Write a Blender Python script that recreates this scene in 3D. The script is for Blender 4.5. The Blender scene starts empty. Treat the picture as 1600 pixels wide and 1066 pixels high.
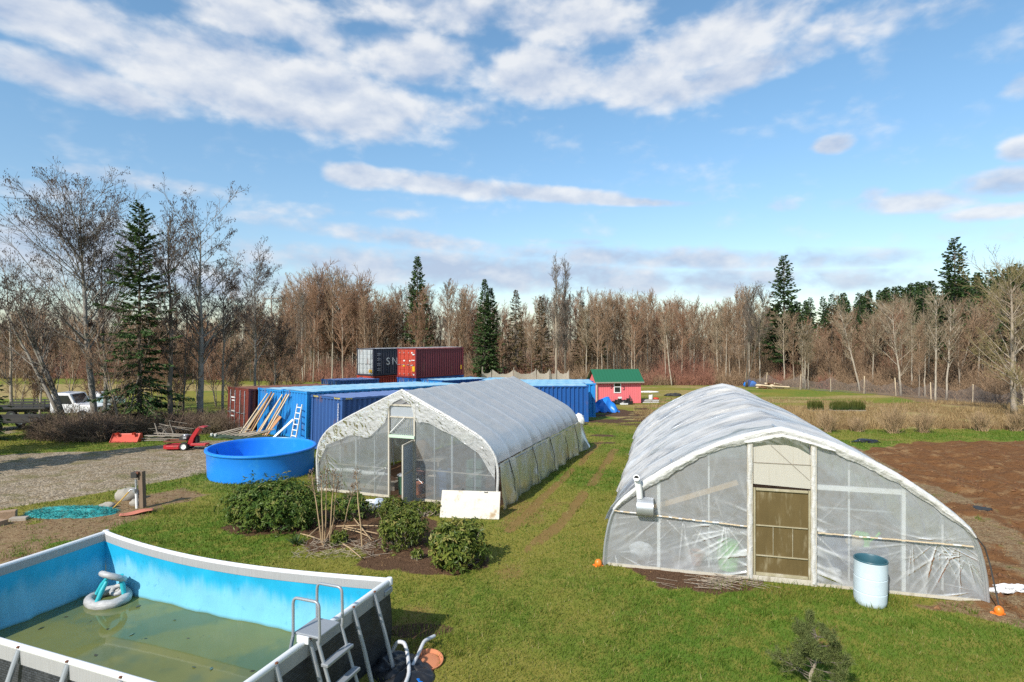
import bpy, math, random
import numpy as np
from mathutils import Vector, Matrix
R = math.radians
SC = bpy.context.scene
C = SC.collection

# ------------------------------------------------------------------ camera
H, F, HY = 5.2, 900.0, 526.0          # eye height; focal length and horizon row on a 1600 px wide picture
cd = bpy.data.cameras.new('camera'); cam = bpy.data.objects.new('camera', cd); C.objects.link(cam)
cam.location = (0, 0, H); cam.rotation_euler = (R(90), 0, 0)
cd.sensor_width = 36; cd.lens = 36 * F / 1600; cd.shift_y = -7 / 1600
cd.clip_start = .1; cd.clip_end = 3000
SC.camera = cam
# ------------------------------------------------------------------ light
SUN_EL, SUN_AZ = 39.0, 215.0          # azimuth clockwise from +Y: behind the camera, to the left
sd = bpy.data.lights.new('sun', 'SUN'); sun = bpy.data.objects.new('sun', sd); C.objects.link(sun)
sd.energy = 4.0; sd.angle = R(.5); sd.color = (1, .94, .86)
tosun = Vector((math.sin(R(SUN_AZ)) * math.cos(R(SUN_EL)), math.cos(R(SUN_AZ)) * math.cos(R(SUN_EL)), math.sin(R(SUN_EL))))
sun.rotation_euler = tosun.to_track_quat('Z', 'Y').to_euler(); sun.location = (-20, -25, 40)
SC.view_settings.view_transform = 'Standard'; SC.view_settings.look = 'None'
SC.view_settings.exposure = 0.42; SC.view_settings.gamma = 1
SC.cycles.max_bounces = 6; SC.cycles.transparent_max_bounces = 16; SC.cycles.diffuse_bounces = 3
SC.cycles.glossy_bounces = 3; SC.cycles.transmission_bounces = 4; SC.cycles.caustics_reflective = False
SC.cycles.caustics_refractive = False; SC.cycles.use_denoising = False; SC.cycles.use_adaptive_sampling = False; SC.cycles.sample_clamp_indirect = 4
# ------------------------------------------------------------------ sky
W = bpy.data.worlds.new('World'); SC.world = W; W.use_nodes = True
nt = W.node_tree; nt.nodes.clear()

class NT:
    """small node helper"""
    def __init__(s, tree): s.t = tree
    def n(s, typ, **kw):
        nd = s.t.nodes.new(typ)
        for k, v in kw.items():
            if k == 'ins':
                for a, b in v.items(): s.put(nd.inputs[a], b)
            else: setattr(nd, k, v)
        return nd
    def put(s, sock, v):
        if isinstance(v, bpy.types.NodeSocket): s.t.links.new(v, sock)
        elif isinstance(v, bpy.types.Node): s.t.links.new(v.outputs[0], sock)
        else:
            if sock.type == 'RGBA' and not isinstance(v, (int, float)) and len(v) == 3: v = (*v, 1)
            sock.default_value = v
    def m(s, op, a, b=0.0, c=None, clamp=False):
        nd = s.t.nodes.new('ShaderNodeMath'); nd.operation = op; nd.use_clamp = clamp
        s.put(nd.inputs[0], a); s.put(nd.inputs[1], b)
        if c is not None: s.put(nd.inputs[2], c)
        return nd.outputs[0]
    def mix(s, f, a, b, typ='RGBA', blend='MIX'):
        nd = s.t.nodes.new('ShaderNodeMix'); nd.data_type = typ; nd.blend_type = blend
        s.put(nd.inputs[0], f); k = 6 if typ == 'RGBA' else 2
        s.put(nd.inputs[k], a); s.put(nd.inputs[k + 1], b)
        return nd.outputs[2 if typ == 'RGBA' else 0]
    def noise(s, vec, scale, detail=4, rough=.55, dist=0, col=False):
        nd = s.n('ShaderNodeTexNoise'); nd.inputs['Scale'].default_value = scale
        nd.inputs['Detail'].default_value = detail; nd.inputs['Roughness'].default_value = rough
        nd.inputs['Distortion'].default_value = dist
        if vec is not None: s.put(nd.inputs['Vector'], vec)
        return nd.outputs[1 if col else 0]
    def ramp(s, f, lo, hi):
        nd = s.n('ShaderNodeMapRange', interpolation_type='SMOOTHSTEP')
        s.put(nd.inputs[0], f); nd.inputs[1].default_value = lo; nd.inputs[2].default_value = hi
        return nd.outputs[0]
    def comb(s, x, y, z=0.0):
        nd = s.n('ShaderNodeCombineXYZ'); s.put(nd.inputs[0], x); s.put(nd.inputs[1], y); s.put(nd.inputs[2], z)
        return nd.outputs[0]

def build_sky():
    q = NT(nt)
    sky = q.n('ShaderNodeTexSky', sky_type='NISHITA', sun_disc=False, sun_elevation=R(SUN_EL), sun_rotation=R(SUN_AZ))
    sky.air_density = 1.0; sky.dust_density = .6; sky.ozone_density = 1.6
    tc = q.n('ShaderNodeTexCoord'); sx = q.n('ShaderNodeSeparateXYZ'); q.put(sx.inputs[0], tc.outputs['Generated'])
    X, Y, Z = sx.outputs
    az = q.m('ARCTAN2', X, Y); el = q.m('ARCSINE', Z)
    def aim(px, py):
        return math.atan2(px - 800, F), math.atan2(HY - py, math.hypot(F, px - 800))
    # banks of cloud: centre and half-axes on the sky, tilt, weight
    banks = [(430, 140, 330, 66, 5, 1.1), (120, 132, 190, 34, 6, 1), (300, 100, 120, 36, 0, .5), (640, 95, 150, 45, 0, .9),
             (50, 22, 150, 36, -6, 1), (400, 16, 170, 46, 0, .9), (500, 66, 90, 44, 20, .75), (640, 170, 140, 30, 4, .8),
             (690, 20, 200, 36, 0, .75), (890, 30, 150, 46, 0, .85), (850, 118, 120, 46, 3, 1), (980, 130, 130, 42, 4, 1), (1130, 125, 190, 30, -8, .9),
             (1120, 60, 180, 46, -8, .95), (1320, 45, 170, 36, -4, .62), (1500, 15, 140, 26, 0, .4), (1300, 227, 40, 17, 0, .95),
             (560, 276, 62, 22, 2, 1.2), (690, 290, 160, 20, 5, 1.05), (850, 303, 170, 15, 5, 1), (990, 316, 110, 9, 5, .9),
             (1600, 232, 50, 22, 0, .95), (1580, 285, 130, 28, 2, .95), (1420, 316, 150, 22, 4, .85), (1365, 306, 34, 20, 0, .8),
             (1600, 135, 50, 26, 0, .7), (1560, 330, 110, 16, 0, .8), (1220, 320, 40, 16, 0, .55),
             (250, 288, 170, 18, 2, .55), (60, 300, 130, 22, 0, .6), (480, 330, 90, 18, 0, .5), (610, 334, 50, 12, 0, .5),
             (620, 372, 260, 18, 5, .66), (120, 385, 330, 60, 0, .75), (1060, 405, 420, 22, 3, .78), (760, 426, 480, 34, 3, .86),
             (1120, 440, 420, 28, 2, .74), (330, 440, 320, 34, 0, .7), (890, 378, 70, 8, 3, .5)]
    tot = None
    for (cx, cy, rx, ry, rot, w) in banks:
        a0, e0 = aim(cx, cy); cc = math.cos(a0)
        sa, se = rx / F * cc * cc * 1.15, ry / F * cc * 1.15
        t = -R(rot)
        da = q.m('SUBTRACT', az, a0); de = q.m('SUBTRACT', el, e0)
        u = q.m('MULTIPLY_ADD', da, math.cos(t) / sa, q.m('MULTIPLY', de, math.sin(t) / sa))
        v = q.m('MULTIPLY_ADD', da, -math.sin(t) / se, q.m('MULTIPLY', de, math.cos(t) / se))
        d2 = q.m('MULTIPLY_ADD', u, u, q.m('MULTIPLY', v, v))
        b = q.m('MULTIPLY', q.m('SUBTRACT', 1.0, d2, clamp=True), w)
        tot = b if tot is None else q.m('MAXIMUM', tot, b) if w < .9 else q.m('SMOOTH_MAX', tot, b, .25)
    # elsewhere on the dome: scattered cloud so the reflections are not empty
    back = q.m('MULTIPLY', q.ramp(Y, .15, -.2), q.ramp(el, .05, .3))
    far = q.m('MULTIPLY', q.ramp(q.noise(tc.outputs['Generated'], 2.2, 3), .48, .62), back)
    tot = q.m('MAXIMUM', tot, far)
    vec = q.comb(q.m('MULTIPLY', az, 1.0), q.m('MULTIPLY', el, 1.75), 0)
    vec2 = q.comb(az, q.m('MULTIPLY_ADD', el, 1.75, .040), 0)
    n1 = q.noise(vec, 10.0, 7, .52, .1); n2 = q.noise(vec2, 10.0, 7, .52, .1)
    fine = q.noise(vec, 40, 5, .6, .2)
    dens = q.m('MULTIPLY_ADD', q.m('SUBTRACT', n1, .5), 1.45, q.m('MULTIPLY_ADD', q.m('SUBTRACT', fine, .5), .30, q.m('MULTIPLY', tot, 1.0)))
    dens = q.m('MULTIPLY', q.ramp(dens, .16, .85), q.ramp(tot, .0, .22))
    # self-shading: thicker below than above -> grey base
    lit = q.m('MULTIPLY_ADD', q.m('SUBTRACT', n1, n2), 2.6, .70)
    lit = q.m('MULTIPLY_ADD', q.ramp(tot, .2, 1.0), -.16, lit)
    lit = q.m('SUBTRACT', lit, q.m('MULTIPLY', q.ramp(el, .26, .08), .50), clamp=True)
    ccol = q.mix(lit, (.36, .43, .56), (.68, .69, .705))
    hs = q.n('ShaderNodeHueSaturation'); hs.inputs['Saturation'].default_value = 1.0; hs.inputs['Value'].default_value = 1.0
    q.put(hs.inputs['Color'], sky)
    tint = q.mix(1.0, hs.outputs[0], q.mix(q.ramp(el, .02, .42), (.84, .87, .89), SKYTINT), blend='MULTIPLY')
    b1 = q.n('ShaderNodeBackground', ins={'Color': tint, 'Strength': SKYSTR})
    b2 = q.n('ShaderNodeBackground', ins={'Color': ccol, 'Strength': 1.0})
    mx = q.n('ShaderNodeMixShader', ins={0: q.m('MULTIPLY', dens, .88), 1: b1.outputs[0], 2: b2.outputs[0]})
    out = q.n('ShaderNodeOutputWorld'); q.put(out.inputs[0], mx.outputs[0])
SKYTINT, SKYSTR = (.88, 1.09, 1.10), .13
build_sky()

# ------------------------------------------------------------------ helpers
rnd = random.Random(7)
def vnoise(x, y, seed=0):
    x = np.asarray(x, float); y = np.asarray(y, float)
    xi = np.floor(x).astype(np.int64); yi = np.floor(y).astype(np.int64); fx = x - xi; fy = y - yi
    fx = fx * fx * (3 - 2 * fx); fy = fy * fy * (3 - 2 * fy)
    def h(a, b):
        n = (a * 374761393 + b * 668265263 + seed * 1442695041) & 0xffffffff
        n = ((n ^ (n >> 13)) * 1274126177) & 0xffffffff
        return ((n ^ (n >> 16)) & 0xffff) / 65535.0
    return (h(xi, yi) * (1 - fx) + h(xi + 1, yi) * fx) * (1 - fy) + (h(xi, yi + 1) * (1 - fx) + h(xi + 1, yi + 1) * fx) * fy
def fbm(x, y, seed=0, o=4):
    s = 0; a = .5
    for k in range(o):
        s = s + a * vnoise(np.asarray(x) * 2 ** k, np.asarray(y) * 2 ** k, seed + k * 17); a *= .5
    return s
def sstep(a, b, x):
    t = np.clip((np.asarray(x, float) - a) / (b - a), 0, 1); return t * t * (3 - 2 * t)
def gz0(y): return -1.2 * sstep(14, 62, y)
def gz(x, y): return float(gz0(y) + .05 * (fbm(x * .35, y * .35, 5, 3) - .45))
def G(px, py):
    """ground point seen at picture position px, py"""
    z = 0.
    for _ in range(12):
        D = (H - z) * F / (py - HY); z = float(gz0(D))
    return Vector(((px - 800) / F * D, D, gz((px - 800) / F * D, D)))
def at(px, D, z=None):
    x = (px - 800) / F * D
    return Vector((x, D, gz(x, D) if z is None else z))
def zat(py, D): return H - (py - HY) * D / F

def empty(name, loc, rz=0):
    o = bpy.data.objects.new(name, None); C.objects.link(o); o.location = loc; o.rotation_euler = (0, 0, rz)
    o.empty_display_size = .2; return o
def tag(o, label=None, cat=None, group=None, kind=None):
    if label: o['label'] = label
    if cat: o['category'] = cat
    if group: o['group'] = group
    if kind: o['kind'] = kind
    return o
def thing(name, label, cat, loc, rz=0, group=None): return tag(empty(name, loc, rz), label, cat, group)
def dup(root, loc, rz=0, sc=1, label=None, group=None, sz=None):
    c = root.copy(); C.objects.link(c); c.location = loc; c.rotation_euler = (0, 0, rz)
    c.scale = (sc, sc, sz or sc)
    if label: c['label'] = label
    if group: c['group'] = group
    for ch in list(root.children):
        k = ch.copy(); C.objects.link(k); k.parent = c
        for g in list(ch.children):
            e = g.copy(); C.objects.link(e); e.parent = k
    return c

def npmesh(name, V, Fq, mats, parent=None, mi=None, smooth=False, attrs=None, sharp=None):
    V = np.asarray(V, np.float32); Fq = np.asarray(Fq, np.int32); n = Fq.shape[1]
    me = bpy.data.meshes.new(name); me.vertices.add(len(V)); me.vertices.foreach_set('co', V.ravel())
    me.loops.add(Fq.size); me.loops.foreach_set('vertex_index', Fq.ravel())
    me.polygons.add(len(Fq)); me.polygons.foreach_set('loop_start', np.arange(0, Fq.size, n, dtype=np.int32))
    me.polygons.foreach_set('loop_total', np.full(len(Fq), n, np.int32))
    for m in (mats if isinstance(mats, (list, tuple)) else [mats]): me.materials.append(m)
    if mi is not None: me.polygons.foreach_set('material_index', np.asarray(mi, np.int32))
    me.polygons.foreach_set('use_smooth', np.full(len(Fq), smooth, bool))
    for k, a in (attrs or {}).items():
        at_ = me.attributes.new(k, 'FLOAT', 'POINT'); at_.data.foreach_set('value', np.asarray(a, np.float32).ravel())
    me.update(calc_edges=True)
    if sharp: me.set_sharp_from_angle(angle=R(sharp))
    o = bpy.data.objects.new(name, me); C.objects.link(o)
    if parent: o.parent = parent
    return o

class MB:
    def __init__(s): s.v = []; s.f = []; s.m = []; s.n = 0
    def add(s, v, f, mi=0):
        v = np.asarray(v, float).reshape(-1, 3); s.v.append(v)
        s.f += [tuple(int(i) + s.n for i in t) for t in f]; s.m += [mi] * len(f); s.n += len(v); return s
    def box(s, c, size, rz=0, rx=0, ry=0, mi=0, M=None):
        if M is None: M = Matrix.Rotation(rz, 3, 'Z') @ Matrix.Rotation(ry, 3, 'Y') @ Matrix.Rotation(rx, 3, 'X')
        v = [Vector(c) + M @ Vector((a * size[0] / 2, b * size[1] / 2, d * size[2] / 2)) for a in (-1, 1) for b in (-1, 1) for d in (-1, 1)]
        return s.add([tuple(p) for p in v], [(0, 1, 3, 2), (4, 6, 7, 5), (0, 4, 5, 1), (2, 3, 7, 6), (0, 2, 6, 4), (1, 5, 7, 3)], mi)
    def bar(s, a, b, w, t, mi=0, up=(0, 0, 1)):
        a = Vector(a); b = Vector(b); d = (b - a); L = d.length; d.normalize()
        sd_ = d.cross(Vector(up))
        if sd_.length < 1e-3: sd_ = d.cross(Vector((1, 0, 0)))
        sd_.normalize(); u = sd_.cross(d)
        M = Matrix((d, sd_, u)).transposed()
        return s.box((a + b) / 2, (L, w, t), M=M, mi=mi)
    def tube(s, path, r, n=8, mi=0, cap=True, closed=False):
        P = [Vector(p) for p in path]; m = len(P)
        rr = r if isinstance(r, (list, tuple, np.ndarray)) else [r] * m
        nrm = None; V = []
        for i in range(m):
            if closed: d = P[(i + 1) % m] - P[i - 1]
            else: d = P[min(i + 1, m - 1)] - P[max(i - 1, 0)]
            if d.length < 1e-9: d = Vector((0, 0, 1))
            d.normalize()
            if nrm is None: nrm = d.cross(Vector((0, 0, 1)) if abs(d.z) < .9 else Vector((1, 0, 0)))
            nrm = nrm - d * nrm.dot(d); nrm.normalize(); b = d.cross(nrm)
            for k in range(n):
                a = 2 * math.pi * k / n; V.append(tuple(P[i] + (nrm * math.cos(a) + b * math.sin(a)) * float(rr[i])))
        Fs = []
        for i in range(m if closed else m - 1):
            j = (i + 1) % m
            for k in range(n): Fs.append((i * n + k, i * n + (k + 1) % n, j * n + (k + 1) % n, j * n + k))
        if cap and not closed:
            Fs.append(tuple(range(n - 1, -1, -1))); Fs.append(tuple((m - 1) * n + k for k in range(n)))
        return s.add(V, Fs, mi)
    def lathe(s, prof, c=(0, 0, 0), n=32, mi=0, M=None):
        V = []; m = len(prof)
        for (r, z) in prof:
            for k in range(n):
                a = 2 * math.pi * k / n; p = Vector((r * math.cos(a), r * math.sin(a), z))
                if M is not None: p = M @ p
                V.append(tuple(p + Vector(c)))
        Fs = [(i * n + k, i * n + (k + 1) % n, (i + 1) * n + (k + 1) % n, (i + 1) * n + k) for i in range(m - 1) for k in range(n)]
        return s.add(V, Fs, mi)
    def grid(s, P, mi=0, loop=False):
        P = np.asarray(P, float); a, b = P.shape[:2]
        Fs = [(i * b + j, i * b + (j + 1) % b, (i + 1) * b + (j + 1) % b, (i + 1) * b + j) for i in range(a - 1) for j in range(b if loop else b - 1)]
        return s.add(P.reshape(-1, 3), Fs, mi)
    def prism(s, pts, d, mi=0):
        """polygon pts (3-D, planar) extruded by vector d"""
        n = len(pts); d = np.asarray(d, float); P = np.asarray(pts, float)
        Fs = [tuple(range(n - 1, -1, -1)), tuple(range(n, 2 * n))] + [(i, (i + 1) % n, n + (i + 1) % n, n + i) for i in range(n)]
        return s.add(np.vstack([P, P + d]), Fs, mi)
    def blob(s, c, size, seed=0, amp=.25, nu=20, nv=12, mi=0, fr=1.6, flat=0.):
        """closed lumpy body"""
        V = []; g = np.random.default_rng(seed)
        th = np.linspace(0, math.pi, nv); ph = np.linspace(0, 2 * math.pi, nu, endpoint=False)
        T, P = np.meshgrid(th, ph, indexing='ij')
        x = np.sin(T) * np.cos(P); y = np.sin(T) * np.sin(P); z = np.cos(T)
        r = 1 + amp * 2 * (fbm(x * fr + z * 1.3 + 10, y * fr + z * .9 + 20, seed, 4) - .47)
        z = np.where(z < -flat if flat else z < -2, -flat if flat else z, z)
        V = np.stack([c[0] + x * r * size[0], c[1] + y * r * size[1], c[2] + z * r * size[2]], -1)
        return s.grid(V, mi, loop=True)
    def build(s, name, mats, parent=None, smooth=False, sharp=40, bevel=0, attrs=None):
        me = bpy.data.meshes.new(name)
        me.from_pydata(np.vstack(s.v).tolist(), [], s.f)
        for m in (mats if isinstance(mats, (list, tuple)) else [mats]): me.materials.append(m)
        me.polygons.foreach_set('material_index', np.asarray(s.m, np.int32))
        for k, a in (attrs or {}).items():
            t = me.attributes.new(k, 'FLOAT', 'POINT'); t.data.foreach_set('value', np.asarray(a, np.float32).ravel())
        me.update()
        if smooth:
            me.polygons.foreach_set('use_smooth', np.ones(len(me.polygons), bool)); me.set_sharp_from_angle(angle=R(sharp))
        o = bpy.data.objects.new(name, me); C.objects.link(o)
        if bevel:
            b = o.modifiers.new('bevel', 'BEVEL'); b.width = bevel; b.segments = 2; b.limit_method = 'ANGLE'; b.angle_limit = R(40)
        if parent: o.parent = parent
        return o
def text_mesh(body, size, name, m, parent, M, depth=.004, shear=0, align='CENTER'):
    cu = bpy.data.curves.new('t', 'FONT'); cu.body = body; cu.size = size; cu.extrude = depth; cu.shear = shear
    cu.align_x = align; cu.align_y = 'CENTER'
    t = bpy.data.objects.new('t', cu); C.objects.link(t); bpy.context.view_layer.update()
    me = bpy.data.meshes.new_from_object(t.evaluated_get(bpy.context.evaluated_depsgraph_get()))
    bpy.data.objects.remove(t); me.transform(M); me.materials.clear(); me.materials.append(m)
    o = bpy.data.objects.new(name, me); C.objects.link(o); o.parent = parent; return o

def mat(name, col, rough=.6, metal=0, var=.18, scale=6, bump=0, bscale=50, spec=.5, col2=None, thr=(.5, .66), scale2=3, streak=None, attr=None, acol=None, transl=0):
    m = bpy.data.materials.new(name); m.use_nodes = True; q = NT(m.node_tree); m.node_tree.nodes.clear()
    tc = q.n('ShaderNodeTexCoord').outputs['Object']
    vec = tc
    if streak:
        mp = q.n('ShaderNodeMapping'); q.put(mp.inputs[0], tc); mp.inputs['Scale'].default_value = streak; vec = mp.outputs[0]
    c = tuple(col)
    base = q.mix(q.noise(vec, scale, 5, .6), tuple(x * (1 - var) for x in c), tuple(min(1, x * (1 + var)) for x in c))
    if col2 is not None:
        base = q.mix(q.ramp(q.noise(vec, scale2, 6, .65), *thr), base, col2)
    if attr:
        a = q.n('ShaderNodeAttribute', attribute_name=attr)
        base = q.mix(a.outputs['Fac'], base, acol)
    p = q.n('ShaderNodeBsdfPrincipled', ins={'Base Color': base, 'Roughness': rough, 'Metallic': metal, 'Specular IOR Level': spec})
    if bump:
        b = q.n('ShaderNodeBump', ins={'Strength': bump, 'Distance': .02, 'Height': q.noise(vec, bscale, 5, .6)})
        q.put(p.inputs['Normal'], b.outputs[0])
    sh = p.outputs[0]
    if transl:
        tr = q.n('ShaderNodeBsdfTranslucent', ins={'Color': base})
        sh = q.n('ShaderNodeMixShader', ins={0: transl, 1: sh, 2: tr.outputs[0]}).outputs[0]
    o = q.n('ShaderNodeOutputMaterial'); q.put(o.inputs[0], sh)
    return m
def film(name, opacity, col=(.8, .82, .85), rough=.18, gloss=.7, bump=.25, bscale=3, stretch=(1, 1, 1), dirt=None, dirtamt=0., tint=(.93, .95, .96), var=.12, thin=0., tl=.42, facet=0.):
    """clear or milky polythene: partly see-through body with a sheen; creases (attribute 'fold') are whiter"""
    m = bpy.data.materials.new(name); m.use_nodes = True; q = NT(m.node_tree); m.node_tree.nodes.clear()
    tc = q.n('ShaderNodeTexCoord').outputs['Object']
    mp = q.n('ShaderNodeMapping'); q.put(mp.inputs[0], tc); mp.inputs['Scale'].default_value = stretch
    nz = q.noise(mp.outputs[0], bscale, 7, .62, .6)
    big = q.noise(tc, .9, 4, .6)
    fold = q.n('ShaderNodeAttribute', attribute_name='fold').outputs['Fac']
    op = q.m('ADD', q.m('MULTIPLY_ADD', q.m('SUBTRACT', big, .5), var * 2, opacity), q.m('MULTIPLY', fold, .75), clamp=True)
    if thin: op = q.m('SUBTRACT', op, q.m('MULTIPLY', q.ramp(q.noise(mp.outputs[0], 1.1, 6, .6, .4), .46, .64), thin), clamp=True)
    c = q.mix(fold, col, (.86, .87, .87))
    if dirt: c = q.mix(q.m('MULTIPLY', q.ramp(q.noise(mp.outputs[0], 4, 7, .7), .42, .7), dirtamt), c, dirt)
    if facet:                                                          # crumpled sheet: flat facets meeting in sharp creases
        wv = q.n('ShaderNodeVectorMath', operation='MULTIPLY_ADD'); q.put(wv.inputs[0], q.noise(mp.outputs[0], bscale * .5, 3, .6, col=True)); wv.inputs[1].default_value = (.5, .5, .5); q.put(wv.inputs[2], mp.outputs[0])
        v1 = q.n('ShaderNodeTexVoronoi', ins={'Vector': wv.outputs[0], 'Scale': bscale}); v2 = q.n('ShaderNodeTexVoronoi', ins={'Vector': wv.outputs[0], 'Scale': bscale * 2.3})
        nz = q.m('ADD', q.m('MULTIPLY', v1.outputs['Distance'], facet), q.m('MULTIPLY', v2.outputs['Distance'], facet * .4))
    bp = q.n('ShaderNodeBump', ins={'Strength': bump, 'Distance': .03, 'Height': nz}).outputs[0]
    df = q.n('ShaderNodeBsdfDiffuse', ins={'Color': c, 'Normal': bp}); tr = q.n('ShaderNodeBsdfTranslucent', ins={'Color': c, 'Normal': bp})
    body = q.n('ShaderNodeMixShader', ins={0: tl, 1: df.outputs[0], 2: tr.outputs[0]})
    ts = q.n('ShaderNodeBsdfTransparent', ins={'Color': tint})
    a = q.n('ShaderNodeMixShader', ins={0: op, 1: ts.outputs[0], 2: body.outputs[0]})
    gl = q.n('ShaderNodeBsdfGlossy', ins={'Color': (1, 1, 1), 'Roughness': rough, 'Normal': bp})
    fr = q.n('ShaderNodeFresnel', ins={'IOR': 1.5, 'Normal': bp})
    b = q.n('ShaderNodeMixShader', ins={0: q.m('MULTIPLY', fr.outputs[0], gloss), 1: a.outputs[0], 2: gl.outputs[0]})
    o = q.n('ShaderNodeOutputMaterial'); q.put(o.inputs[0], b.outputs[0])
    return m

M = {}
M['white'] = mat('white_paint', (.78, .78, .76), .45, var=.06, bump=.1)
M['rail'] = mat('pool_rail', (.74, .75, .76), .4, var=.08, col2=(.45, .42, .36), thr=(.62, .8), scale2=5)
M['galv'] = mat('galvanised', (.5, .52, .54), .38, .6, var=.15)
M['greytube'] = mat('grey_tube', (.33, .35, .37), .42, .3, var=.12)
M['wood'] = mat('raw_timber', (.50, .32, .15), .75, var=.25, scale=4, streak=(3, 3, .4), bump=.2)
M['woodpale'] = mat('pale_timber', (.62, .50, .34), .75, var=.2, streak=(3, 3, .4), bump=.2)
M['woodgrey'] = mat('grey_timber', (.30, .26, .21), .85, var=.3, streak=(3, 3, .4), bump=.4)
M['woodbrown'] = mat('brown_timber', (.20, .105, .055), .85, var=.3, streak=(3, 3, .4), bump=.3)
M['black'] = mat('black_plastic', (.018, .018, .02), .38, var=.3, bump=.3, bscale=12)
M['rubber'] = mat('rubber', (.02, .02, .021), .8)
M['red'] = mat('red_paint', (.42, .018, .025), .4, var=.2, col2=(.16, .05, .035), thr=(.56, .74), scale2=4)
M['orangered'] = mat('orange_red_steel', (.50, .05, .02), .5, var=.15, col2=(.25, .07, .03), thr=(.6, .78))
M['orange'] = mat('orange_plastic', (.80, .20, .02), .4, var=.1)
M['tank'] = mat('blue_poly', (.015, .235, .80), .35, var=.06, scale=2, bump=.08, bscale=6, col2=(.03, .28, .76), thr=(.5, .75))
M['dark'] = mat('dark_steel', (.035, .033, .03), .6, var=.3)
M['rust'] = mat('rusty_steel', (.16, .06, .03), .8, var=.35, bump=.3)
M['glass'] = mat('dark_glass', (.02, .025, .03), .08, spec=.8)
M['soilmat'] = mat('compost', (.07, .04, .025), .95, var=.4, bump=.8, bscale=30)
M['stone'] = mat('fieldstone', (.34, .31, .26), .9, var=.3, scale=3, bump=.6, bscale=14)
M['tarp'] = mat('blue_tarp', (.015, .19, .66), .38, var=.15, bump=.15, bscale=8)
M['greenpl'] = mat('green_plastic', (.16, .62, .04), .4, var=.1)
M['terracotta'] = mat('terracotta', (.50, .19, .09), .85, var=.2, bump=.2)
M['bagwhite'] = mat('woven_white', (.74, .74, .74), .6, var=.12, bump=.4, bscale=9)
# ------------------------------------------------------------------ ground
def gpoly(pts): return np.array([tuple(G(*p))[:2] for p in pts])
def pmask(X, Y, poly, soft):
    """1 inside the polygon, fading over `soft` metres each side of its edge"""
    X = np.asarray(X, float); Y = np.asarray(Y, float)
    ins = np.zeros(X.shape, bool); d = np.full(X.shape, 1e9); n = len(poly)
    for i in range(n):
        x1, y1 = poly[i]; x2, y2 = poly[(i + 1) % n]
        c = ((y1 > Y) != (y2 > Y)); 
        with np.errstate(divide='ignore', invalid='ignore'):
            xi = (x2 - x1) * (Y - y1) / (y2 - y1 if y2 != y1 else 1e-9) + x1
        ins ^= (c & (X < xi))
        t = np.clip(((X - x1) * (x2 - x1) + (Y - y1) * (y2 - y1)) / ((x2 - x1) ** 2 + (y2 - y1) ** 2 + 1e-9), 0, 1)
        d = np.minimum(d, np.hypot(X - x1 - t * (x2 - x1), Y - y1 - t * (y2 - y1)))
    return sstep(-soft, soft, np.where(ins, d, -d))
def lmask(X, Y, pts, w):
    P = [tuple(G(*p))[:2] for p in pts]; d = np.full(np.shape(X), 1e9)
    for (x1, y1), (x2, y2) in zip(P[:-1], P[1:]):
        t = np.clip(((X - x1) * (x2 - x1) + (Y - y1) * (y2 - y1)) / ((x2 - x1) ** 2 + (y2 - y1) ** 2), 0, 1)
        d = np.minimum(d, np.hypot(X - x1 - t * (x2 - x1), Y - y1 - t * (y2 - y1)))
    return sstep(w, w * .25, d)
PL = {
 'gravel': gpoly([(-260, 716), (0, 711), (170, 704), (262, 695), (330, 688), (420, 686), (480, 690), (498, 706), (480, 736), (330, 738), (240, 755), (130, 775), (0, 796), (-260, 835)]),
 'track': gpoly([(-260, 690), (0, 680), (34, 673), (36, 665), (0, 667), (-260, 672)]),
 'dirt_left': gpoly([(-400, 900), (-60, 822), (40, 812), (120, 806), (200, 776), (290, 762), (330, 772), (250, 802), (170, 826), (60, 872), (-60, 930), (-400, 1100)]),
 'bed': gpoly([(345, 824), (360, 835), (430, 842), (510, 858), (580, 878), (650, 891), (710, 900), (765, 890), (768, 872), (735, 850), (690, 822), (640, 800), (560, 790), (500, 790), (420, 800)]),
 'bed2': gpoly([(936, 872), (938, 886), (1010, 906), (1080, 920), (1120, 930), (1172, 922), (1200, 908), (1170, 896), (1060, 884)]),
 'tilled': gpoly([(1345, 705), (1420, 692), (1600, 690), (2100, 690), (2700, 760), (2400, 1040), (1900, 1040), (1640, 880), (1560, 800), (1470, 760), (1400, 735)]),
 'edge': gpoly([(1310, 690), (1345, 702), (1400, 733), (1470, 758), (1560, 798), (1650, 880), (1950, 1060), (1640, 1010), (1545, 968), (1490, 958), (1420, 940), (1545, 930), (1500, 820), (1400, 750)]),
 'straw': gpoly([(1180, 640), (1250, 634), (1420, 630), (1600, 628), (2300, 634), (2300, 676), (1600, 672), (1420, 670), (1300, 672), (1200, 655)]),
 'litter': gpoly([(1390, 616), (1430, 628), (1500, 634), (1600, 640), (2400, 650), (2400, 610), (1600, 606), (1440, 610)]),
 'field_l': gpoly([(-500, 626), (0, 624), (110, 618), (240, 612), (430, 610), (440, 601), (200, 600), (0, 600), (-500, 600)]),
 'lush': gpoly([(905, 880), (1000, 912), (1180, 930), (1300, 925), (1420, 945), (1570, 975), (1700, 1010), (1700, 1160), (1350, 1120), (1120, 1000), (960, 960)]),
 'brown_a': gpoly([(905, 642), (1010, 638), (1040, 655), (1030, 668), (930, 668), (905, 662)]),
 'dry_a': gpoly([(940, 646), (1020, 640), (1060, 648), (1040, 660), (970, 656)]),
}
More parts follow.
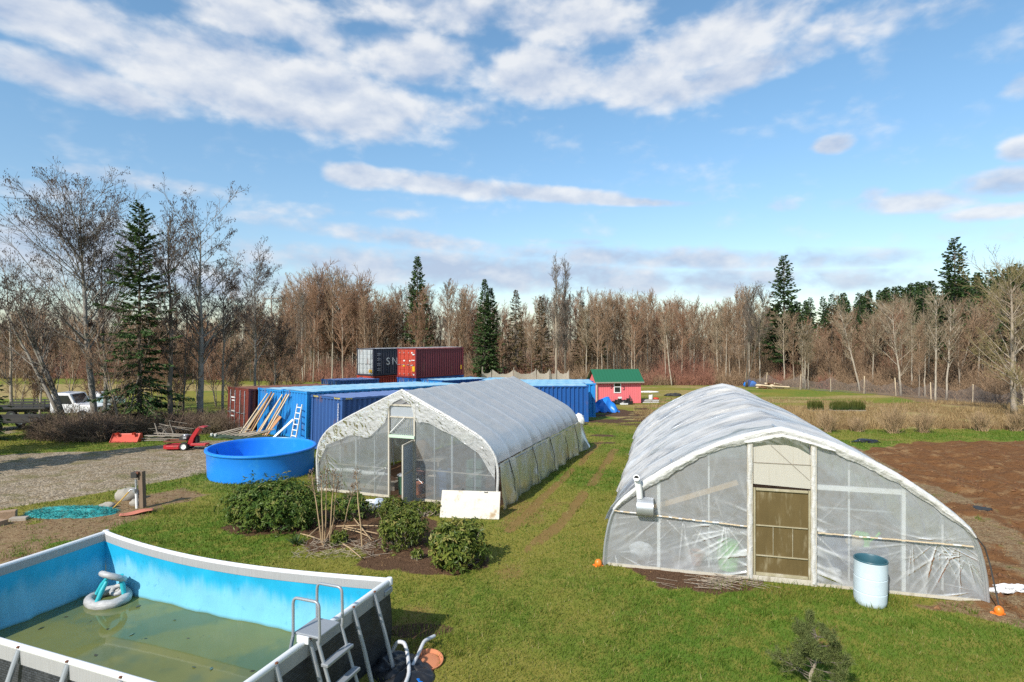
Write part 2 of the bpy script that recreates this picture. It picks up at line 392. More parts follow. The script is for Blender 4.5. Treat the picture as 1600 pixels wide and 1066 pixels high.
def masks(X, Y):
    m = {}; wob = (fbm(X * .8, Y * .8, 3, 4) - .47) * 1.6; wx, wy = X + wob * .6, Y + wob
    m['gravel'] = np.maximum(pmask(wx, wy, PL['gravel'], .35), pmask(wx, wy, PL['track'], .4))
    d = pmask(wx, wy, PL['dirt_left'], .5) * sstep(.22, .5, fbm(X * .9, Y * .9, 31, 4))
    d = np.maximum(d, pmask(wx, wy, PL['edge'], .35))
    wl = np.interp(X / np.maximum(Y, 1), [-.9, -.4, .3, .5, .6, .7, .9], [90, 78, 76, 73, 66, 60, 52]); lit = sstep(-3, 3, Y - wl + wob * 3) * sstep(-30, -22, X + wob * 2)
    lit = np.maximum(lit, sstep(88, 96, Y))
    d = np.maximum(d, np.maximum(lit, pmask(wx, wy, PL['litter'], 1.0)))
    m['dirt'] = d
    b = np.maximum(pmask(wx, wy, PL['bed'], .22), pmask(wx * 1, wy, PL['bed2'], .14))
    # bare floors of the two tunnels
    for (ox, oy, rz, w, l) in TUN:
        lx = (X - ox) * math.cos(rz) + (Y - oy) * math.sin(rz); ly = -(X - ox) * math.sin(rz) + (Y - oy) * math.cos(rz)
        b = np.maximum(b, sstep(-.12, .1, lx) * sstep(w + .12, w - .1, lx) * sstep(-.1, .1, ly) * sstep(l + .1, l - .1, ly))
    moulds = [((944, 681), .9, .5), ((942, 692), .85, .35), ((650, 985), .75, .3), ((1240, 596), 2, 1.4)]
    for (p, ax, ay) in moulds:
        c = G(*p); b = np.maximum(b, sstep(1.2, .6, np.hypot((X - c.x) / ax, (Y - c.y) / ay) + wob * .5))
    b = np.maximum(b, pmask(X + wob * 2.5, Y + wob * 3, PL['brown_a'], .8) * sstep(.33, .5, fbm(X * .35 + 9, Y * 1.1, 8, 4)))
    m['bed'] = b
    m['till'] = np.maximum(pmask(wx, wy, PL['tilled'], .4), pmask(wx, wy, PL['edge'], .35) * sstep(.3, .6, fbm(X * .7, Y * .7, 55, 4)) * .8)
    s = pmask(wx, wy, PL['straw'], .7)
    s = np.maximum(s, pmask(wx, wy, PL['field_l'], 1.5) * (.66 + .34 * sstep(.3, .6, fbm(X * .05, Y * .4, 71, 3))))
    s = np.maximum(s, pmask(wx, wy, PL['dry_a'], .9) * .8)
    s = np.maximum(s, sstep(46, 52, Y) * sstep(5, 12, X) * .62 * sstep(.3, .55, fbm(X * .16, Y * .5, 73, 3)))
    m['straw'] = s
    r = np.maximum(lmask(X + wob * .15, Y, [(815, 872), (880, 812), (925, 757), (962, 702)], .30), lmask(X + wob * .15, Y, [(800, 828), (850, 775), (897, 732), (940, 690)], .26))
    r = r * sstep(.12, .48, fbm(X * 1.5, Y * .8, 61, 4))
    sc = sstep(.54, .72, fbm(X * .55 + 40, Y * .55, 91, 4)) * .55          # worn patches in the lawn
    m['rut'] = np.clip(np.maximum(r, sc), 0, 1)
    m['lush'] = np.maximum(sstep(.33, .62, fbm(X * .28 + 7, Y * .28, 12, 4)), .9 * pmask(X + wob * 2, Y + wob * 1.5, PL['lush'], .9) * sstep(.25, .5, fbm(X * .6, Y * .6, 14, 3)))
    return m
RGH = dict(o=(2.09, 13.15), rz=R(-14.8), W=7.45, L=13.9)
LGH = dict(o=(-6.53, 19.55), rz=R(-20.0), W=6.43, L=10.5)
TUN = [(g['o'][0], g['o'][1], g['rz'], g['W'], g['L']) for g in (RGH, LGH)]

def axis(lo, hi, step, far0, far1, gr):
    a = list(np.arange(lo, hi, step)); s = step; x = a[-1]; up = []
    while x < far1: s = min(s * gr, 12); x += s; up.append(x)
    s = step; x = a[0]; dn = []
    while x > far0: s = min(s * gr, 12); x -= s; dn.append(x)
    return np.array(dn[::-1] + a + up)
gx = axis(-17, 19, .125, -900, 900, 1.09); gy = axis(4.5, 34, .125, -40, 1200, 1.045)
XX, YY = np.meshgrid(gx, gy, indexing='ij')
MK = masks(XX, YY)
ZZ = gz0(YY) + .05 * (fbm(XX * .35, YY * .35, 5, 3) - .45)
near = sstep(70, 40, YY)
ZZ = ZZ + near * (MK['till'] * .30 * (fbm(XX * 2.2, YY * 2.2, 41, 4) - .45) + MK['till'] * .055 * np.sin((XX * .972 - YY * .235 + .25 * fbm(XX * .3, YY * .3, 47, 2)) * 2 * math.pi / 1.5)
                  + MK['bed'] * .07 * (fbm(XX * 3, YY * 3, 43, 3) - .3) - MK['rut'] * .02 + MK['gravel'] * .015 * (fbm(XX * 4, YY * 4, 44, 2) - .4)
                  + MK['dirt'] * .07 * (fbm(XX * 2.2, YY * 2.2, 45, 3) - .4) + .03 * (fbm(XX * 1.6, YY * 1.6, 46, 3) - .45))

def ground_mat():
    m = bpy.data.materials.new('ground_cover'); m.use_nodes = True; q = NT(m.node_tree); m.node_tree.nodes.clear()
    tc = q.n('ShaderNodeTexCoord').outputs['Object']
    A = {k: q.n('ShaderNodeAttribute', attribute_name=k).outputs['Fac'] for k in MK}
    n1 = q.noise(tc, .9, 6, .6); n2 = q.noise(tc, 7, 5, .65); n3 = q.noise(tc, 38, 4, .6); n4 = q.noise(tc, 2.6, 5, .6)
    def edge(a, k=.55): return q.ramp(q.m('MULTIPLY_ADD', q.m('SUBTRACT', n2, .5), k, a), .35, .65)
    g = q.mix(A['lush'], (.225, .200, .034), (.095, .175, .018))
    g = q.mix(q.m('MULTIPLY', q.ramp(n4, .42, .62), .8), g, (.235, .210, .042))
    g = q.mix(q.m('MULTIPLY', q.ramp(n3, .5, .72), .6), g, (.26, .22, .075))
    g = q.mix(q.m('MULTIPLY', q.ramp(n3, .46, .3), .5), g, (.045, .07, .012))
    g = q.mix(q.m('MULTIPLY', edge(A['rut'], .8), .8), g, q.mix(n2, (.20, .105, .04), (.25, .16, .06)))
    st = q.mix(q.ramp(n3, .3, .7), (.30, .215, .085), (.42, .31, .14)); st = q.mix(q.ramp(n4, .45, .65), st, (.21, .19, .06))
    g = q.mix(edge(A['straw']), g, st)
    dt = q.mix(q.ramp(n3, .35, .65), (.15, .095, .05), (.36, .26, .14)); dt = q.mix(q.ramp(n2, .44, .62), dt, (.19, .115, .06)); dt = q.mix(q.m('MULTIPLY', q.ramp(n4, .55, .68), .7), dt, (.13, .13, .03))
    g = q.mix(edge(A['dirt']), g, dt)
    vo = q.n('ShaderNodeTexVoronoi', ins={'Vector': tc, 'Scale': 17.0}); vc = q.n('ShaderNodeSeparateColor', ins={0: vo.outputs['Color']}).outputs[0]
    gr = q.mix(vc, (.15, .115, .075), (.47, .385, .275)); gr = q.mix(q.m('MULTIPLY', q.ramp(n4, .45, .66), .8), gr, (.24, .175, .10)); gr = q.mix(q.m('MULTIPLY', q.ramp(n1, .5, .64), .7), gr, (.17, .15, .06))
    g = q.mix(edge(A['gravel'], .8), g, gr)
    bd = q.mix(q.ramp(n3, .35, .65), (.045, .024, .013), (.15, .085, .048)); bd = q.mix(q.m('MULTIPLY', q.ramp(n2, .58, .7), .6), bd, (.25, .16, .09))
    g = q.mix(edge(A['bed']), g, bd)
    tl = q.mix(n2, (.100, .042, .015), (.240, .115, .046)); tl = q.mix(q.m('MULTIPLY', q.ramp(q.noise(tc, 1.3, 7, .7), .50, .68), .7), tl, q.mix(n3, (.22, .12, .05), (.42, .28, .14)))
    g = q.mix(edge(A['till'], .6), g, tl)
    hgt = q.m('ADD', q.m('MULTIPLY', n3, .6), q.m('MULTIPLY', vo.outputs['Distance'], q.m('MULTIPLY', A['gravel'], -.9)))
    hgt = q.m('ADD', hgt, q.m('MULTIPLY', q.m('ADD', n2, 0), q.m('MULTIPLY_ADD', A['till'], 1.6, .5)))
    bp = q.n('ShaderNodeBump', ins={'Strength': .75, 'Distance': .045, 'Height': hgt})
    p = q.n('ShaderNodeBsdfPrincipled', ins={'Base Color': g, 'Roughness': .95, 'Specular IOR Level': .15, 'Normal': bp.outputs[0]})
    o = q.n('ShaderNodeOutputMaterial'); q.put(o.inputs[0], p.outputs[0]); return m
GM = ground_mat()
nx, ny = XX.shape
idx = np.arange(nx * ny).reshape(nx, ny)
Q = np.stack([idx[:-1, :-1], idx[1:, :-1], idx[1:, 1:], idx[:-1, 1:]], -1).reshape(-1, 4)
fm = {k: MK[k].reshape(-1)[Q].mean(1) for k in ('gravel', 'till', 'bed')}
own = np.zeros(len(Q), int)
own[fm['gravel'] > .5] = 1; own[fm['till'] > .5] = 2
cxy = XX.reshape(-1)[Q].mean(1), YY.reshape(-1)[Q].mean(1)
bedz = (np.maximum(pmask(*cxy, PL['bed'], .1), pmask(*cxy, PL['bed2'], .1)) > .5) & (fm['bed'] > .4)
own[bedz] = 3
allV = np.stack([XX, YY, ZZ], -1).reshape(-1, 3)
for k, nm in enumerate(('ground', 'gravel_drive', 'tilled_field', 'planting_bed')):
    q_ = Q[own == k]; u, inv = np.unique(q_, return_inverse=True)
    npmesh(nm, allV[u], inv.reshape(-1, 4), GM, smooth=True, attrs={a: MK[a].reshape(-1)[u] for a in MK})['kind'] = 'structure'

def zg(x, y):
    """ground height on the built sheet (bilinear)"""
    x = np.asarray(x, float); y = np.asarray(y, float)
    i = np.clip(np.searchsorted(gx, x) - 1, 0, nx - 2); j = np.clip(np.searchsorted(gy, y) - 1, 0, ny - 2)
    fx = (x - gx[i]) / (gx[i + 1] - gx[i]); fy = (y - gy[j]) / (gy[j + 1] - gy[j])
    return (ZZ[i, j] * (1 - fx) + ZZ[i + 1, j] * fx) * (1 - fy) + (ZZ[i, j + 1] * (1 - fx) + ZZ[i + 1, j + 1] * fx) * fy
def gz(x, y): return float(zg(x, y))

# ------------------------------------------------------------------ grass
def leafmat(name, c0, c1, rough=.6, transl=.3, spec=.25, c2=None):
    m = bpy.data.materials.new(name); m.use_nodes = True; q = NT(m.node_tree); m.node_tree.nodes.clear()
    a = q.n('ShaderNodeAttribute', attribute_name='tint').outputs['Fac']
    col = q.mix(a, c0, c1)
    if c2 is not None: col = q.mix(q.ramp(a, .8, 1.0), col, c2)
    tc = q.n('ShaderNodeTexCoord').outputs['Object']
    col = q.mix(q.m('MULTIPLY', q.noise(tc, 1.1, 4, .6), .5), col, q.mix(.5, c0, (.02, .025, .008)))
    p = q.n('ShaderNodeBsdfPrincipled', ins={'Base Color': col, 'Roughness': rough, 'Specular IOR Level': spec})
    t = q.n('ShaderNodeBsdfTranslucent', ins={'Color': col})
    s = q.n('ShaderNodeMixShader', ins={0: transl, 1: p.outputs[0], 2: t.outputs[0]})
    o = q.n('ShaderNodeOutputMaterial'); q.put(o.inputs[0], s.outputs[0]); return m
M['grass'] = leafmat('grass_blade', (.120, .205, .020), (.37, .31, .075), .7, .35, c2=(.46, .38, .17))
M['straw'] = leafmat('dry_stem', (.16, .09, .04), (.62, .45, .22), .8, .2)
M['litter'] = leafmat('leaf_litter', (.12, .06, .03), (.40, .25, .12), .9, .1)
def blades(x, y, h, w, tint, name, m, lean=.5, rng=None):
    n = len(x); a = rng.uniform(0, 2 * math.pi, n); b = rng.uniform(0, 2 * math.pi, n); l = rng.uniform(.1, lean, n) * h
    z = zg(x, y) - .006
    p0 = np.stack([x - np.cos(a) * w / 2, y - np.sin(a) * w / 2, z], -1); p1 = np.stack([x + np.cos(a) * w / 2, y + np.sin(a) * w / 2, z], -1)
    p2 = np.stack([x + np.cos(b) * l, y + np.sin(b) * l, z + h], -1)
    V = np.stack([p0, p1, p2], 1).reshape(-1, 3); Fq = np.arange(3 * n).reshape(-1, 3)
    o = npmesh(name, V, Fq, m, attrs={'tint': np.repeat(tint, 3)}); return tag(o, kind='stuff')
g = np.random.default_rng(5)
def scatter(n, d0, d1, power=1.0, m=80, cxmin=-900, cxmax=900):
    D = d0 * (d1 / d0) ** (g.random(n) ** power); px = g.uniform(cxmin - m, cxmax + m, n)
    return px / F * D, D
POOL = dict(p=(-8.35, 11.84), rz=R(-20.3), W=6.74, D=3.4)
def in_rect(x, y, o, rz, x0, x1, y0, y1):
    lx = (x - o[0]) * math.cos(rz) + (y - o[1]) * math.sin(rz); ly = -(x - o[0]) * math.sin(rz) + (y - o[1]) * math.cos(rz)
    return (lx > x0) & (lx < x1) & (ly > y0) & (ly < y1)
x, y = scatter(430000, 6.5, 40, .85)
mk = masks(x, y)
keep = (mk['gravel'] < g.uniform(.2, .7, len(x))) & (mk['bed'] < g.uniform(.15, .6, len(x))) & (mk['till'] < .3) & (mk['dirt'] < g.uniform(.1, .95, len(x)))
keep &= (mk['rut'] < g.uniform(.2, 1.15, len(x))) & (mk['straw'] < .6)
keep &= ~in_rect(x, y, POOL['p'], POOL['rz'], -.1, 6.85, -3.5, .1)
x, y = x[keep], y[keep]; lush = mk['lush'][keep]; rut = mk['rut'][keep]
tint = np.clip(g.normal(.42, .2, len(x)) - .38 * lush + .35 * rut + .9 * (fbm(x * 1.3, y * 1.3, 77, 3) - .45) + .5 * (fbm(x * .35 + 8, y * .35, 78, 2) - .4) + .7 * (g.random(len(x)) < .06), 0, 1)
tuft = sstep(.5, .72, fbm(x * 2.4, y * 2.4, 83, 3)); h = (.024 + .035 * g.random(len(x)) ** 2) * (1 + .5 * lush + .7 * tuft) * (1 + .015 * y); w = .006 + .0011 * y
blades(x, y, h, w, tint, 'grass', M['grass'], .9, g)
# longer unmown grass round the tank, the tunnel feet, the barrel and the bed
rx, ry = [], []
for (px, py, rr, n) in [(330, 742, .5, 500), (405, 752, .9, 900), (470, 742, .7, 600), (1362, 945, .42, 420), (300, 800, .8, 500), (700, 1010, .5, 500), (640, 985, .6, 350),
                        (255, 800, .4, 300), (500, 770, .8, 500), (600, 795, .8, 800), (870, 735, 1.2, 500), (1190, 922, .7, 500), (1290, 928, .7, 450)]:
    c = G(px, py); t = g.uniform(0, 6.283, n); r = rr * np.sqrt(g.random(n)); rx.append(c.x + r * np.cos(t) * 1.6); ry.append(c.y + r * np.sin(t) * .8)
tx, ty = scatter(150, 8, 24, 1.); tm = masks(tx, ty); tk = (tm['bed'] < .2) & (tm['gravel'] < .2) & (tm['till'] < .2) & ~in_rect(tx, ty, POOL['p'], POOL['rz'], -.3, 7.2, -3.9, .3)
for cx, cy in zip(tx[tk], ty[tk]): n_ = int(g.integers(14, 40)); t = g.uniform(0, 6.283, n_); r = g.uniform(.05, .22) * np.sqrt(g.random(n_)); rx.append(cx + r * np.cos(t)); ry.append(cy + r * np.sin(t))
rx, ry = np.concatenate(rx), np.concatenate(ry)
blades(rx, ry, .06 + .12 * g.random(len(rx)) ** 1.8, np.full(len(rx), .014), np.clip(g.normal(.3, .25, len(rx)), 0, 1), 'long_grass', M['grass'], .7, g)
# dead standing grass of the far field
x, y = scatter(150000, 31, 62, 1.2, 60, 250, 900); mk = masks(x, y); k = (mk['straw'] > g.uniform(.35, .8, len(x))) & (y < 60); x, y = x[k], y[k]
k2 = fbm(x * .25, y * .25, 15, 3) > .28; x, y = x[k2], y[k2]
cl = sstep(.35, .7, fbm(x * .5, y * .5, 16, 3))
front = sstep(38, 34, y)
blades(x, y, (.12 + .75 * g.random(len(x)) ** 1.6 * (.3 + cl)) * (.6 + .9 * front), np.full(len(x), .035), np.clip(g.normal(.5, .25, len(x)) + .3 * (cl - .5), 0, 1), 'dry_grass', M['straw'], .7, g)
# clods on the tilled soil
x, y = scatter(16000, 9, 34, 1., 300, 420, 1100); mk = masks(x, y); k = (mk['till'] > g.uniform(.3, 1, len(x))) & (fbm(x * .9, y * .9, 27, 3) > g.uniform(.2, .6, len(x))) & ~in_rect(x, y, RGH['o'], RGH['rz'], -.1, 7.6, -.1, 14); x, y = x[k], y[k]; n_ = len(x)
oc = np.array([(1, 0, 0), (0, 1, 0), (-1, 0, 0), (0, -1, 0), (0, 0, .8), (0, 0, -.5)], float); of = np.array([(0, 1, 4), (1, 2, 4), (2, 3, 4), (3, 0, 4), (1, 0, 5), (2, 1, 5), (3, 2, 5), (0, 3, 5)])
s_ = (.018 + .07 * g.random(n_) ** 3)[:, None, None]; V = oc[None] * s_ * g.uniform(.6, 1.4, (n_, 6, 3)) + np.stack([x, y, zg(x, y) + .008], -1)[:, None]
npmesh('soil_clods', V.reshape(-1, 3), (of[None] + 6 * np.arange(n_)[:, None, None]).reshape(-1, 3), mat('clod', (.13, .057, .022), .95, var=.4, scale=3, col2=(.26, .14, .065), thr=(.55, .7)))['kind'] = 'stuff'
# leaf litter and crumbled stalks on the bare earth
x, y = scatter(90000, 8, 34, 1.0); mk = masks(x, y)
k = (np.maximum(mk['bed'] + .06, np.maximum(mk['dirt'], mk['till'] * .9 * sstep(.42, .6, fbm(x * .8, y * .8, 19, 4)))) > g.uniform(.2, 1, len(x))) & (fbm(x * 1.5, y * 1.5, 22, 3) > g.uniform(.2, .6, len(x)))
k &= ~in_rect(x, y, RGH['o'], RGH['rz'], 0, 7.45, 0, 14) & ~in_rect(x, y, LGH['o'], LGH['rz'], 0, 6.43, 0, 10.5) & ~in_rect(x, y, POOL['p'], POOL['rz'], -.1, 6.85, -3.5, .1)
x, y = x[k], y[k]
blades(x, y, .012 + .03 * g.random(len(x)), .02 + .03 * g.random(len(x)), np.clip(g.random(len(x)) ** 1.4, 0, 1), 'plant_litter', M['litter'], 3, g)
# ------------------------------------------------------------------ polytunnels
def profile(pts, n=61):
    """smooth arch through (inward, height) points of one side, mirrored; returns n points (u, z) evenly along it"""
    P = np.array(pts, float); W2 = P[-1, 0]
    d = np.r_[0, np.cumsum(np.hypot(*np.diff(P, axis=0).T))]; t = np.linspace(0, d[-1], 200)
    def cr(k):
        y = P[:, k]; mm = np.gradient(y, d); i = np.clip(np.searchsorted(d, t) - 1, 0, len(d) - 2); hh = d[i + 1] - d[i]; s = (t - d[i]) / hh
        return (2 * s**3 - 3 * s**2 + 1) * y[i] + (s**3 - 2 * s**2 + s) * hh * mm[i] + (3 * s**2 - 2 * s**3) * y[i + 1] + (s**3 - s**2) * hh * mm[i + 1]
    u, z = cr(0), cr(1)
    u = np.r_[u, (2 * W2 - u[::-1])[1:]]; z = np.r_[z, z[::-1][1:]]
    L = np.r_[0, np.cumsum(np.hypot(np.diff(u), np.diff(z)))]; s = np.linspace(0, L[-1], n)
    return np.stack([np.interp(s, L, u), np.interp(s, L, z)], -1)
def nrm2(P):
    t = np.gradient(P, axis=0); n = np.stack([-t[:, 1], t[:, 0]], -1); return n / np.linalg.norm(n, axis=1)[:, None]
def creases(u, z, anchors, seed):
    """radiating creases of stretched film: list of (u, z, reach, count, strength)"""
    f = np.zeros_like(u)
    for k, (au, az_, reach, cnt, st) in enumerate(anchors):
        dx, dz = u - au, z - az_; r = np.hypot(dx, dz); th = np.arctan2(dz, dx)
        s = vnoise(th * cnt + 50, r * .9 + k * 7.3, seed + k)
        below = sstep(.10, -.02, dz) * .8 + .2
        f += st * below * np.clip((s - .66) / .26, 0, 1) ** 1.8 * np.exp(-r / reach) * sstep(.03, .15, r)
    return f
def wall_film(name, prof, u0, u1, anchors, seed, mt, parent, y0=0., nu=150, nv=110, z0=.02, top=.05, soft=.02, jambs=()):
    uu = np.linspace(u0, u1, nu); zt = np.interp(uu, prof[:, 0], prof[:, 1]) - top
    T = np.linspace(0, 1, nv)[None, :]; U = np.repeat(uu[:, None], nv, 1); Z = z0 + np.maximum(zt - z0, .02)[:, None] * T
    f = creases(U, Z, anchors, seed)
    for (ju, sg, reach, zc, slope) in jambs:                         # short creases pulled from a stapled post
        d = (U - ju) * sg; s = vnoise((Z - zc) * 13 + 90 - slope * d * 13, d * 1.2, seed + 5)
        f += np.clip((s - .64) / .26, 0, 1) ** 1.6 * np.exp(-np.maximum(d, 0) / reach) * (d > 0) * 1.1 * sstep(1.9, 1.0, Z)
    f = np.clip(f, 0, 1.05); Y = y0 - .028 * f - soft * (fbm(U * 1.3, Z * 1.3, seed + 9, 3) - .45) * 2
    o = MB().grid(np.stack([U, Y, Z], -1)).build(name, mt, parent, smooth=True, sharp=180, attrs={'fold': np.clip(f * .95, 0, 1)})
    return o
def hoop_tube(prof, y, r=.024, off=-.03, n=6):
    P = prof + nrm2(prof) * off; return MB().tube([(p[0], y, max(p[1], -.1)) for p in P], r, n)

M['film_roof_l'] = film('milky_film', .94, (.72, .685, .625), .36, .30, .2, 1.4, (1, .6, 1), dirt=(.40, .43, .44), dirtamt=.45, tint=(.85, .88, .9))
M['film_wall_l'] = film('clear_film', .40, (.55, .60, .63), .12, .9, .3, 2.2, (1, 1, 1), dirt=(.42, .40, .33), dirtamt=.5)
M['film_crinkle'] = film('crinkled_film', .55, (.84, .84, .82), .17, 1.0, .5, 4.5, (1, 1, 1.7), var=.22, facet=.8, tl=.3)
M['film_side'] = film('grubby_film', .88, (.40, .42, .35), .35, .6, .5, 2.2, (1, .8, .5), dirt=(.22, .25, .15), dirtamt=.6)
M['film_roof_r'] = film('scuffed_film', .90, (.83, .785, .71), .30, .34, .4, 2.5, (.3, 2.6, 1), dirt=(.40, .40, .39), dirtamt=.6, thin=.72, tl=.28, tint=(.9, .92, .94))
M['film_wall_r'] = film('stretched_film', .56, (.66, .69, .705), .13, 1.0, .4, 2.2, (1, 1, 1), dirt=(.45, .42, .34), dirtamt=.45)
M['film_white'] = film('bunched_film', .90, (.84, .83, .80), .24, .9, .5, 5, dirt=(.66, .61, .50), dirtamt=.25, facet=1.2, tl=.3)
M['polycarb'] = mat('twinwall_panel', (.70, .67, .59), .4, var=.1, streak=(18, 1, .3), scale=3, transl=.4, col2=(.5, .44, .33), thr=(.55, .75))
M['brownpanel'] = mat('algae_brown_panel', (.150, .108, .048), .25, var=.35, scale=2.2, streak=(2.5, 1, .6), col2=(.30, .25, .15), thr=(.52, .74), scale2=2.5, transl=.15, spec=.6)
M['weathered'] = mat('weathered_pale_wood', (.50, .46, .38), .8, var=.2, streak=(3, 3, .5), bump=.2, col2=(.30, .26, .19), thr=(.52, .7)); M['dullrail'] = mat('dull_olive_rail', (.34, .30, .19), .7, var=.25, col2=(.46, .42, .32), thr=(.5, .7))
M['mint'] = mat('pale_green_paint', (.50, .66, .50), .6, var=.1)
M['doorgrey'] = mat('grey_door_sheet', (.45, .49, .53), .4, var=.12, transl=.25)

def thing_at(name, label, cat, g): return thing(name, label, cat, (g['o'][0], g['o'][1], 0), g['rz'])
def base_z(g, x, y):
    c, s = math.cos(g['rz']), math.sin(g['rz']); return gz(g['o'][0] + x * c - y * s, g['o'][1] + x * s + y * c)

# ---- the left tunnel
PRL = profile([(0, -.05), (-.05, .6), (-.06, 1.2), (.04, 1.6), (.36, 2.02), (.95, 2.38), (2.05, 2.92), (3.215, 3.47)])
gh = thing_at('greenhouse', 'milky grey polytunnel greenhouse with an open door and sagging side curtain, beside the blue tank', 'greenhouse', LGH)
Wl, Ll = LGH['W'], LGH['L']
hy = np.linspace(0, Ll, 10)
def slope_l(y): return base_z(LGH, Wl / 2, y) * 1.0
def roof_sheet(prof, n0, n1, L, hy, sag, seed, lift=.012, ny_=150, over=.05, sl=None, slack=.02, waves=0.):
    P = prof[n0:n1]; N = nrm2(prof)[n0:n1]; ys = np.linspace(-over, L + over, ny_)
    k = np.clip(np.searchsorted(hy, ys) - 1, 0, len(hy) - 2); t = (ys - hy[k]) / (hy[k + 1] - hy[k]); t = np.clip(t, 0, 1)
    hump = 4 * t * (1 - t); amp = sag * (.55 + .9 * vnoise(k * 3.7, k * 1.3, seed))
    S = np.linspace(0, 1, len(P))[:, None]
    U, Y = np.meshgrid(np.arange(len(P)) * .11, ys, indexing='ij')
    d = lift - (hump * amp)[None, :] * (.6 + .8 * vnoise(U * .6, Y * .5, seed + 1)) + slack * (fbm(U * 1.1, Y * .6, seed + 2, 3) - .47) * 2
    fold = np.zeros_like(d)
    if waves:
        s = fbm(U * .35 + 3, Y * 3.1 + U * .35, seed + 4, 3); w = np.clip((s - .52) / .16, 0, 1)
        d = d + waves * w; fold = .8 * w * sstep(.45, .6, fbm(U * .3, Y * .4, seed + 6, 2))
    touch = np.exp(-(np.minimum(t, 1 - t) * (hy[1] - hy[0]) / .055) ** 2)[None, :]
    fold = np.clip(fold + .75 * touch, 0, 1)
    X = P[:, 0][:, None] + N[:, 0][:, None] * d; Z = P[:, 1][:, None] + N[:, 1][:, None] * d
    if sl is not None: Z = Z + np.array([sl(v) for v in ys])[None, :]
    return np.stack([X, np.broadcast_to(ys[None, :], X.shape), Z], -1), fold
P3, fo = roof_sheet(PRL, 8, 53, Ll, hy, .022, 3, sl=slope_l, slack=.015)
MB().grid(P3).build('roof_cover', M['film_roof_l'], gh, True, 180, attrs={'fold': fo})
for y in hy:
    h_ = hoop_tube(PRL, y, .024, -.03); h_.v[0][:, 2] += slope_l(y); h_.build('hoop', M['galv'], gh, True)
for (u, z) in ((Wl / 2, 3.40), (.95, 2.30), (Wl - .95, 2.30)):
    MB().tube([(u, 0, z + slope_l(0)), (u, Ll, z + slope_l(Ll))], .022, 6).build('purlin', M['galv'], gh, True)
# side curtains: loose, creased and bowed out at the foot
def curtain(right):
    ys = np.linspace(.02, Ll + .55, 190); T = np.linspace(0, 1, 30)
    Y, TT = np.meshgrid(ys, T, indexing='ij'); top = 1.42
    f = fbm(Y * 1.6 + 5, TT * .9, 23 + right, 4); fine = np.clip((vnoise(Y * 3.2 + TT * 2.2, TT * 1.3, 29) - .58) / .25, 0, 1)
    tail = sstep(Ll - .2, Ll + .5, Y)
    out = .05 + .10 * (1 - TT) * f * 2 + .05 * np.sin(Y * 5.2 + 3 * f) * (1 - TT) + .03 * fine + tail * .35 * (1 - TT) * (1 + .4 * np.sin(Y * 9))
    Z = top * TT - .02 + np.array([slope_l(v) for v in ys])[:, None] + tail * (.35 * (1 - TT) ** 2 * (.5 + f)) - tail * .12 * TT
    X = Wl + .05 + out if right else -.05 - out
    return MB().grid(np.stack([X, Y, Z], -1)).build('side_curtain', M['film_side'], gh, True, 180, attrs={'fold': np.clip(fine * .35, 0, 1)})
curtain(1); curtain(0)
for y in (1.0, 3.4, 5.6, 7.7, 9.6):                                    # cords that hold the curtain
    z = slope_l(y); MB().tube([(Wl + .10, y - .15, z + 1.4), (Wl + .21, y + .1, z + .7), (Wl + .27, y + .05, z)], .012, 5).build('curtain_cord', M['black'], gh, True)
MB().tube([(Wl + .08, 0, 1.33 + slope_l(0)), (Wl + .08, Ll, 1.33 + slope_l(Ll))], .035, 6).build('curtain_roller', M['greytube'], gh, True)
# front wall
D0, D1, DT = 2.753, 3.645, 1.95
anc = [(1.4, 2.2, .5, 9, .5), (D0, 1.3, .6, 10, .5), (.2, 1.3, .5, 9, .5), (.3, 1.0, .6, 8, .8), (D0, 1.0, .7, 8, .8)]
wall_film('end_wall_film', PRL, .02, D0 - .03, anc, 51, M['film_wall_l'], gh)
wall_film('end_wall_film', PRL, D1 + .04, Wl - .02, [(D1, 1.0, .6, 9, .6), (Wl, 1.3, .6, 9, .6), (5, .2, .5, 9, .4)], 61, M['film_wall_l'], gh)
b = []
for u in (1.434, 4.951):
    zt = float(np.interp(u, PRL[:, 0], PRL[:, 1])); b.append(MB().box((u, .05, zt / 2), (.06, .05, zt - .05)))
for u in (.75, 2.1, 4.3, 5.7):
    zt = float(np.interp(u, PRL[:, 0], PRL[:, 1])); b.append(MB().box((u, .12, zt / 2), (.03, .03, zt - .08)))
for st_ in b: st_.build('end_wall_stud', M['galv'], gh)
MB().box((1.38, .06, .92), (2.7, .03, .03)).build('cross_rail', M['woodgrey'], gh); MB().box((5.05, .06, .98), (2.7, .03, .03)).build('cross_rail', M['woodgrey'], gh)
for (x_, w_) in ((1.38, 2.74), (5.03, 2.75)): MB().box((x_, .0, .035), (w_, .05, .08)).build('base_board', M['weathered'], gh)
zt = 3.05
b = MB(); b.box((D0 - .025, 0, zt / 2), (.05, .09, zt)); b.box((D1 + .02, 0, zt / 2), (.05, .09, zt)); b.box(((D0 + D1) / 2, 0, 3.0), (D1 - D0 - .02, .07, .05)); b.box(((D0 + D1) / 2, 0, 2.62), (D1 - D0 - .02, .05, .04)); b.build('door_frame', M['weathered'], gh)
MB().box(((D0 + D1) / 2 + .02, -.03, DT + .05), (D1 - D0 + .04, .10, .09)).build('door_lintel', M['mint'], gh, bevel=.006)
xs = np.linspace(D0 + .01, D1 - .01, 60)                                # corrugated clear panel over the door
MB().grid(np.stack([np.stack([xs, .02 + .015 * np.sin(xs * 2 * math.pi / .076), np.full(60, z)], -1) for z in (DT + .1, 2.60)], 1)).build('transom_panel', film('corrugated_sheet', .5, (.62, .68, .73), .2, .9, .2, 3), gh, True, 180)
